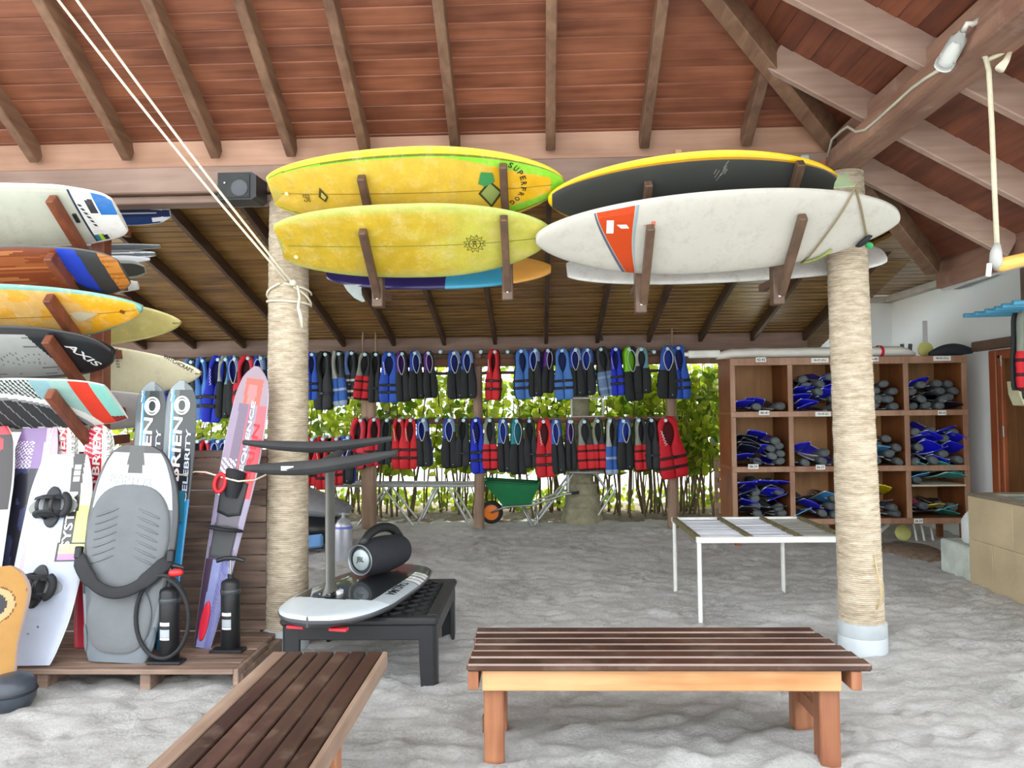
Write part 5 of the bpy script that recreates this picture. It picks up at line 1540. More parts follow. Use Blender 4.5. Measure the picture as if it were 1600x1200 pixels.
# ---- life vests
M_cloth = printed('vest_cloth', rough=.75, coat=0, wear=.14, bump=.25)
M_belt = plain('vest_belt', hx('20232E'), rough=.7, var=.1, bump=.2, bscale=120)
M_beltr = plain('vest_belt_red', hx('4A1218'), rough=.7, var=.1, bump=.2, bscale=120)
M_bckl = plain('vest_buckle', hx('14161A'), rough=.4)
M_pip = plain('vest_piping', hx('C9D2DC'), rough=.6)
M_tagt = plain('vest_tag', hx('8FD6C8'), rough=.5)
H = .63
def vest_w(t): 
    pts = [(0, .045), (.05, .075), (.12, .088), (.35, .092), (.48, .108), (.6, .125), (.8, .128), (.95, .120), (1, .100)]
    for (a, wa), (b, wb) in zip(pts, pts[1:]):
        if t <= b: return wa + (wb - wa) * (t - a) / (b - a)
    return pts[-1][1]
def hole_w(t, deep):
    if t <= .07 or t >= deep: return 0
    u = (t - .07) / (deep - .07); return .050 * math.sin(math.pi * u ** .8) ** .75
def make_vest(key, cl, cr, back, belts=(), beltmat=None, deep=.47, piping=None, tagc=False, letters=False):
    root = empty('life_vest'); N = 22
    for sg, cf in ((-1, cl), (1, cr)):
        rings = []; ts = [i / N for i in range(N + 1)]; cols = []
        for t in ts:
            wo, wi = vest_w(t), hole_w(t, deep)
            puff = .032 * (1 if t < .97 else .6) * (1 + .25 * (abs(math.sin(t * 13)) if t > .5 else 0))
            r = []
            for k in range(12):
                a = 2 * math.pi * k / 12; c, s = math.cos(a), math.sin(a)
                cx_ = (wo + wi) / 2; hw_ = (wo - wi) / 2
                r.append(Vector((sg * (cx_ + hw_ * (abs(c) ** .7) * (1 if c > 0 else -1)), -.035 + puff * (abs(s) ** .8) * (1 if s > 0 else -1), .05 - t * H)))
            rings.append(r if sg > 0 else list(reversed(r)))
        m = MB(); n = 12
        for i in range(N):
            c = cf((ts[i] + ts[i + 1]) / 2)
            m.add(rings[i] + rings[i + 1], [(n + k, n + (k + 1) % n, (k + 1) % n, k) for k in range(n)], c)
        m.add(rings[0], [tuple(range(n))], cf(0)); m.add(rings[-1], [tuple(reversed(range(n)))], cf(1))
        # weld duplicate ring vertices so shading stays soft
        me = m.mesh('front_panel', M_cloth)
        import bmesh
        bm_ = bmesh.new(); bm_.from_mesh(me); bmesh.ops.remove_doubles(bm_, verts=bm_.verts, dist=1e-5); bm_.to_mesh(me); bm_.free()
        me.polygons.foreach_set('use_smooth', [True] * len(me.polygons))
        o = bpy.data.objects.new('front_panel', me); COL.objects.link(o); attach(o, root)
        if letters and sg < 0:
            pass
    rings = []
    for i in range(N + 1):
        t = i / N; wo = vest_w(t) * .96
        rings.append([Vector((wo * math.cos(a), .030 + .026 * math.sin(a), .045 - t * H * .98)) for a in [2 * math.pi * k / 12 for k in range(12)]])
    m = MB(); m.loft([list(reversed(r)) for r in rings], col=back); m.build('back_panel', M_cloth, root, smooth=True)
    for t in belts:
        wv = vest_w(t) + .006
        def sg_(v, p): return (abs(v) ** p) * (1 if v > 0 else -1)
        def el(r_, z): return [Vector((r_ * wv * sg_(math.cos(a), .45), -.008 + r_ * .074 * sg_(math.sin(a), .45), z)) for a in [2 * math.pi * k / 24 for k in range(24)]]
        z = .05 - t * H
        m = MB(); m.loft([el(.97, z - .017), el(1.0, z - .015), el(1.0, z + .015), el(.97, z + .017)], caps=False); bl = m.build('belt', beltmat or M_belt, root, smooth=40)
        m = MB(); m.obox((.012, -.086, z), (.022, 0, 0), (0, .008, 0), (0, 0, .014), .004); m.build('buckle', M_bckl, bl)
    if piping:
        pts = []
        for i in range(11):
            t = .075 + (deep - .08) * i / 10; pts.append(Vector((-hole_w(t, deep) - .004, -.066, .05 - t * H)))
        for i in range(10, -1, -1):
            t = .075 + (deep - .08) * i / 10; pts.append(Vector((hole_w(t, deep) + .004, -.066, .05 - t * H)))
        m = MB(); m.tube(pts, .006, 6, closed=True); m.build('piping', piping, root, smooth=True)
    if tagc:
        m = MB(); m.lathe([(.014, 0), (.014, .004), (.006, .006)], 10, Matrix.Translation((.05, -.064, .05 - .92 * H)) @ Matrix.Rotation(math.pi / 2, 4, 'X')); m.build('tag', M_tagt, root)
    if letters:
        mb = MB(); rr = random.Random(4)
        for k in range(5):
            z = .05 - H * (.20 + .05 * k); mb.tube([(-.075 + .004 * k, -.071, z), (-.06 + .006 * k, -.073, z - .02), (-.072 + .004 * k, -.071, z - .03)], .004, 5)
        mb.build('lettering', plain('vest_letters', hx('EDE6E2')), root)
    KT[key] = root
    return root
KT = {}
def C(s): 
    c = hx(s); return lambda t: c
def split_c(top, bot, at=.40):
    a, b = hx(top), hx(bot); return lambda t: a if t < at else b
def stripes(top, c, dark, at=.48, n=3):
    a, b, d = hx(top), hx(c), hx(dark)
    return lambda t: a if t < at else (b if ((t - at) / (1 - at) * n) % 1 < .68 else d)
BLK = '24282A'
make_vest('A_blue', C('2B55C4'), C('3462CC'), hx('16245E'), (.66, .80), None, piping=None, letters=True)
make_vest('A_light', C('4A7FCB'), C('4F86D2'), hx('1C2E62'), (.64, .78), None)
make_vest('A_royal', C('1F33C8'), C('2238C4'), hx('131B66'), (.62, .76), None, letters=True)
make_vest('A_red', C('D2202C'), C('DA2A32'), hx('4E0E14'), (.62, .78), M_beltr, letters=True)
make_vest('A_redp', C('D8283A'), C('DA3A4C'), hx('2A1014'), (.70,), M_beltr, deep=.55)
make_vest('B', split_c('2B4FB8', BLK), split_c('7E97C0', BLK, .28), hx('1A2F86'), (), None, piping=M_pip, tagc=True)
make_vest('B2', split_c('3A66C4', BLK, .45), split_c('3E5E9C', BLK, .30), hx('2440A8'), (), None, piping=M_pip, tagc=True)
make_vest('D', split_c('5E2A8C', BLK, .42), split_c('2E2A30', BLK), hx('4A1E74'), (), None, piping=M_pip)
make_vest('C_red', stripes('8E9488', 'D6232E', '4A1016'), stripes('33373A', 'D6232E', '4A1016'), hx('2A2C2E'), (), None)
make_vest('C_blue', stripes('B9C0B8', '3A6CC0', 'AFC0D2', .5, 2), stripes('3A3E42', '3564B4', '9FB4CE', .5, 2), hx('2A2C30'), (), None)
make_vest('C_slate', stripes('3E4246', '6E8CB4', '93A9C4', .5, 4), stripes('2E3236', '5E7CA4', '7E97B4', .5, 4), hx('26282C'), (), None)
make_vest('C_grey', stripes('5E7EB8', '2A2C30', 'C2C8C6', .5, 4), stripes('2E3236', '2A2C30', 'C2C8C6', .5, 4), hx('24282A'), (.7,), None)
make_vest('K', C('26292B'), C('2C3032'), hx('1E2022'), (.72,), None)
make_vest('E', split_c('86D61E', BLK, .46), split_c('22262A', BLK, .46), hx('7ACB1E'), (), None, piping=M_pip)
make_vest('F', split_c('AEB8B2', BLK, .40), split_c('6E9CA8', BLK, .46), hx('2A2E30'), (), None, tagc=True)
make_vest('T', split_c('1F8C9C', BLK, .44), split_c('22262A', BLK, .44), hx('1E7A8C'), (), None, piping=M_pip)
make_vest('G', C('DA2030'), C('D61C2C'), hx('5A0E16'), (.66, .82), M_beltr, letters=True)
LOOK = {'A_blue': 'blue vest with dark belts', 'A_light': 'light blue vest with dark belts', 'A_royal': 'royal blue vest with dark belts', 'A_red': 'red vest with dark belts', 'A_redp': 'crimson vest with one belt',
        'B': 'black vest with blue and grey shoulders', 'B2': 'black vest with bright blue shoulders', 'D': 'black vest with purple lining', 'C_red': 'red-striped vest with grey straps',
        'C_blue': 'blue-banded vest with pale straps', 'C_slate': 'slate blue striped vest', 'C_grey': 'dark vest with grey stripes', 'K': 'plain black vest', 'E': 'black vest with lime green lining',
        'F': 'black vest with pale teal straps', 'T': 'black vest with teal lining', 'G': 'large bright red vest with white lettering'}
CACHE = {}
for k_, r_ in KT.items():
    CACHE[r_] = [c for c in bpy.data.objects if c.parent == r_]
    for c in CACHE[r_]: CACHE[c] = [d for d in bpy.data.objects if d.parent == c]
USED = set()
def hang(kind, px, py, sx=1.0, sz=1.0, yaw=0.0, roll=0.0, label='', group='', withpeg=True, Y=9.74):
    if withpeg: peg(px, py)
    p = atY(px, py, Y)
    src = KT[kind]
    if kind in USED: o = copy_tree(src, None, CACHE)
    else: o = src; USED.add(kind)
    o.location = p + Vector((0, 0, -.02)); o.rotation_euler = (0, roll, yaw); o.scale = (sx, 1, sz)
    tag(o, label, 'life vest', group)
    return o
rv = random.Random(12)
def row(lst, rail, ref, group):
    """lst: (kind, px, py, width, height); labels count from the reference end"""
    n = len(lst)
    for i, it in enumerate(lst):
        k, px, py, sx, sz = it[:5]; roll = it[5] if len(it) > 5 else rv.uniform(-.06, .06)
        num = n - i if ref[1] else i + 1
        hang(k, px, py, sx, sz, rv.uniform(-.45, .45), roll, f'{LOOK[k]} on {rail}, {ORD[num - 1]} from {ref[0]}', group)
row([('A_blue', 487, 554, .75, 1.0), ('K', 508, 554, 1.1, 1.22), ('C_blue', 529, 553, .95, 1.15, -.08), ('C_grey', 549, 552, .85, 1.0), ('C_red', 570, 554, .85, 1.0, .1), ('K', 587, 554, .7, 1.05),
     ('A_blue', 608, 554, 1.05, 1.05), ('D', 628, 553, .8, 1.05), ('B', 648, 552, .85, 1.0), ('D', 669, 552, .75, .98), ('B', 709, 552, .9, 1.0), ('B', 731, 551, .85, 1.0), ('A_red', 773, 550, .82, 1.05),
     ('A_light', 814, 549, .98, 1.04), ('B', 836, 548, .85, 1.0), ('D', 856, 548, .7, .92), ('A_light', 878, 548, 1.0, 1.06), ('B', 899, 547, .85, 1.0), ('B2', 918, 547, .9, .98),
     ('C_slate', 939, 546, .95, 1.02, -.15), ('A_royal', 962, 546, .72, 1.0), ('E', 983, 546, 1.05, 1.12, -.08), ('F', 1002, 546, .9, .95), ('B2', 1043, 545, 1.1, 1.08), ('A_blue', 1060, 544, .9, 1.1, -.06)],
    'upper rail', ('fin shelves', True), 'life vests on the upper rail of the long rack')
for px in (688, 751, 793, 1022): peg(px, 550)
row([('A_redp', 563, 657, 1.2, 1.05, .12), ('A_redp', 584, 656, .95, 1.0), ('K', 604, 657, .75, .95), ('A_red', 624, 657, .85, 1.05), ('A_red', 641, 657, .85, 1.05), ('B', 661, 657, .85, 1.0), ('B', 702, 657, .9, 1.03),
     ('K', 724, 657, .8, 1.0), ('A_royal', 743, 657, .85, 1.15), ('C_red', 765, 657, .8, 1.08), ('B2', 786, 658, .75, 1.1), ('T', 807, 658, .9, 1.15), ('K', 827, 658, .8, 1.0), ('A_red', 849, 659, 1.05, 1.2),
     ('B2', 869, 659, .75, 1.12), ('D', 890, 659, .6, 1.05), ('C_red', 913, 659, .95, 1.05), ('C_red', 934, 658, .75, 1.05), ('C_blue', 953, 658, .75, 1.15), ('B2', 974, 658, .95, 1.05), ('C_red', 998, 657, .8, 1.1),
     ('K', 1018, 657, .8, 1.05), ('G', 1040, 657, 1.55, 1.25, -.15)],
    'lower rail', ('fin shelves', True), 'life vests on the lower rail of the long rack')
peg(682, 657); peg(893, 659)
row([('E', 208, 582, .8, .9), ('A_blue', 224, 580, .9, .9), ('C_grey', 240, 578, .9, .95), ('A_royal', 256, 575, .9, 1.0), ('D', 272, 573, .8, 1.0), ('C_grey', 298, 566, 1.05, 1.35), ('A_light', 316, 564, .9, 1.3), ('A_royal', 340, 562, 1.05, 1.4, .1), ('F', 352, 562, .8, 1.3),
     ('B', 366, 561, .9, 1.25), ('A_redp', 387, 560, 1.2, 1.15, .1), ('B', 407, 560, 1.0, 1.1)],
    'high rail behind skis', ('corded column', True), 'life vests on the upper rail behind the skis')
row([('C_red', 308, 690, .8, .9), ('A_redp', 323, 690, .8, .9), ('B2', 340, 690, .9, .9), ('B', 352, 690, .8, .9)], 'low rail behind partition', ('corded column', True), 'life vests on the lower rail behind the partition')
row([('A_red', 487, 687, .8, 1.0), ('A_red', 504, 686, .85, 1.1), ('A_red', 525, 686, .75, 1.0), ('B2', 543, 684, 1.0, 1.0)], 'short rail', ('square post', True), 'life vests on the short rail beside the corded column')
MB().box(atY(470, 690, YK).x, xa - .06, YK - .075, YK - .035, atY(500, 692, YK).z, atY(500, 685, YK).z, .005).build('rail', M_railw, rack, world=True)
# ================================================================= HEDGE AND YARD BEHIND THE RACK
def leaf_mat(name, c1, c2):
    m, nt, b = _newmat(name)
    oi = nt.nodes.new('ShaderNodeNewGeometry')
    cr = nt.nodes.new('ShaderNodeValToRGB'); cr.color_ramp.elements[0].color = c1; cr.color_ramp.elements[1].color = c2
    nt.links.new(oi.outputs['Random Per Island'], cr.inputs['Fac'])
    oi2 = nt.nodes.new('ShaderNodeObjectInfo')
    nt.links.new(_rand(nt, cr.outputs['Color'], .25), b.inputs['Base Color'])
    b.inputs['Roughness'].default_value = .45
    tr = nt.nodes.new('ShaderNodeBsdfTranslucent'); nt.links.new(cr.outputs['Color'], tr.inputs['Color'])
    mx = nt.nodes.new('ShaderNodeMixShader'); mx.inputs[0].default_value = .5
    out = nt.nodes['Material Output']
    nt.links.new(b.outputs[0], mx.inputs[1]); nt.links.new(tr.outputs[0], mx.inputs[2]); nt.links.new(mx.outputs[0], out.inputs['Surface'])
    return m
M_leaf = leaf_mat('sea_grape_leaf', hx('4E7A16'), hx('D2DC48'))
M_stem = plain('hedge_stem', hx('7A6A50'), rough=.85, var=.25, bump=.3, rand=.2)
M_litter = plain('leaf_litter', hx('7E7260'), rough=.95, var=.35, scale=18, bump=.5)
def leaf_pts(c, n, s, spin):
    n = n.normalized(); a = Vector((0, 0, 1)) if abs(n.z) < .9 else Vector((1, 0, 0))
    u = n.cross(a).normalized(); v = n.cross(u)
    cs, sn = math.cos(spin), math.sin(spin); u, v = u * cs + v * sn, v * cs - u * sn
    pr = [(-.5, 0, 0), (-.38, .36, .06), (0, .5, .08), (.36, .34, .05), (.52, 0, -.04), (.36, -.34, .05), (0, -.5, .08), (-.38, -.36, .06)]
    return [c + (u * a_ + v * b_ + n * d_) * s for a_, b_, d_ in pr]
LF = [(0, 1, 2, 3, 4), (0, 4, 5, 6, 7)]
rh = random.Random(21)
_lm = MB(); _lm.add(leaf_pts(Vector((0, 0, 0)), Vector((0, 0, 1)), 1.0, 0), LF); LEAF = _lm.mesh('leaf', M_leaf)
SHADE = ['dense', 'loose', 'tall', 'spreading', 'bushy', 'leggy', 'bright', 'full']
spots = [(-5.6, 11.2), (-4.3, 11.0), (-3.2, 11.3), (-2.15, 10.9), (-1.25, 11.2), (-.35, 10.95), (.55, 11.25), (1.25, 10.95), (2.05, 10.9), (2.5, 11.0), (2.75, 11.8)]
WHERE = ['behind the far end of the board rack', 'behind the wakeboards', 'behind the kneeboard and skis', 'behind the slalom ski', 'behind the square rack post', 'behind the wheelbarrow', 'beside the old palm trunk',
         'behind the striped vests', 'beside the last rack post', 'beside the fin shelves', 'at the corner of the white wall']
for i, (sx, sy) in enumerate(spots):
    sh = empty('hedge_shrub', (sx, sy, 0)); tag(sh, f'{SHADE[i % 8]} green broad-leaved hedge shrub {WHERE[i]}', 'shrub', 'hedge shrubs behind the vest rack')
    stuff = MB(); nl = 760; singles = 0
    tips = []
    for k in range(17):
        bx, by_ = sx + rh.uniform(-.55, .55), sy + rh.uniform(-.3, .35); h = rh.uniform(1.7, 2.7); pts = []
        lx, ly = rh.uniform(-.3, .3), rh.uniform(-.05, .2)
        if by_ < 11.05: h = min(h, 2.05)
        for j in range(6):
            u = j / 5; pts.append(Vector((bx + lx * u + rh.uniform(-.04, .04), by_ + ly * u + rh.uniform(-.04, .04), -.04 + h * u)))
        r0 = rh.uniform(.010, .022)
        MB().tube(pts, [r0, r0 * .9, r0 * .8, r0 * .65, r0 * .5, r0 * .3], 6).build('stem', M_stem, sh, smooth=True, world=True)
        tips.append(pts)
    for k in range(nl):
        pts = rh.choice(tips); u = rh.uniform(.24, 1.0) * 5
        j = min(4, int(u)); c = pts[j].lerp(pts[j + 1], u - j) + Vector((rh.gauss(0, .2), rh.gauss(0, .2), rh.gauss(0, .12)))
        if c.z < .62: c.z = rh.uniform(.7, 2.4)
        c.y = max(c.y, 10.35)
        if c.y < 11.0: c.z = min(c.z, 2.12 - rh.uniform(0, .3))
        n = Vector((rh.gauss(0, .6), rh.gauss(-.5, .6), rh.gauss(.5, .5)))
        s = rh.uniform(.07, .14); sp_ = rh.uniform(0, 6.28)
        if k < 26 and c.y < sy + .1:
            o = bpy.data.objects.new('leaf', LEAF); COL.objects.link(o); attach(o, sh)
            nn = n.normalized(); q = nn.to_track_quat('Z', 'Y')
            o.matrix_basis = Matrix.Translation(c - Vector((sx, sy, 0))) @ q.to_matrix().to_4x4() @ Matrix.Rotation(sp_, 4, 'Z') @ Matrix.Scale(s * 1.15, 4)
        else: stuff.add(leaf_pts(c, n, s, sp_), LF)
    fo = stuff.build('foliage', M_leaf, sh, world=True); fo['kind'] = 'stuff'
# low green undergrowth between the stems
ug = MB()
for k in range(1500):
    x, y = rh.uniform(-6.5, 3.3), rh.uniform(11.0, 12.4); z = rh.uniform(.05, .30)
    ug.add(leaf_pts(Vector((x, y, z)), Vector((rh.gauss(0, .5), rh.gauss(-.6, .4), rh.gauss(.5, .4))), rh.uniform(.05, .10), rh.uniform(0, 6.28)), LF)
tag(ug.build('undergrowth', M_leaf), 'low green undergrowth on the ground between the hedge stems', 'undergrowth', kind='stuff')
# litter strip under the hedge
xs_ = np.arange(-7, 3.6, .12); ys_ = np.arange(10.35, 12.2, .1); mb = MB(); vs = []
for y in ys_:
    for x in xs_: vs.append((x, y, .035 * math.sin(min(1, (y - 10.35) / .5) * math.pi / 2) + .02 * mnoise.noise((x * 3, y * 3, 0)) - .005 + .03 * mnoise.noise((x * 9, y * 9, 5))))
W_ = len(xs_); fs = [(j * W_ + i, j * W_ + i + 1, (j + 1) * W_ + i + 1, (j + 1) * W_ + i) for j in range(len(ys_) - 1) for i in range(W_ - 1)]
mb.add(vs, fs); o = mb.build('leaf_litter', M_litter, smooth=True); tag(o, 'brown leaf litter under the hedge', 'leaf litter', kind='stuff')

# ---- palm trunk stump with rings
tp = atY(910, 822, 10.42); tr = empty('palm_trunk', (tp.x, tp.y, 0)); tag(tr, 'grey stepped palm trunk with a flared foot behind the lower vests', 'palm trunk')
prof = [(.29, -.05), (.29, .06), (.27, .10), (.265, .20), (.24, .23), (.235, .36), (.205, .39), (.20, .52), (.165, .55), (.16, .70), (.135, .74), (.13, 1.1), (.12, 1.6), (.115, 2.0), (.11, 2.2)]
MB().lathe(prof, 24, Matrix.Translation((tp.x, tp.y, 0))).build('trunk', plain('palm_bark', hx('9A957C'), rough=.9, var=.25, scale=9, bump=.5), tr, smooth=35, world=True)

# ---- green wheelbarrow
wc = atY(768, 804, 10.22); wbx, wby = wc.x, 10.22
wb = empty('wheelbarrow', (wbx + .3, wby, 0)); tag(wb, 'green wheelbarrow with an orange-hubbed wheel behind the rack', 'wheelbarrow')
M_green = plain('barrow_green', hx('1F7A4C'), rough=.45, var=.12)
WM = Matrix.Translation((wbx, wby, .16)) @ Matrix.Rotation(math.pi / 2, 4, 'X')
MB().lathe([(.105, -.035), (.14, -.04), (.155, -.02), (.158, 0), (.155, .02), (.14, .04), (.105, .035)], 24, WM, caps=False).build('tyre', M_rubber, wb, smooth=True, world=True)
MB().lathe([(.0005, -.03), (.03, -.035), (.04, -.02), (.10, -.015), (.108, -.03), (.108, .03), (.10, .015), (.04, .02), (.0005, .03)], 20, WM, caps=False).build('wheel_hub', plain('hub_orange', hx('F0822A'), rough=.4), wb, smooth=40, world=True)
def rect(x0, x1, y0, y1, z, tx=0.0): return [Vector((x0, y0, z)), Vector((x1, y0, z + tx)), Vector((x1, y1, z + tx)), Vector((x0, y1, z))]
tx_ = wbx
outer = [rect(tx_ + .17, tx_ + .52, wby - .16, wby + .16, .26, -.0), rect(tx_ - .10, tx_ + .66, wby - .27, wby + .27, .60, -.05)]
inner = [rect(tx_ - .08, tx_ + .64, wby - .25, wby + .25, .595, -.05), rect(tx_ + .18, tx_ + .51, wby - .15, wby + .15, .275)]
m = MB(); m.loft(outer + inner); m.build('tray', M_green, wb, world=True)
ring_ = outer[1]; m = MB(); m.tube(ring_, .012, 8, closed=True); m.build('tray_rim', M_green, wb, smooth=True, world=True)
for sg in (-1, 1):
    y = wby + sg * .17
    m = MB(); m.tube([(tx_, wby + sg * .05, .16), (tx_ + .2, y, .25), (tx_ + .55, y, .27), (tx_ + 1.0, y + sg * .05, .42), (tx_ + 1.15, y + sg * .06, .44)], .016, 8); m.build('handle_bar', M_steel, wb, smooth=True, world=True)
    m = MB(); m.tube([(tx_ + .42, y, .26), (tx_ + .54, y, .0), (tx_ + .64, y, .0), (tx_ + .60, y, .26)], .013, 8); m.build('leg', M_steel, wb, smooth=True, world=True)
    m = MB(); m.tube([(tx_ + 1.08, y + sg * .055, .43), (tx_ + 1.18, y + sg * .06, .445)], .02, 8); m.build('grip', M_rubber, wb, smooth=True, world=True)

# ---- folding aluminium trestles behind the posts
def trestle(pxs, py, Y, legs, label, name='trestle'):
    a, b = atY(pxs[0], py, Y), atY(pxs[1], py, Y)
    t = empty(name, ((a.x + b.x) / 2, Y, 0)); tag(t, label, 'trestle')
    MB().tube([a, b], .022, 8).build('top_bar', M_alu, t, smooth=60, world=True)
    MB().tube([a + Vector((0, .45, .0)), b + Vector((0, .45, 0))], .022, 8).build('top_bar', M_alu, t, smooth=60, world=True)
    for (p0, p1) in legs:
        q0 = atY(p0[0], p0[1], Y); q1 = atY(p1[0], p1[1], Y); q1.z = max(q1.z, 0)
        MB().tube([q0, q1], .016, 8).build('leg', M_alu, t, smooth=60, world=True)
        MB().tube([q0 + Vector((0, .45, 0)), q1 + Vector((0, .45, 0))], .016, 8).build('leg', M_alu, t, smooth=60, world=True)
    return t
trestle((500, 742), 759, 10.14, [((597, 760), (645, 820)), ((680, 762), (652, 820)), ((700, 762), (733, 820)), ((600, 765), (560, 820))], 'long aluminium folding trestle behind the square post')
trestle((890, 948), 738, 10.13, [((888, 742), (888, 770)), ((896, 740), (836, 821)), ((930, 738), (948, 765)), ((963, 762), (935, 805))], 'pale folding metal stand before the palm trunk')
g_ = empty('wire_crate', atY(918, 648, 9.99)); tag(g_, 'white wire crate resting on the lower rail behind the vests', 'crate')
ca, cb = atY(893, 622, 9.985), atY(943, 651, 9.985)
for yy in (9.93, 10.16):
    MB().tube([(ca.x, yy, ca.z), (cb.x, yy, ca.z), (cb.x, yy, cb.z), (ca.x, yy, cb.z)], .014, 6, closed=True).build('frame_loop', M_wpaint, g_, smooth=True, world=True)
for (x, z) in ((ca.x, ca.z), (cb.x, ca.z), (cb.x, cb.z), (ca.x, cb.z)):
    MB().tube([(x, 9.93, z), (x, 10.16, z)], .012, 6).build('side_wire', M_wpaint, g_, smooth=True, world=True)

# ---- covered jet ski and diving cylinder beyond the corded column
js = empty('jet_ski', (-3.3, 8.6, 0)); tag(js, 'jet ski under a grey cover with black and blue hull beyond the corded column', 'jet ski')
def jring(x, w, zb_, zt_): return [Vector((x, 8.6 + w * math.cos(a), (zb_ + zt_) / 2 + (zt_ - zb_) / 2 * math.sin(a))) for a in [2 * math.pi * k / 16 for k in range(16)]]
m = MB(); m.loft([list(reversed(r)) for r in [jring(-4.6, .1, .2, .4), jring(-4.3, .4, .05, .5), jring(-3.4, .5, .0, .5), jring(-2.6, .48, .02, .46), jring(-2.32, .40, .06, .42), jring(-2.27, .3, .1, .38)]]); m.build('hull', plain('hull_black', hx('23252C'), rough=.35, var=.15), js, smooth=60, world=True)
m = MB(); m.loft([list(reversed(r)) for r in [jring(-4.4, .1, .38, .46), jring(-4.0, .35, .34, .8), jring(-3.4, .44, .34, .95), jring(-2.8, .46, .34, .72), jring(-2.4, .42, .34, .56), jring(-2.22, .30, .36, .46)]]); m.build('cover', plain('cover_grey', hx('8E9296'), rough=.85, bump=.3, bscale=8), js, smooth=60, world=True)
m = MB(); m.obox((-2.62, 8.08, .13), (.28, .0, .03), (0, .03, 0), (0, 0, .07), .02); st_ = m.build('side_panel', plain('panel_blue', hx('6FA0D8'), rough=.4), js, world=True)
m = MB(); m.obox((-2.56, 8.045, .13), (.04, 0, 0), (0, .008, 0), (0, 0, .065), .004); m.build('blue_stripe', plain('stripe_blue', hx('2050B8')), st_, world=True)
dp = atY(537, 872, 7.75); dcx = dp.x
dc = empty('diving_cylinder', (dcx, 7.75, 0)); tag(dc, 'silver diving cylinder with a valve standing on the sand', 'diving cylinder')
MB().lathe([(.06, -.02), (.088, .0), (.092, .02), (.092, .33), (.085, .38), (.06, .42), (.03, .44), (.022, .45)], 24, Matrix.Translation((dcx, 7.75, 0))).build('cylinder_body', plain('cylinder_silver', hx('B9BCC6'), rough=.35, metal=.5, var=.1), dc, smooth=50, world=True)
MB().lathe([(.093, .34), (.0935, .342), (.0895, .362), (.088, .364)], 24, Matrix.Translation((dcx, 7.75, 0)), caps=False).build('blue_band', plain('band_blue', hx('6A70C8')), dc, smooth=True, world=True)
MB().tube([(dcx, 7.75, .44), (dcx, 7.75, .50)], .016, 10).build('valve', M_steel, dc, smooth=60, world=True)
MB().tube([(dcx - .05, 7.75, .485), (dcx + .06, 7.75, .485)], .012, 8).build('valve_knob', M_steel, dc, smooth=60, world=True)
# ================================================================= FIN SHELVES
M_cub = wood('shelf_wood', hx('7A4A2A'), hx('A87448'), 'X', grain=7, rough=.55, rand=.06, bump=.12)
M_cubv = wood('shelf_wood_upright', hx('8A6048'), hx('B08C72'), 'Z', grain=7, rough=.55, rand=.06, bump=.12)
M_cubb = wood('shelf_back', hx('8C6038'), hx('B88A58'), 'Z', grain=4, rough=.6, rand=.04, bump=.1)
M_cubi = wood('shelf_side', hx('6E3E1C'), hx('9A5E32'), 'Z', grain=6, rough=.5, rand=.05, bump=.1)
CY0, CD = 8.50, .60
cx0, cx1 = atY(1146, 680, CY0).x, atY(1508, 680, CY0).x
czs = [atY(1300, 811, CY0).z, atY(1300, 729, CY0).z, atY(1300, 643, CY0).z, atY(1300, 562, CY0).z]
cub = empty('fin_shelves', ((cx0 + cx1) / 2, CY0 + CD / 2, 0)); tag(cub, 'tall brown open shelving of twelve compartments filled with swim fins', 'shelves')
th = .035
MB().box(cx0, cx1, CY0 + CD - .015, CY0 + CD, czs[0] - .03, czs[3] + .03).build('back_panel', M_cubb, cub, world=True)
xsep = [cx0 + (cx1 - cx0) * k / 4 for k in range(5)]
for k, x in enumerate(xsep):
    MB().box(x - th / 2, x + th / 2, CY0, CY0 + CD - .016, czs[0] - .03, czs[3] + .028, .004).build('upright', M_cubi, cub, world=True)
    MB().box(x - .028, x + .028, CY0 - .022, CY0, czs[0] - .03, czs[3] + .028, .004).build('face_strip', M_cubv, cub, world=True)
for j, z in enumerate(czs):
    MB().box(cx0 - .02, cx1 + .02, CY0 - .002, CY0 + CD - .016, z - .025, z + .0, .004).build('shelf', M_cub, cub, world=True)
    MB().box(cx0 - .028, cx1 + .028, CY0 - .032, CY0 - .002, z - .055, z + (.028 if j == 3 else .008), .004).build('front_lip', M_cubv, cub, world=True)
for x in (cx0 + .03, xsep[2], cx1 - .03):
    for y in (CY0 + .04, CY0 + CD - .06):
        MB().box(x - .03, x + .03, y - .03, y + .03, -.05, czs[0] - .02, .004).build('leg', M_cubi, cub, world=True)
zmid = atY(1470, 757, CY0).z
MB().box(xsep[3] + .03, cx1 - .02, CY0 - .03, CY0 + CD - .016, zmid - .018, zmid, .003).build('half_shelf', plain('half_shelf_pale', hx('CFC4AE'), rough=.6), cub, world=True)
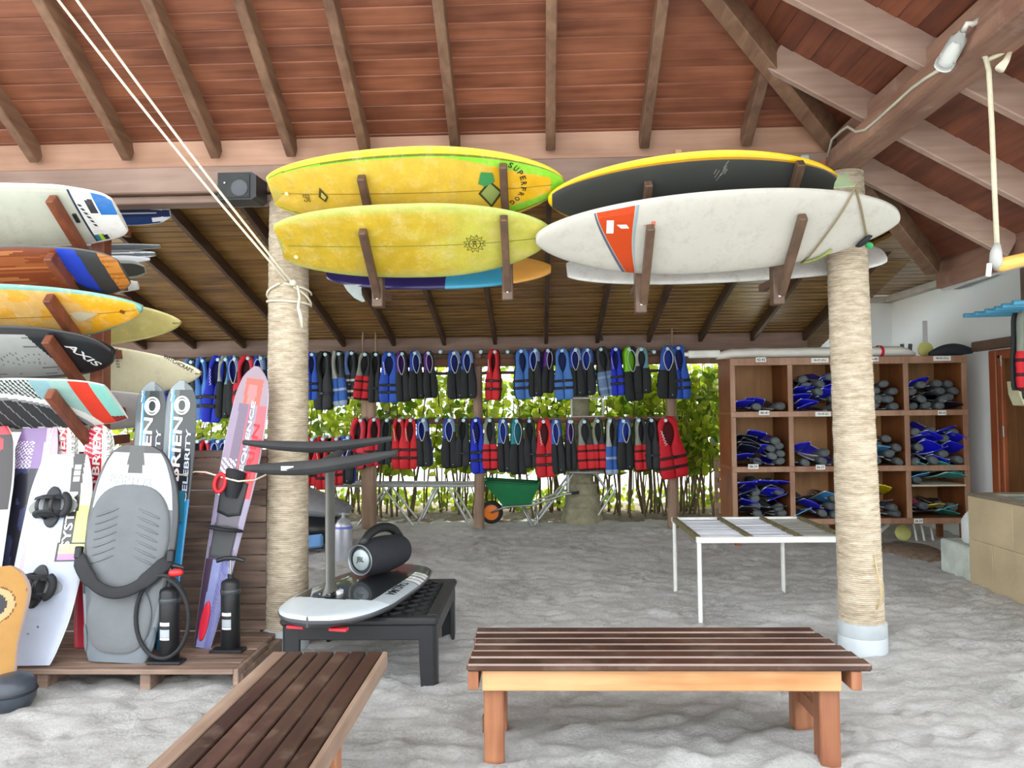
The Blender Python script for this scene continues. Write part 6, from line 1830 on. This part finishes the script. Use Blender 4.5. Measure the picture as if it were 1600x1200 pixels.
# printed size labels on the lips
M_lab = plain('label_paper', hx('E8EAE6'), rough=.7, var=.03); M_labt = plain('label_print', hx('33383C'), rough=.7)
for (px, py, w, s) in ((1189, 562, .115, '42-43'), (1281, 563, .19, '46-47 (XL)'), (1194, 645, .115, '40-41'), (1286, 647, .17, '42-43 (L)'), (1177, 729, .115, '38-39'), (1282, 730, .10, '36-37'),
                       (1365, 561, .11, '38-40'), (1472, 560, .19, '44-45 (XL)'), (1362, 646, .07, '44-45'), (1472, 645, .09, '40-41'), (1366, 730, .05, '34-35'), (1435, 814, .095, '28-29')):
    p = atY(px, py, CY0 - .034); x, z = p.x, p.z
    lb = MB().box(x - w / 2, x + w / 2, CY0 - .036, CY0 - .0325, z - .026, z + .026).build('size_label', M_lab, cub, world=True)
    vs, fs, w0, h0 = text_mesh(s, .02); k = min(w * .85 / w0, .030 / h0)
    mb = MB(); mb.add([(x + a * k, CY0 - .0365, z + b * k) for a, b in vs], fs); mb.build('lettering', M_labt, lb, world=True)

# ---- swim fins
def fin_proto(key, cblade, crail, cfoot):
    """heel at the origin, blade away along +y"""
    root = empty('swim_fin')
    rings = []
    for (y, w, h, z) in ((-.0, .040, .034, .042), (.008, .052, .044, .043), (.05, .055, .048, .044), (.10, .054, .044, .042), (.16, .056, .030, .030), (.22, .060, .016, .022), (.26, .058, .006, .018)):
        rings.append([Vector((w * math.cos(a), y, z + h * math.sin(a) * (1 if math.sin(a) > 0 else .8))) for a in [2 * math.pi * k / 12 for k in range(12)]])
    m = MB(); m.loft(rings); m.build('foot_pocket', plain('fin_rubber_' + cfoot, hx(cfoot), rough=.75, var=.25, scale=20), root, smooth=60)
    prof = [(.17, .062), (.28, .080), (.40, .095), (.50, .104), (.545, .095), (.56, .04)]
    def zb_(y): return .018 + .05 * ((y - .17) / .4) ** 2
    top = []; n = len(prof)
    vs = []; fs = []
    for (y, w) in prof:
        for s in (-1, -.5, 0, .5, 1): vs.append((s * w, y, zb_(y) + .006 * (1 if abs(s) == .5 else 0)))
    o = len(vs); vs += [(x, y, z - .007) for x, y, z in vs]
    for i in range(n - 1):
        for j in range(4):
            a = i * 5 + j; fs.append((a, a + 1, a + 6, a + 5)); fs.append((o + a + 5, o + a + 6, o + a + 1, o + a))
    for i in range(n - 1):
        a = i * 5; fs.append((a, a + 5, o + a + 5, o + a)); a = i * 5 + 4; fs.append((a + 5, a, o + a, o + a + 5))
    for j in range(4):
        a = (n - 1) * 5 + j; fs.append((a, a + 1, o + a + 1, o + a)); a = j; fs.append((a + 1, a, o + a, o + a + 1))
    m = MB(); m.add(vs, fs); bl = m.build('blade', plain('fin_blade_' + cblade, hx(cblade), rough=.4, var=.1), root, smooth=50)
    for s in (-1, 1):
        m = MB(); m.tube([(s * w, y, zb_(y) + .002) for y, w in [(.10, .052)] + prof[:-1]], [.006, .008, .008, .007, .006, .004], 6); m.build('side_rail', plain('fin_rail_' + crail, hx(crail), rough=.5), bl, smooth=True)
    FT[key] = root
FT = {}
fin_proto('blue', '2428E0', 'D8DEF0', '5C6466'); fin_proto('dark', '20243A', 'A4AAB0', '565C5E'); fin_proto('sky', '4FA0DC', 'DDE8EE', '5A6264')
fin_proto('teal', '3FA8A4', 'C4E4DC', '4A5456'); fin_proto('yellow', 'EAD21E', '3A3A34', '74787A'); fin_proto('pink', 'E0506E', 'C8A0D8', '50545A')
FC = {}
for r_ in FT.values():
    FC[r_] = [c for c in bpy.data.objects if c.parent == r_]
    for c in FC[r_]: FC[c] = [d for d in bpy.data.objects if d.parent == c]
FUSED = set()
rf = random.Random(33)
CN = {'blue': 'blue', 'dark': 'black', 'sky': 'sky blue', 'teal': 'teal', 'yellow': 'yellow', 'pink': 'pink'}
ROWN = {0: 'bottom', 1: 'middle', 2: 'top'}; COLN = ['beside the hedge', 'left of the column', 'right of the column', 'beside the white wall']
COLN = ['compartment beside the hedge', 'compartment second from the hedge', 'compartment second from the white wall', 'compartment beside the white wall']
def put_fin(kind, x, y, z, yaw, pitch, roll, label, group):
    src = FT[kind]
    o = src if kind not in FUSED else copy_tree(src, None, FC); FUSED.add(kind)
    o.location = (x, y, z); o.rotation_euler = (pitch, roll, yaw); tag(o, label, 'swim fin', group)
def fill(col, rowi, layers, pal, z0=None, xoff=0.0, n=3, out=.25, rown=None):
    xl, xr = xsep[col] + .04, xsep[col + 1] - .04; z = (czs[rowi] if z0 is None else z0) + .004
    g = f'fins in the {rown or ROWN[rowi]} {COLN[col]}'
    for l in range(layers):
        m = n if l < layers - 1 or layers == 1 else max(1, n - 1)
        for k in range(m):
            kind = rf.choice(pal)
            x = xl + (xr - xl) * (k + .5 + (.18 if l % 2 else -.05) * (1 if k < m - 1 else -1)) / m + rf.uniform(-.02, .02) + xoff
            back = rf.random() < out
            zz = z + l * .080 + (.014 if k % 2 else 0) + rf.uniform(-.006, .010) * (l > 0)
            lay = ['lowest', 'second', 'third', 'fourth', 'fifth'][l] + ' layer'
            lab = f'{CN[kind]} swim fin, {"blade" if back else "heel"} outwards, {lay}, {rown or ROWN[rowi]} {COLN[col]}'
            x = min(xr - .055, max(xl + .055, x))
            tx = min(xr - .10, max(xl + .10, x + rf.uniform(-.16, .16))); dl = math.asin((tx - x) / .56)
            if back: put_fin(kind, x, CY0 + .55 - rf.uniform(0, .06), zz + .004, math.pi + dl, rf.uniform(.0, .22), rf.uniform(-.5, .5), lab, g)
            else: put_fin(kind, x, CY0 + rf.uniform(-.035, .03), zz, -dl, rf.uniform(-.05, .10), rf.uniform(-.6, .6), lab, g)
fill(0, 2, 1, ['blue', 'dark', 'blue'], n=4, out=.5)
fill(1, 2, 5, ['blue', 'blue', 'dark'], n=3, out=.4)
fill(2, 2, 4, ['dark', 'dark', 'blue'], n=3, out=.15)
fill(3, 2, 4, ['dark', 'dark', 'dark', 'blue'], n=4, out=.12)
fill(0, 1, 4, ['blue', 'blue', 'dark'], n=4, out=.4)
fill(1, 1, 2, ['blue', 'sky'], n=3, out=.5)
fill(2, 1, 4, ['dark', 'dark', 'sky'], n=3, out=.1)
fill(3, 1, 5, ['blue'], n=4, out=.62)
fill(0, 0, 5, ['blue', 'dark', 'blue'], n=4, out=.5)
fill(1, 0, 3, ['sky', 'blue', 'dark', 'teal'], n=3, out=.3)
fill(2, 0, 3, ['yellow', 'dark', 'dark'], n=3, out=.2)
fill(3, 0, 2, ['yellow', 'teal', 'pink', 'dark'], n=4, out=.5)
fill(3, 0, 2, ['sky', 'sky', 'teal'], z0=zmid, n=4, out=.6, rown='half-shelf')

# ---- things on top of the shelves
ztop = czs[3] + .03
M_canvas = plain('white_canvas', hx('E6E6DE'), rough=.85, var=.06, bump=.35, bscale=7)
def roll_canvas(xs0, xs1, y, z, r, name, label):
    t = empty(name, ((xs0 + xs1) / 2, y, z)); tag(t, label, 'canvas roll')
    n = 26; rings = []
    for i in range(n + 1):
        u = i / n; x = xs0 + (xs1 - xs0) * u
        k = r * (1 + .10 * mnoise.noise((x * 5, 1, 1)) - .5 * max(0, .06 - u) / .06 - .5 * max(0, u - .94) / .06)
        rings.append([Vector((x, y + 1.6 * k * math.cos(a), z + k * .9 + k * .9 * math.sin(a) * (1 + .08 * mnoise.noise((x * 9, a, 2))))) for a in [2 * math.pi * j / 16 for j in range(16)]])
    m = MB(); m.loft(rings); m.build('canvas', M_canvas, t, smooth=True, world=True); return t
c_ = roll_canvas(atY(1122, 556, 8.6).x, atY(1432, 552, 8.6).x, 8.66, ztop, .068, 'rolled_parasol', 'long rolled white canvas parasol lying on top of the fin shelves')
pa, pb_ = atY(1076, 563, 8.6), atY(1126, 556, 8.6)
MB().beam((pa.x, 8.62, ztop + .06), (pb_.x, 8.64, ztop + .062), .07, .085, bev=.012).build('end_sleeve', plain('sleeve_white', hx('E4E6E0'), rough=.5), c_, world=True)
MB().tube([(pa.x - .04, 8.62, ztop + .06), (pa.x + .02, 8.62, ztop + .06)], .024, 10).build('end_tube', plain('sleeve_white', hx('E4E6E0'), rough=.5), c_, smooth=60, world=True)
xr_ = atY(1377, 552, 8.6).x
m = MB(); m.lathe([(.075, -.018), (.078, -.015), (.078, .015), (.075, .018)], 16, Matrix.Translation((xr_, 8.66, ztop + .062)) @ Matrix.Rotation(math.pi / 2, 4, 'Y') @ Matrix.Diagonal((.95, 1.45, 1, 1)), caps=False); m.build('red_strap', plain('strap_red', hx('D0203A')), c_, smooth=True, world=True)
pp = atY(1446, 548, 8.75); pd_ = empty('paddle', (pp.x, 8.75, ztop)); tag(pd_, 'pale yellow round paddle blade with a white handle standing on the shelves', 'paddle')
MB().lathe([(.001, -.010), (.07, -.012), (.088, -.006), (.088, .006), (.07, .012), (.001, .010)], 24, Matrix.Translation((pp.x, 8.75, ztop + .088)) @ Matrix.Rotation(math.pi / 2, 4, 'X'), caps=False).build('blade', plain('paddle_yellow', hx('CFCF7A'), rough=.5), pd_, smooth=50, world=True)
MB().box(pp.x - .022, pp.x + .03, 8.745, 8.765, ztop + .15, atY(1448, 501, 8.75).z, .004).build('handle', plain('paddle_handle', hx('C8CACA'), rough=.4, var=.1), pd_, world=True)
for i, px in enumerate((1411, 1420)):
    p = atY(px, 548, 8.95); o = MB().tube([(p.x, 8.95, ztop - .02), (p.x + (.02 if i else -.01), 8.95, ztop + .17)], .022, 10).build('grey_pipe', plain('pipe_grey', hx('5A6266'), rough=.5), smooth=60)
    tag(o, 'short grey pipe offcut standing on top of the fin shelves', 'pipe', 'grey pipe offcuts on the shelves')
bg = []
x0_ = atY(1452, 556, 8.62).x
for i in range(12):
    u = i / 11; bg.append((Vector((x0_ + .48 * u, 8.62, ztop + .018 + .035 * math.sin(u * 3.0) + .03 * u)), .02 + .035 * math.sin(math.pi * u)))
o = MB().tube([b[0] for b in bg], [b[1] for b in bg], 10, flat=1.4).build('dark_bag', plain('bag_dark', hx('2A2E36'), rough=.7, bump=.4, bscale=12), smooth=True); tag(o, 'crumpled dark mesh bag lying on the end of the fin shelves', 'bag')
# ---- odds and ends under the shelves
p = atY(1413, 834, 8.75); o = MB().lathe([(.001, -.008), (.08, -.01), (.092, 0), (.08, .01), (.001, .008)], 20, Matrix.Translation((p.x, 8.78, .09)) @ Matrix.Rotation(math.pi / 2 - .15, 4, 'X'), caps=False).build('paddle_bat', plain('paddle_yellow', hx('CFCF7A')), smooth=50); tag(o, 'pale yellow bat blade leaning under the fin shelves', 'bat')
for i, (px, col) in enumerate(((1440, 'short white peg leaning under the shelves'), (1452, 'thin white stake leaning under the shelves'), (1466, 'second thin white stake under the shelves nearest the jug'))):
    p = atY(px, 836, 8.6); o = MB().beam((p.x, 8.7, -.03), (p.x - .03, 8.72, .22), .022, .015, up=(0, 1, 0), bev=.003).build('stake', M_wpaint); tag(o, col, 'stake')
p = atY(1368, 832, 8.6); o = MB().beam((p.x - .05, 8.7, .0), (p.x + .2, 8.72, .2), .04, .02, up=(0, 1, 0), bev=.003).build('batten_offcut', M_wpaint); tag(o, 'pale slanted batten offcut under the fin shelves', 'batten')

# ================================================================= RIGHT SIDE
# ---- tiled water tub
M_tile = plain('tub_tile', hx('C2B08E'), rough=.6, var=.14, scale=3, bump=.15, bscale=20, rand=.05)
M_grout = plain('tub_grout', hx('D8CEB8'), rough=.8)
tb0, tb1, tby0, tby1, tbz = 3.75, 4.93, 2.6, 6.72, .765
tub = empty('rinse_tub', ((tb0 + tb1) / 2, (tby0 + tby1) / 2, 0)); tag(tub, 'sandy tiled concrete rinse tub holding teal water', 'tub')
m = MB(); wv = .14
m.box(tb0 + .012, tb0 + wv, tby0, tby1 - .012, -.05, tbz - .012); m.box(tb1 - wv, tb1, tby0, tby1 - .012, -.05, tbz - .012); m.box(tb0 + wv, tb1 - wv, tby1 - wv, tby1 - .012, -.05, tbz - .012); m.box(tb0 + wv, tb1 - wv, tby0, tby0 + wv, -.05, tbz - .012)
m.box(tb0 + wv, tb1 - wv, tby0 + wv, tby1 - wv, -.05, .1)
m.build('tub_wall', M_grout, tub, world=True)
for j, (za, zb_) in enumerate(((.0, .38), (.386, tbz - .01))):
    y = tby1; k = 0
    while y > tby0 + .1:
        w = .62 if not (k == 0 and j == 0) else .34
        MB().box(tb0, tb0 + .014, max(tby0, y - w + .006), y, za - (.05 if j == 0 else 0), zb_, .003).build('tile', M_tile, tub, world=True)
        y -= w; k += 1
x = tb0
while x < tb1 - .05:
    for (za, zb_) in ((-.05, .38), (.386, tbz - .01)):
        MB().box(x + .016, min(tb1, x + .45) - .006, tby1 - .014, tby1, za, zb_, .003).build('tile', M_tile, tub, world=True)
    x += .45
M_cop = plain('tub_coping', hx('7C7464'), rough=.6, var=.2)
for (a, b, c, d) in ((tb0 - .012, tb0 + wv + .01, tby0, tby1 + .012), (tb1 - wv, tb1 + .01, tby0, tby1 + .012), (tb0 + wv + .012, tb1 - wv - .002, tby1 - wv, tby1 + .012)):
    MB().box(a, b, c, d, tbz - .011, tbz + .014, .005).build('coping', M_cop, tub, world=True)
mw, nt_, bw = _newmat('teal_water'); bw.inputs['Base Color'].default_value = hx('3E9CA8'); bw.inputs['Roughness'].default_value = .05
wn = nt_.nodes.new('ShaderNodeTexNoise'); wn.inputs['Scale'].default_value = 6; _bump(nt_, bw, wn.outputs['Fac'], .15, .02)
MB().add([(tb0 + wv, tby0 + wv, tbz - .012), (tb1 - wv, tby0 + wv, tbz - .012), (tb1 - wv, tby1 - wv, tbz - .012), (tb0 + wv, tby1 - wv, tbz - .012)], [(0, 1, 2, 3)]).build('water', mw, tub, world=True)
st_ = MB().box(3.76, 4.3, 6.74, 7.22, -.05, .30, .015).build('step_block', plain('step_mossy', hx('C4CEC4'), rough=.8, var=.25, scale=5, bump=.2)); tag(st_, 'pale mossy concrete step block behind the rinse tub', 'step')
jp = (3.92, 6.92); jg = empty('jug', (jp[0], jp[1], .30)); tag(jg, 'translucent white plastic jug standing on the mossy step', 'jug')
def jr(z, wx, wy, ox=0.0): return [Vector((jp[0] + ox + wx * (abs(math.cos(a)) ** .6) * (1 if math.cos(a) > 0 else -1), jp[1] + wy * (abs(math.sin(a)) ** .6) * (1 if math.sin(a) > 0 else -1), .30 + z)) for a in [2 * math.pi * k / 20 for k in range(20)]]
M_jug = plain('jug_plastic', hx('E2E8EA'), rough=.35, var=.04)
m = MB(); m.loft([jr(.0, .08, .08), jr(.02, .098, .09), (jr(.16, .10, .092)), jr(.20, .10, .09), jr(.25, .085, .075, .01), jr(.285, .05, .05, .02), jr(.30, .03, .03, .025)]); m.build('jug_body', M_jug, jg, smooth=60, world=True)
MB().tube([(jp[0] - .07, jp[1], .30 + .20), (jp[0] - .075, jp[1], .30 + .26), (jp[0] - .03, jp[1], .30 + .30), (jp[0] + .02, jp[1], .30 + .29)], .014, 8).build('jug_handle', M_jug, jg, smooth=True, world=True)
MB().tube([(jp[0] + .025, jp[1], .30 + .295), (jp[0] + .025, jp[1], .30 + .325)], .028, 12).build('jug_cap', plain('cap_blue', hx('C9D8DC')), jg, smooth=60, world=True)
# white tap on the tub edge
tpp = atZ(1590, 762, .80); tw = Vector((4.75, 6.62, .78)); o = empty('tap', tw); tag(o, 'small white plastic tap fitting on the tub rim', 'tap')
MB().tube([tw + Vector((-.06, 0, 0)), tw + Vector((-.06, 0, .09)), tw + Vector((-.03, 0, .13)), tw + Vector((0, 0, .10)), tw + Vector((.0, 0, .0))], .022, 8).build('spout', M_wpaint, o, smooth=True, world=True)
MB().box(tw.x - .10, tw.x + .05, tw.y - .03, tw.y + .03, tw.z - .005, tw.z + .02, .006).build('tap_base', M_wpaint, o, world=True)

# ---- blue pegs on the right with a red and black vest
M_pipeb = plain('pipe_sky_blue', hx('5FB4DC'), rough=.4, var=.05)
pr = empty('peg_rail', (5.0, 7.2, 2.3)); tag(pr, 'sky blue pipe peg rail above the rinse tub', 'rack')
tips = [(1506, 493), (1523, 490), (1539, 486), (1554, 482), (1565, 478), (1582, 473)]
ys_ = [7.45, 7.30, 7.15, 7.02, 6.90, 6.76]
for (px, py), Y in zip(tips, ys_):
    p = atY(px, py, Y); MB().tube([p, p + Vector((.03, 0, 0)), Vector((4.9, Y, p.z + .01))], [.022, .022, .022], 10).build('peg', M_pipeb, pr, smooth=60, world=True)
MB().box(4.88, 4.94, 6.6, 7.6, 2.40, 2.56, .006).build('rail', M_hang, pr, world=True)
v_ = atY(1594, 494, 6.95); hv = hang('C_red', 1594, 494, 1.0, 1.15, .5, 0, 'red vest with black lower straps hanging on the sky blue pegs', 'vest on the blue pegs', withpeg=False, Y=6.98); hv.location.z -= .0
# ---- beige wall phone box by the door
q = atX(1592, 612, 4.6); bxp = atY(1592, 612, 7.3)
ph = empty('wall_box', (bxp.x + .08, 7.3, bxp.z)); tag(ph, 'beige plastic wall box in front of the timber door', 'wall box')
poly = [(-.16, .10), (.2, .13), (.2, -.16), (-.11, -.13), (-.15, -.02)]
m = MB(); Mx = Matrix.Translation((bxp.x + .10, 7.3, bxp.z)) @ Matrix.Rotation(math.pi / 2, 4, 'X'); m.prism(poly, -.08, .08, Mx); m.build('box_body', plain('box_beige', hx('D6D2AC'), rough=.5), ph, world=True)
m = MB(); m.prism([(-.135, .06), (-.115, .06), (-.09, -.10), (-.12, -.06)], .08, .084, Mx); m.build('slot', M_blackp, ph, world=True)
MB().box(bxp.x + .25, 4.95, 7.28, 7.32, bxp.z - .03, bxp.z + .03).build('bracket', M_hang, ph, world=True)
# ---- fluorescent batten on the white wall
a, b = atX(1486, 449, 4.82), atX(1545, 427, 4.82)
fb = empty('tube_light', (a + b) / 2); tag(fb, 'unlit white fluorescent tube fitting high on the white side wall', 'lamp')
MB().beam(a + Vector((.05, 0, 0)), b + Vector((.05, 0, 0)), .10, .05, bev=.006).build('housing', plain('housing_grey', hx('8E9290'), rough=.5), fb, world=True)
MB().tube([a + Vector((0, 0, -.01)), b + Vector((0, 0, -.01))], .018, 10).build('tube', plain('tube_white', hx('EDEEEA'), rough=.3, var=.02), fb, smooth=60, world=True)
# ---- slatted crate against the shelf side, dark soil patch, cord on the column foot
cr_ = empty('slatted_crate', (2.10, 9.0, 0)); tag(cr_, 'weathered slatted timber crate standing between the hedge and the fin shelves', 'crate')
xa_, xb_ = atY(1116, 760, 9.15).x, atY(1140, 760, 9.15).x
for k in range(6):
    zc_ = .20 + k * .125
    MB().box(xa_, xb_, 9.14, 9.16, zc_, zc_ + .075, .004).build('slat', M_post, cr_, world=True)
for xx in (xa_ + .01, xb_ - .05):
    MB().box(xx, xx + .04, 9.165, 9.20, -.04, .95, .004).build('upright', M_post, cr_, world=True)
pc = atZ(1425, 862, 0); mb = MB(); n = 40
ring0 = []; ring1 = []
for k in range(n):
    a = 2 * math.pi * k / n; r = 1 + .25 * mnoise.noise((math.cos(a) * 1.5, math.sin(a) * 1.5, 3))
    ring0.append(Vector((pc.x + .36 * r * math.cos(a), pc.y + .55 * r * math.sin(a), -.02))); ring1.append(Vector((pc.x + .24 * r * math.cos(a), pc.y + .38 * r * math.sin(a), .045)))
mb.loft([ring0, ring1]); tag(mb.build('soil_patch', plain('soil_brown', hx('7A6A58'), rough=.95, var=.35, scale=14, bump=.5), smooth=True), 'low dark brown soil patch on the sand before the shelves', 'soil', kind='stuff')
cpts = [atY(1366, 868, 4.80), atY(1370, 890, 4.79), atY(1376, 915, 4.78), atY(1377, 935, 4.78), atY(1370, 952, 4.79)]
tag(MB().tube(cpts, .004, 6).build('loose_cord', plain('cord_tan', hx('C8B27A'), rough=.8), smooth=True), 'thin tan cord hanging loose at the foot of the rope-wrapped column', 'cord')
# ================================================================= ROPES, LAMP, LOUDSPEAKER
M_cordw = plain('cord_white', hx('E4DCC4'), rough=.8, var=.08, bump=.3, bscale=150)
def ceil_end(k, s):
    """carry the line from k through s up to the boards"""
    t = 1.0
    while t < 4:
        p = k + (s - k) * t
        if p.z > zF(p.y) - .02: return p
        t += .01
    return k + (s - k) * t
for i, (top, low, off, lab) in enumerate((((92, 0), (447, 438), .0, 'pale rope stretched from the roof to the column, the line with the lower run'), ((121, 0), (455, 440), .02, 'pale rope stretched from the roof to the column, the line with the upper run'))):
    k = atY(low[0], low[1], 4.84); s = atY(top[0], top[1], 4.0)
    e = ceil_end(k, s); n = 10
    o = MB().tube([k.lerp(e, j / n) + Vector((0, 0, -.03 * math.sin(math.pi * j / n))) for j in range(n + 1)], .0085, 8).build('rope_line', M_cordw, smooth=True); tag(o, lab, 'rope')
kc = Vector((_t2.x, 5.0, 0))
lash = empty('rope_lashing', (kc.x, 4.86, 2.0)); tag(lash, 'pale cord lashing with a knot round the column and a dangling end', 'rope')
def wrap(z0_, z1_, a0, a1, r=.143):
    pts = []
    for j in range(25):
        u = j / 24; a = math.radians(a0 + (a1 - a0) * u); pts.append(Vector((kc.x + r * math.cos(a), 5.0 + r * math.sin(a), z0_ + (z1_ - z0_) * u)))
    return pts
zk = atY(455, 442, 4.85).z
for (dz0, dz1, a0, a1) in ((.0, -.09, -95, -200), (.0, -.05, -85, 20), (-.10, -.13, -200, 20), (-.02, -.12, -60, 10)):
    MB().tube(wrap(zk + dz0, zk + dz1, a0, a1), .008, 6).build('cord_turn', M_cordw, lash, smooth=True, world=True)
dg_ = [atY(465, 446, 4.845), atY(468, 465, 4.845), atY(466, 480, 4.845), atY(470, 495, 4.85), atY(472, 512, 4.86)]
MB().tube(dg_, [.008, .008, .010, .012, .006], 6).build('dangling_end', M_cordw, lash, smooth=True, world=True)
MB().lathe([(.001, -.022), (.02, -.015), (.024, 0), (.02, .015), (.001, .022)], 10, Matrix.Translation(atY(458, 442, 4.84)), caps=False).build('knot', M_cordw, lash, smooth=True, world=True)

# ---- black loudspeaker on the beam
a = atY(342, 314, 4.72); b = atY(402, 270, 4.72)
ls_ = empty('wall_speaker', ((a.x + b.x) / 2, 4.78, a.z)); tag(ls_, 'black box loudspeaker fixed to the plate beam', 'speaker')
m = MB(); front = [(a.x, a.z), (b.x - .03, a.z), (b.x, a.z + .02), (b.x, b.z - .02), (b.x - .03, b.z), (a.x, b.z)]
rings = [[Vector((x, 4.70, z)) for x, z in front], [Vector((x * .92 + ((a.x + b.x) / 2) * .08 + .02, 4.868, z)) for x, z in front]]
m.loft(rings); m.build('cabinet', M_blackp, ls_, world=True)
m = MB(); m.box(a.x + .012, b.x - .04, 4.692, 4.70, a.z + .012, b.z - .012, .003); m.build('grille', plain('grille_black', hx('3A3E3E'), rough=.7, bump=.5, bscale=300), ls_, world=True)
m = MB(); cxm = (a.x + b.x) / 2 + .02; m.lathe([(.001, 0), (.045, .002), (.055, .004), (.055, 0)], 20, Matrix.Translation((cxm, 4.6915, (a.z + b.z) / 2 - .015)) @ Matrix.Rotation(math.pi / 2, 4, 'X'), caps=False); m.build('driver_ring', plain('driver_grey', hx('50545A'), rough=.6), ls_, smooth=True, world=True)
m = MB(); m.lathe([(.006, 0), (.006, .003), (.001, .004)], 10, Matrix.Translation((a.x + .05, 4.69, b.z - .07)) @ Matrix.Rotation(math.pi / 2, 4, 'X')); m.build('badge', M_steel, ls_, world=True)

# ---- cable and glass lamp on the tie beam
XT = 1.88
def onx(px, py, x=XT): return atX(px, py, x)
cb_ = [onx(px, py) for px, py in ((1293, 245), (1300, 218), (1314, 205), (1325, 198), (1338, 206), (1352, 203), (1372, 186), (1395, 165), (1425, 138), (1447, 122), (1470, 108))]
o = MB().tube(cb_, .009, 6).build('power_cable', plain('cable_grey', hx('B4B09C'), rough=.6), smooth=True); tag(o, 'grey power cable clipped along the tie beam to the glass lamp', 'cable')
lp = onx(1490, 75, 1.84); lamp = empty('glass_lamp', lp); tag(lamp, 'clear glass jar lamp fixed on the tie beam', 'lamp')
ax_ = (onx(1477, 100, 1.84) - onx(1508, 45, 1.84)).normalized()
MA = frame(lp, ax_.cross(Vector((0, 1, 0))), ax_)
mg, ntg, bg_ = _newmat('lamp_glass'); bg_.inputs['Base Color'].default_value = hx('E8ECEA'); bg_.inputs['Roughness'].default_value = .08; bg_.inputs['Transmission Weight'].default_value = .75; bg_.inputs['IOR'].default_value = 1.2
MB().lathe([(.016, -.085), (.02, -.06), (.036, -.045), (.038, .06), (.042, .065), (.042, .085), (.034, .09), (.001, .088)], 20, MA, caps=False).build('glass_jar', mg, lamp, smooth=50, world=True)
MB().lathe([(.012, -.03), (.022, .0), (.026, .05), (.024, .08), (.001, .084)], 16, MA, caps=False).build('bulb', plain('bulb_white', hx('E6E6E0'), rough=.3, var=.02), lamp, smooth=True, world=True)
MB().lathe([(.030, .088), (.040, .090), (.040, .096), (.001, .098)], 20, MA, caps=False).build('rim_lens', plain('lens_white', hx('DDE2DE'), rough=.2, var=.02), lamp, smooth=50, world=True)
c2_ = onx(1520, 38, 1.87)
MB().tube([lp - ax_ * .085, lp - ax_ * .12, c2_, c2_ + Vector((.03, 0, .02))], .012, 8).build('bracket', plain('bracket_white', hx('C8C8BE')), lamp, smooth=True, world=True)

# ---- floodlight box above the yellow-railed board
p = atY(1258, 262, 4.80); fl_ = empty('junction_box', p); tag(fl_, 'grey junction box on the plate beam beside the yellow-railed board', 'electrical box')
MB().box(p.x - .022, p.x + .03, 4.80, 4.869, p.z - .02, p.z + .085, .006).build('box_body', plain('box_grey', hx('A9AEB0'), rough=.5), fl_, world=True)
MB().lathe([(.03, -.012), (.034, 0), (.03, .012)], 16, Matrix.Translation((p.x - .04, 4.83, p.z + .045)) @ Matrix.Rotation(math.pi / 2, 4, 'Y')).build('cable_gland', plain('gland_grey', hx('8C9092'), rough=.5), fl_, smooth=50, world=True)
w_ = atY(1292, 250, 4.80); o = MB().tube([Vector((p.x + .03, 4.84, p.z + .02)), Vector((p.x + .09, 4.84, p.z + .035)), w_], .004, 6).build('red_wire', plain('wire_red', hx('C8504A')), smooth=True); tag(o, 'thin red wire running from the junction box to the tie beam', 'wire')

# ---- hanging rope with a wooden bar
tzr = empty('rope_trapeze', atY(1556, 410, 3.3)); tag(tzr, 'rope looped over the tie beam holding a wooden bar', 'rope swing')
xr2 = atY(1552, 200, 3.3)
rp = [atY(1542, 0, 3.30), atY(1530, 25, 3.30), atY(1519, 55, 3.30), atY(1523, 72, 3.30), atY(1540, 90, 3.30), atY(1545, 110, 3.30), atY(1550, 200, 3.30), atY(1554, 300, 3.30), atY(1558, 388, 3.30)]
M_grope = plain('rope_grey', hx('C4BFA6'), rough=.8, var=.1, bump=.4, bscale=160)
MB().tube([rp[0] + Vector((.02, .1, .25))] + rp, .011, 8).build('rope', M_grope, tzr, smooth=True, world=True)
tl = [atY(1542, 94, 3.30), atY(1560, 86, 3.28), atY(1575, 78, 3.27), atY(1590, 70, 3.26)]
MB().tube(tl, .010, 8).build('rope_tail', M_grope, tzr, smooth=True, world=True)
MB().tube([atY(1578, 80, 3.265), atY(1572, 95, 3.26), atY(1562, 108, 3.26)], [.010, .014, .022], 8).build('tassel', M_cordw, tzr, smooth=True, world=True)
MB().tube([atY(1558, 382, 3.30), atY(1556, 395, 3.29), atY(1556, 410, 3.29), atY(1560, 420, 3.3)], [.014, .024, .026, .016], 8).build('lashing', plain('tape_grey', hx('A9AAA6'), rough=.5), tzr, smooth=True, world=True)
MB().tube([atY(1546, 412, 3.29), atY(1544, 432, 3.29)], .011, 8).build('white_tail', plain('tail_white', hx('ECECE6')), tzr, smooth=True, world=True)
a, b = atY(1556, 416, 3.30), atY(1668, 388, 3.30)
MB().tube([a, a.lerp(b, .08), a.lerp(b, .3), b], [.022, .031, .029, .029], 14).build('wooden_bar', wood('bar_wood', hx('C8923E'), hx('E6BC70'), 'X', grain=10, rough=.45), tzr, smooth=True, world=True)
b2 = b + Vector((-.05, 0, 0)); MB().tube([b2, Vector((b2.x - .0, 3.3, zP(b2.x) - .05))], .011, 8).build('rope', M_grope, tzr, smooth=True, world=True)

# ---- small black clip on the rear beam
p = atY(941, 526, 9.94); o = MB().beam((p.x, 9.955, p.z - .05), (p.x - .02, 9.955, p.z + .05), .03, .02, up=(0, 1, 0), bev=.005).build('beam_clip', M_blackp); tag(o, 'small black clip fixed on the rear beam', 'clip')
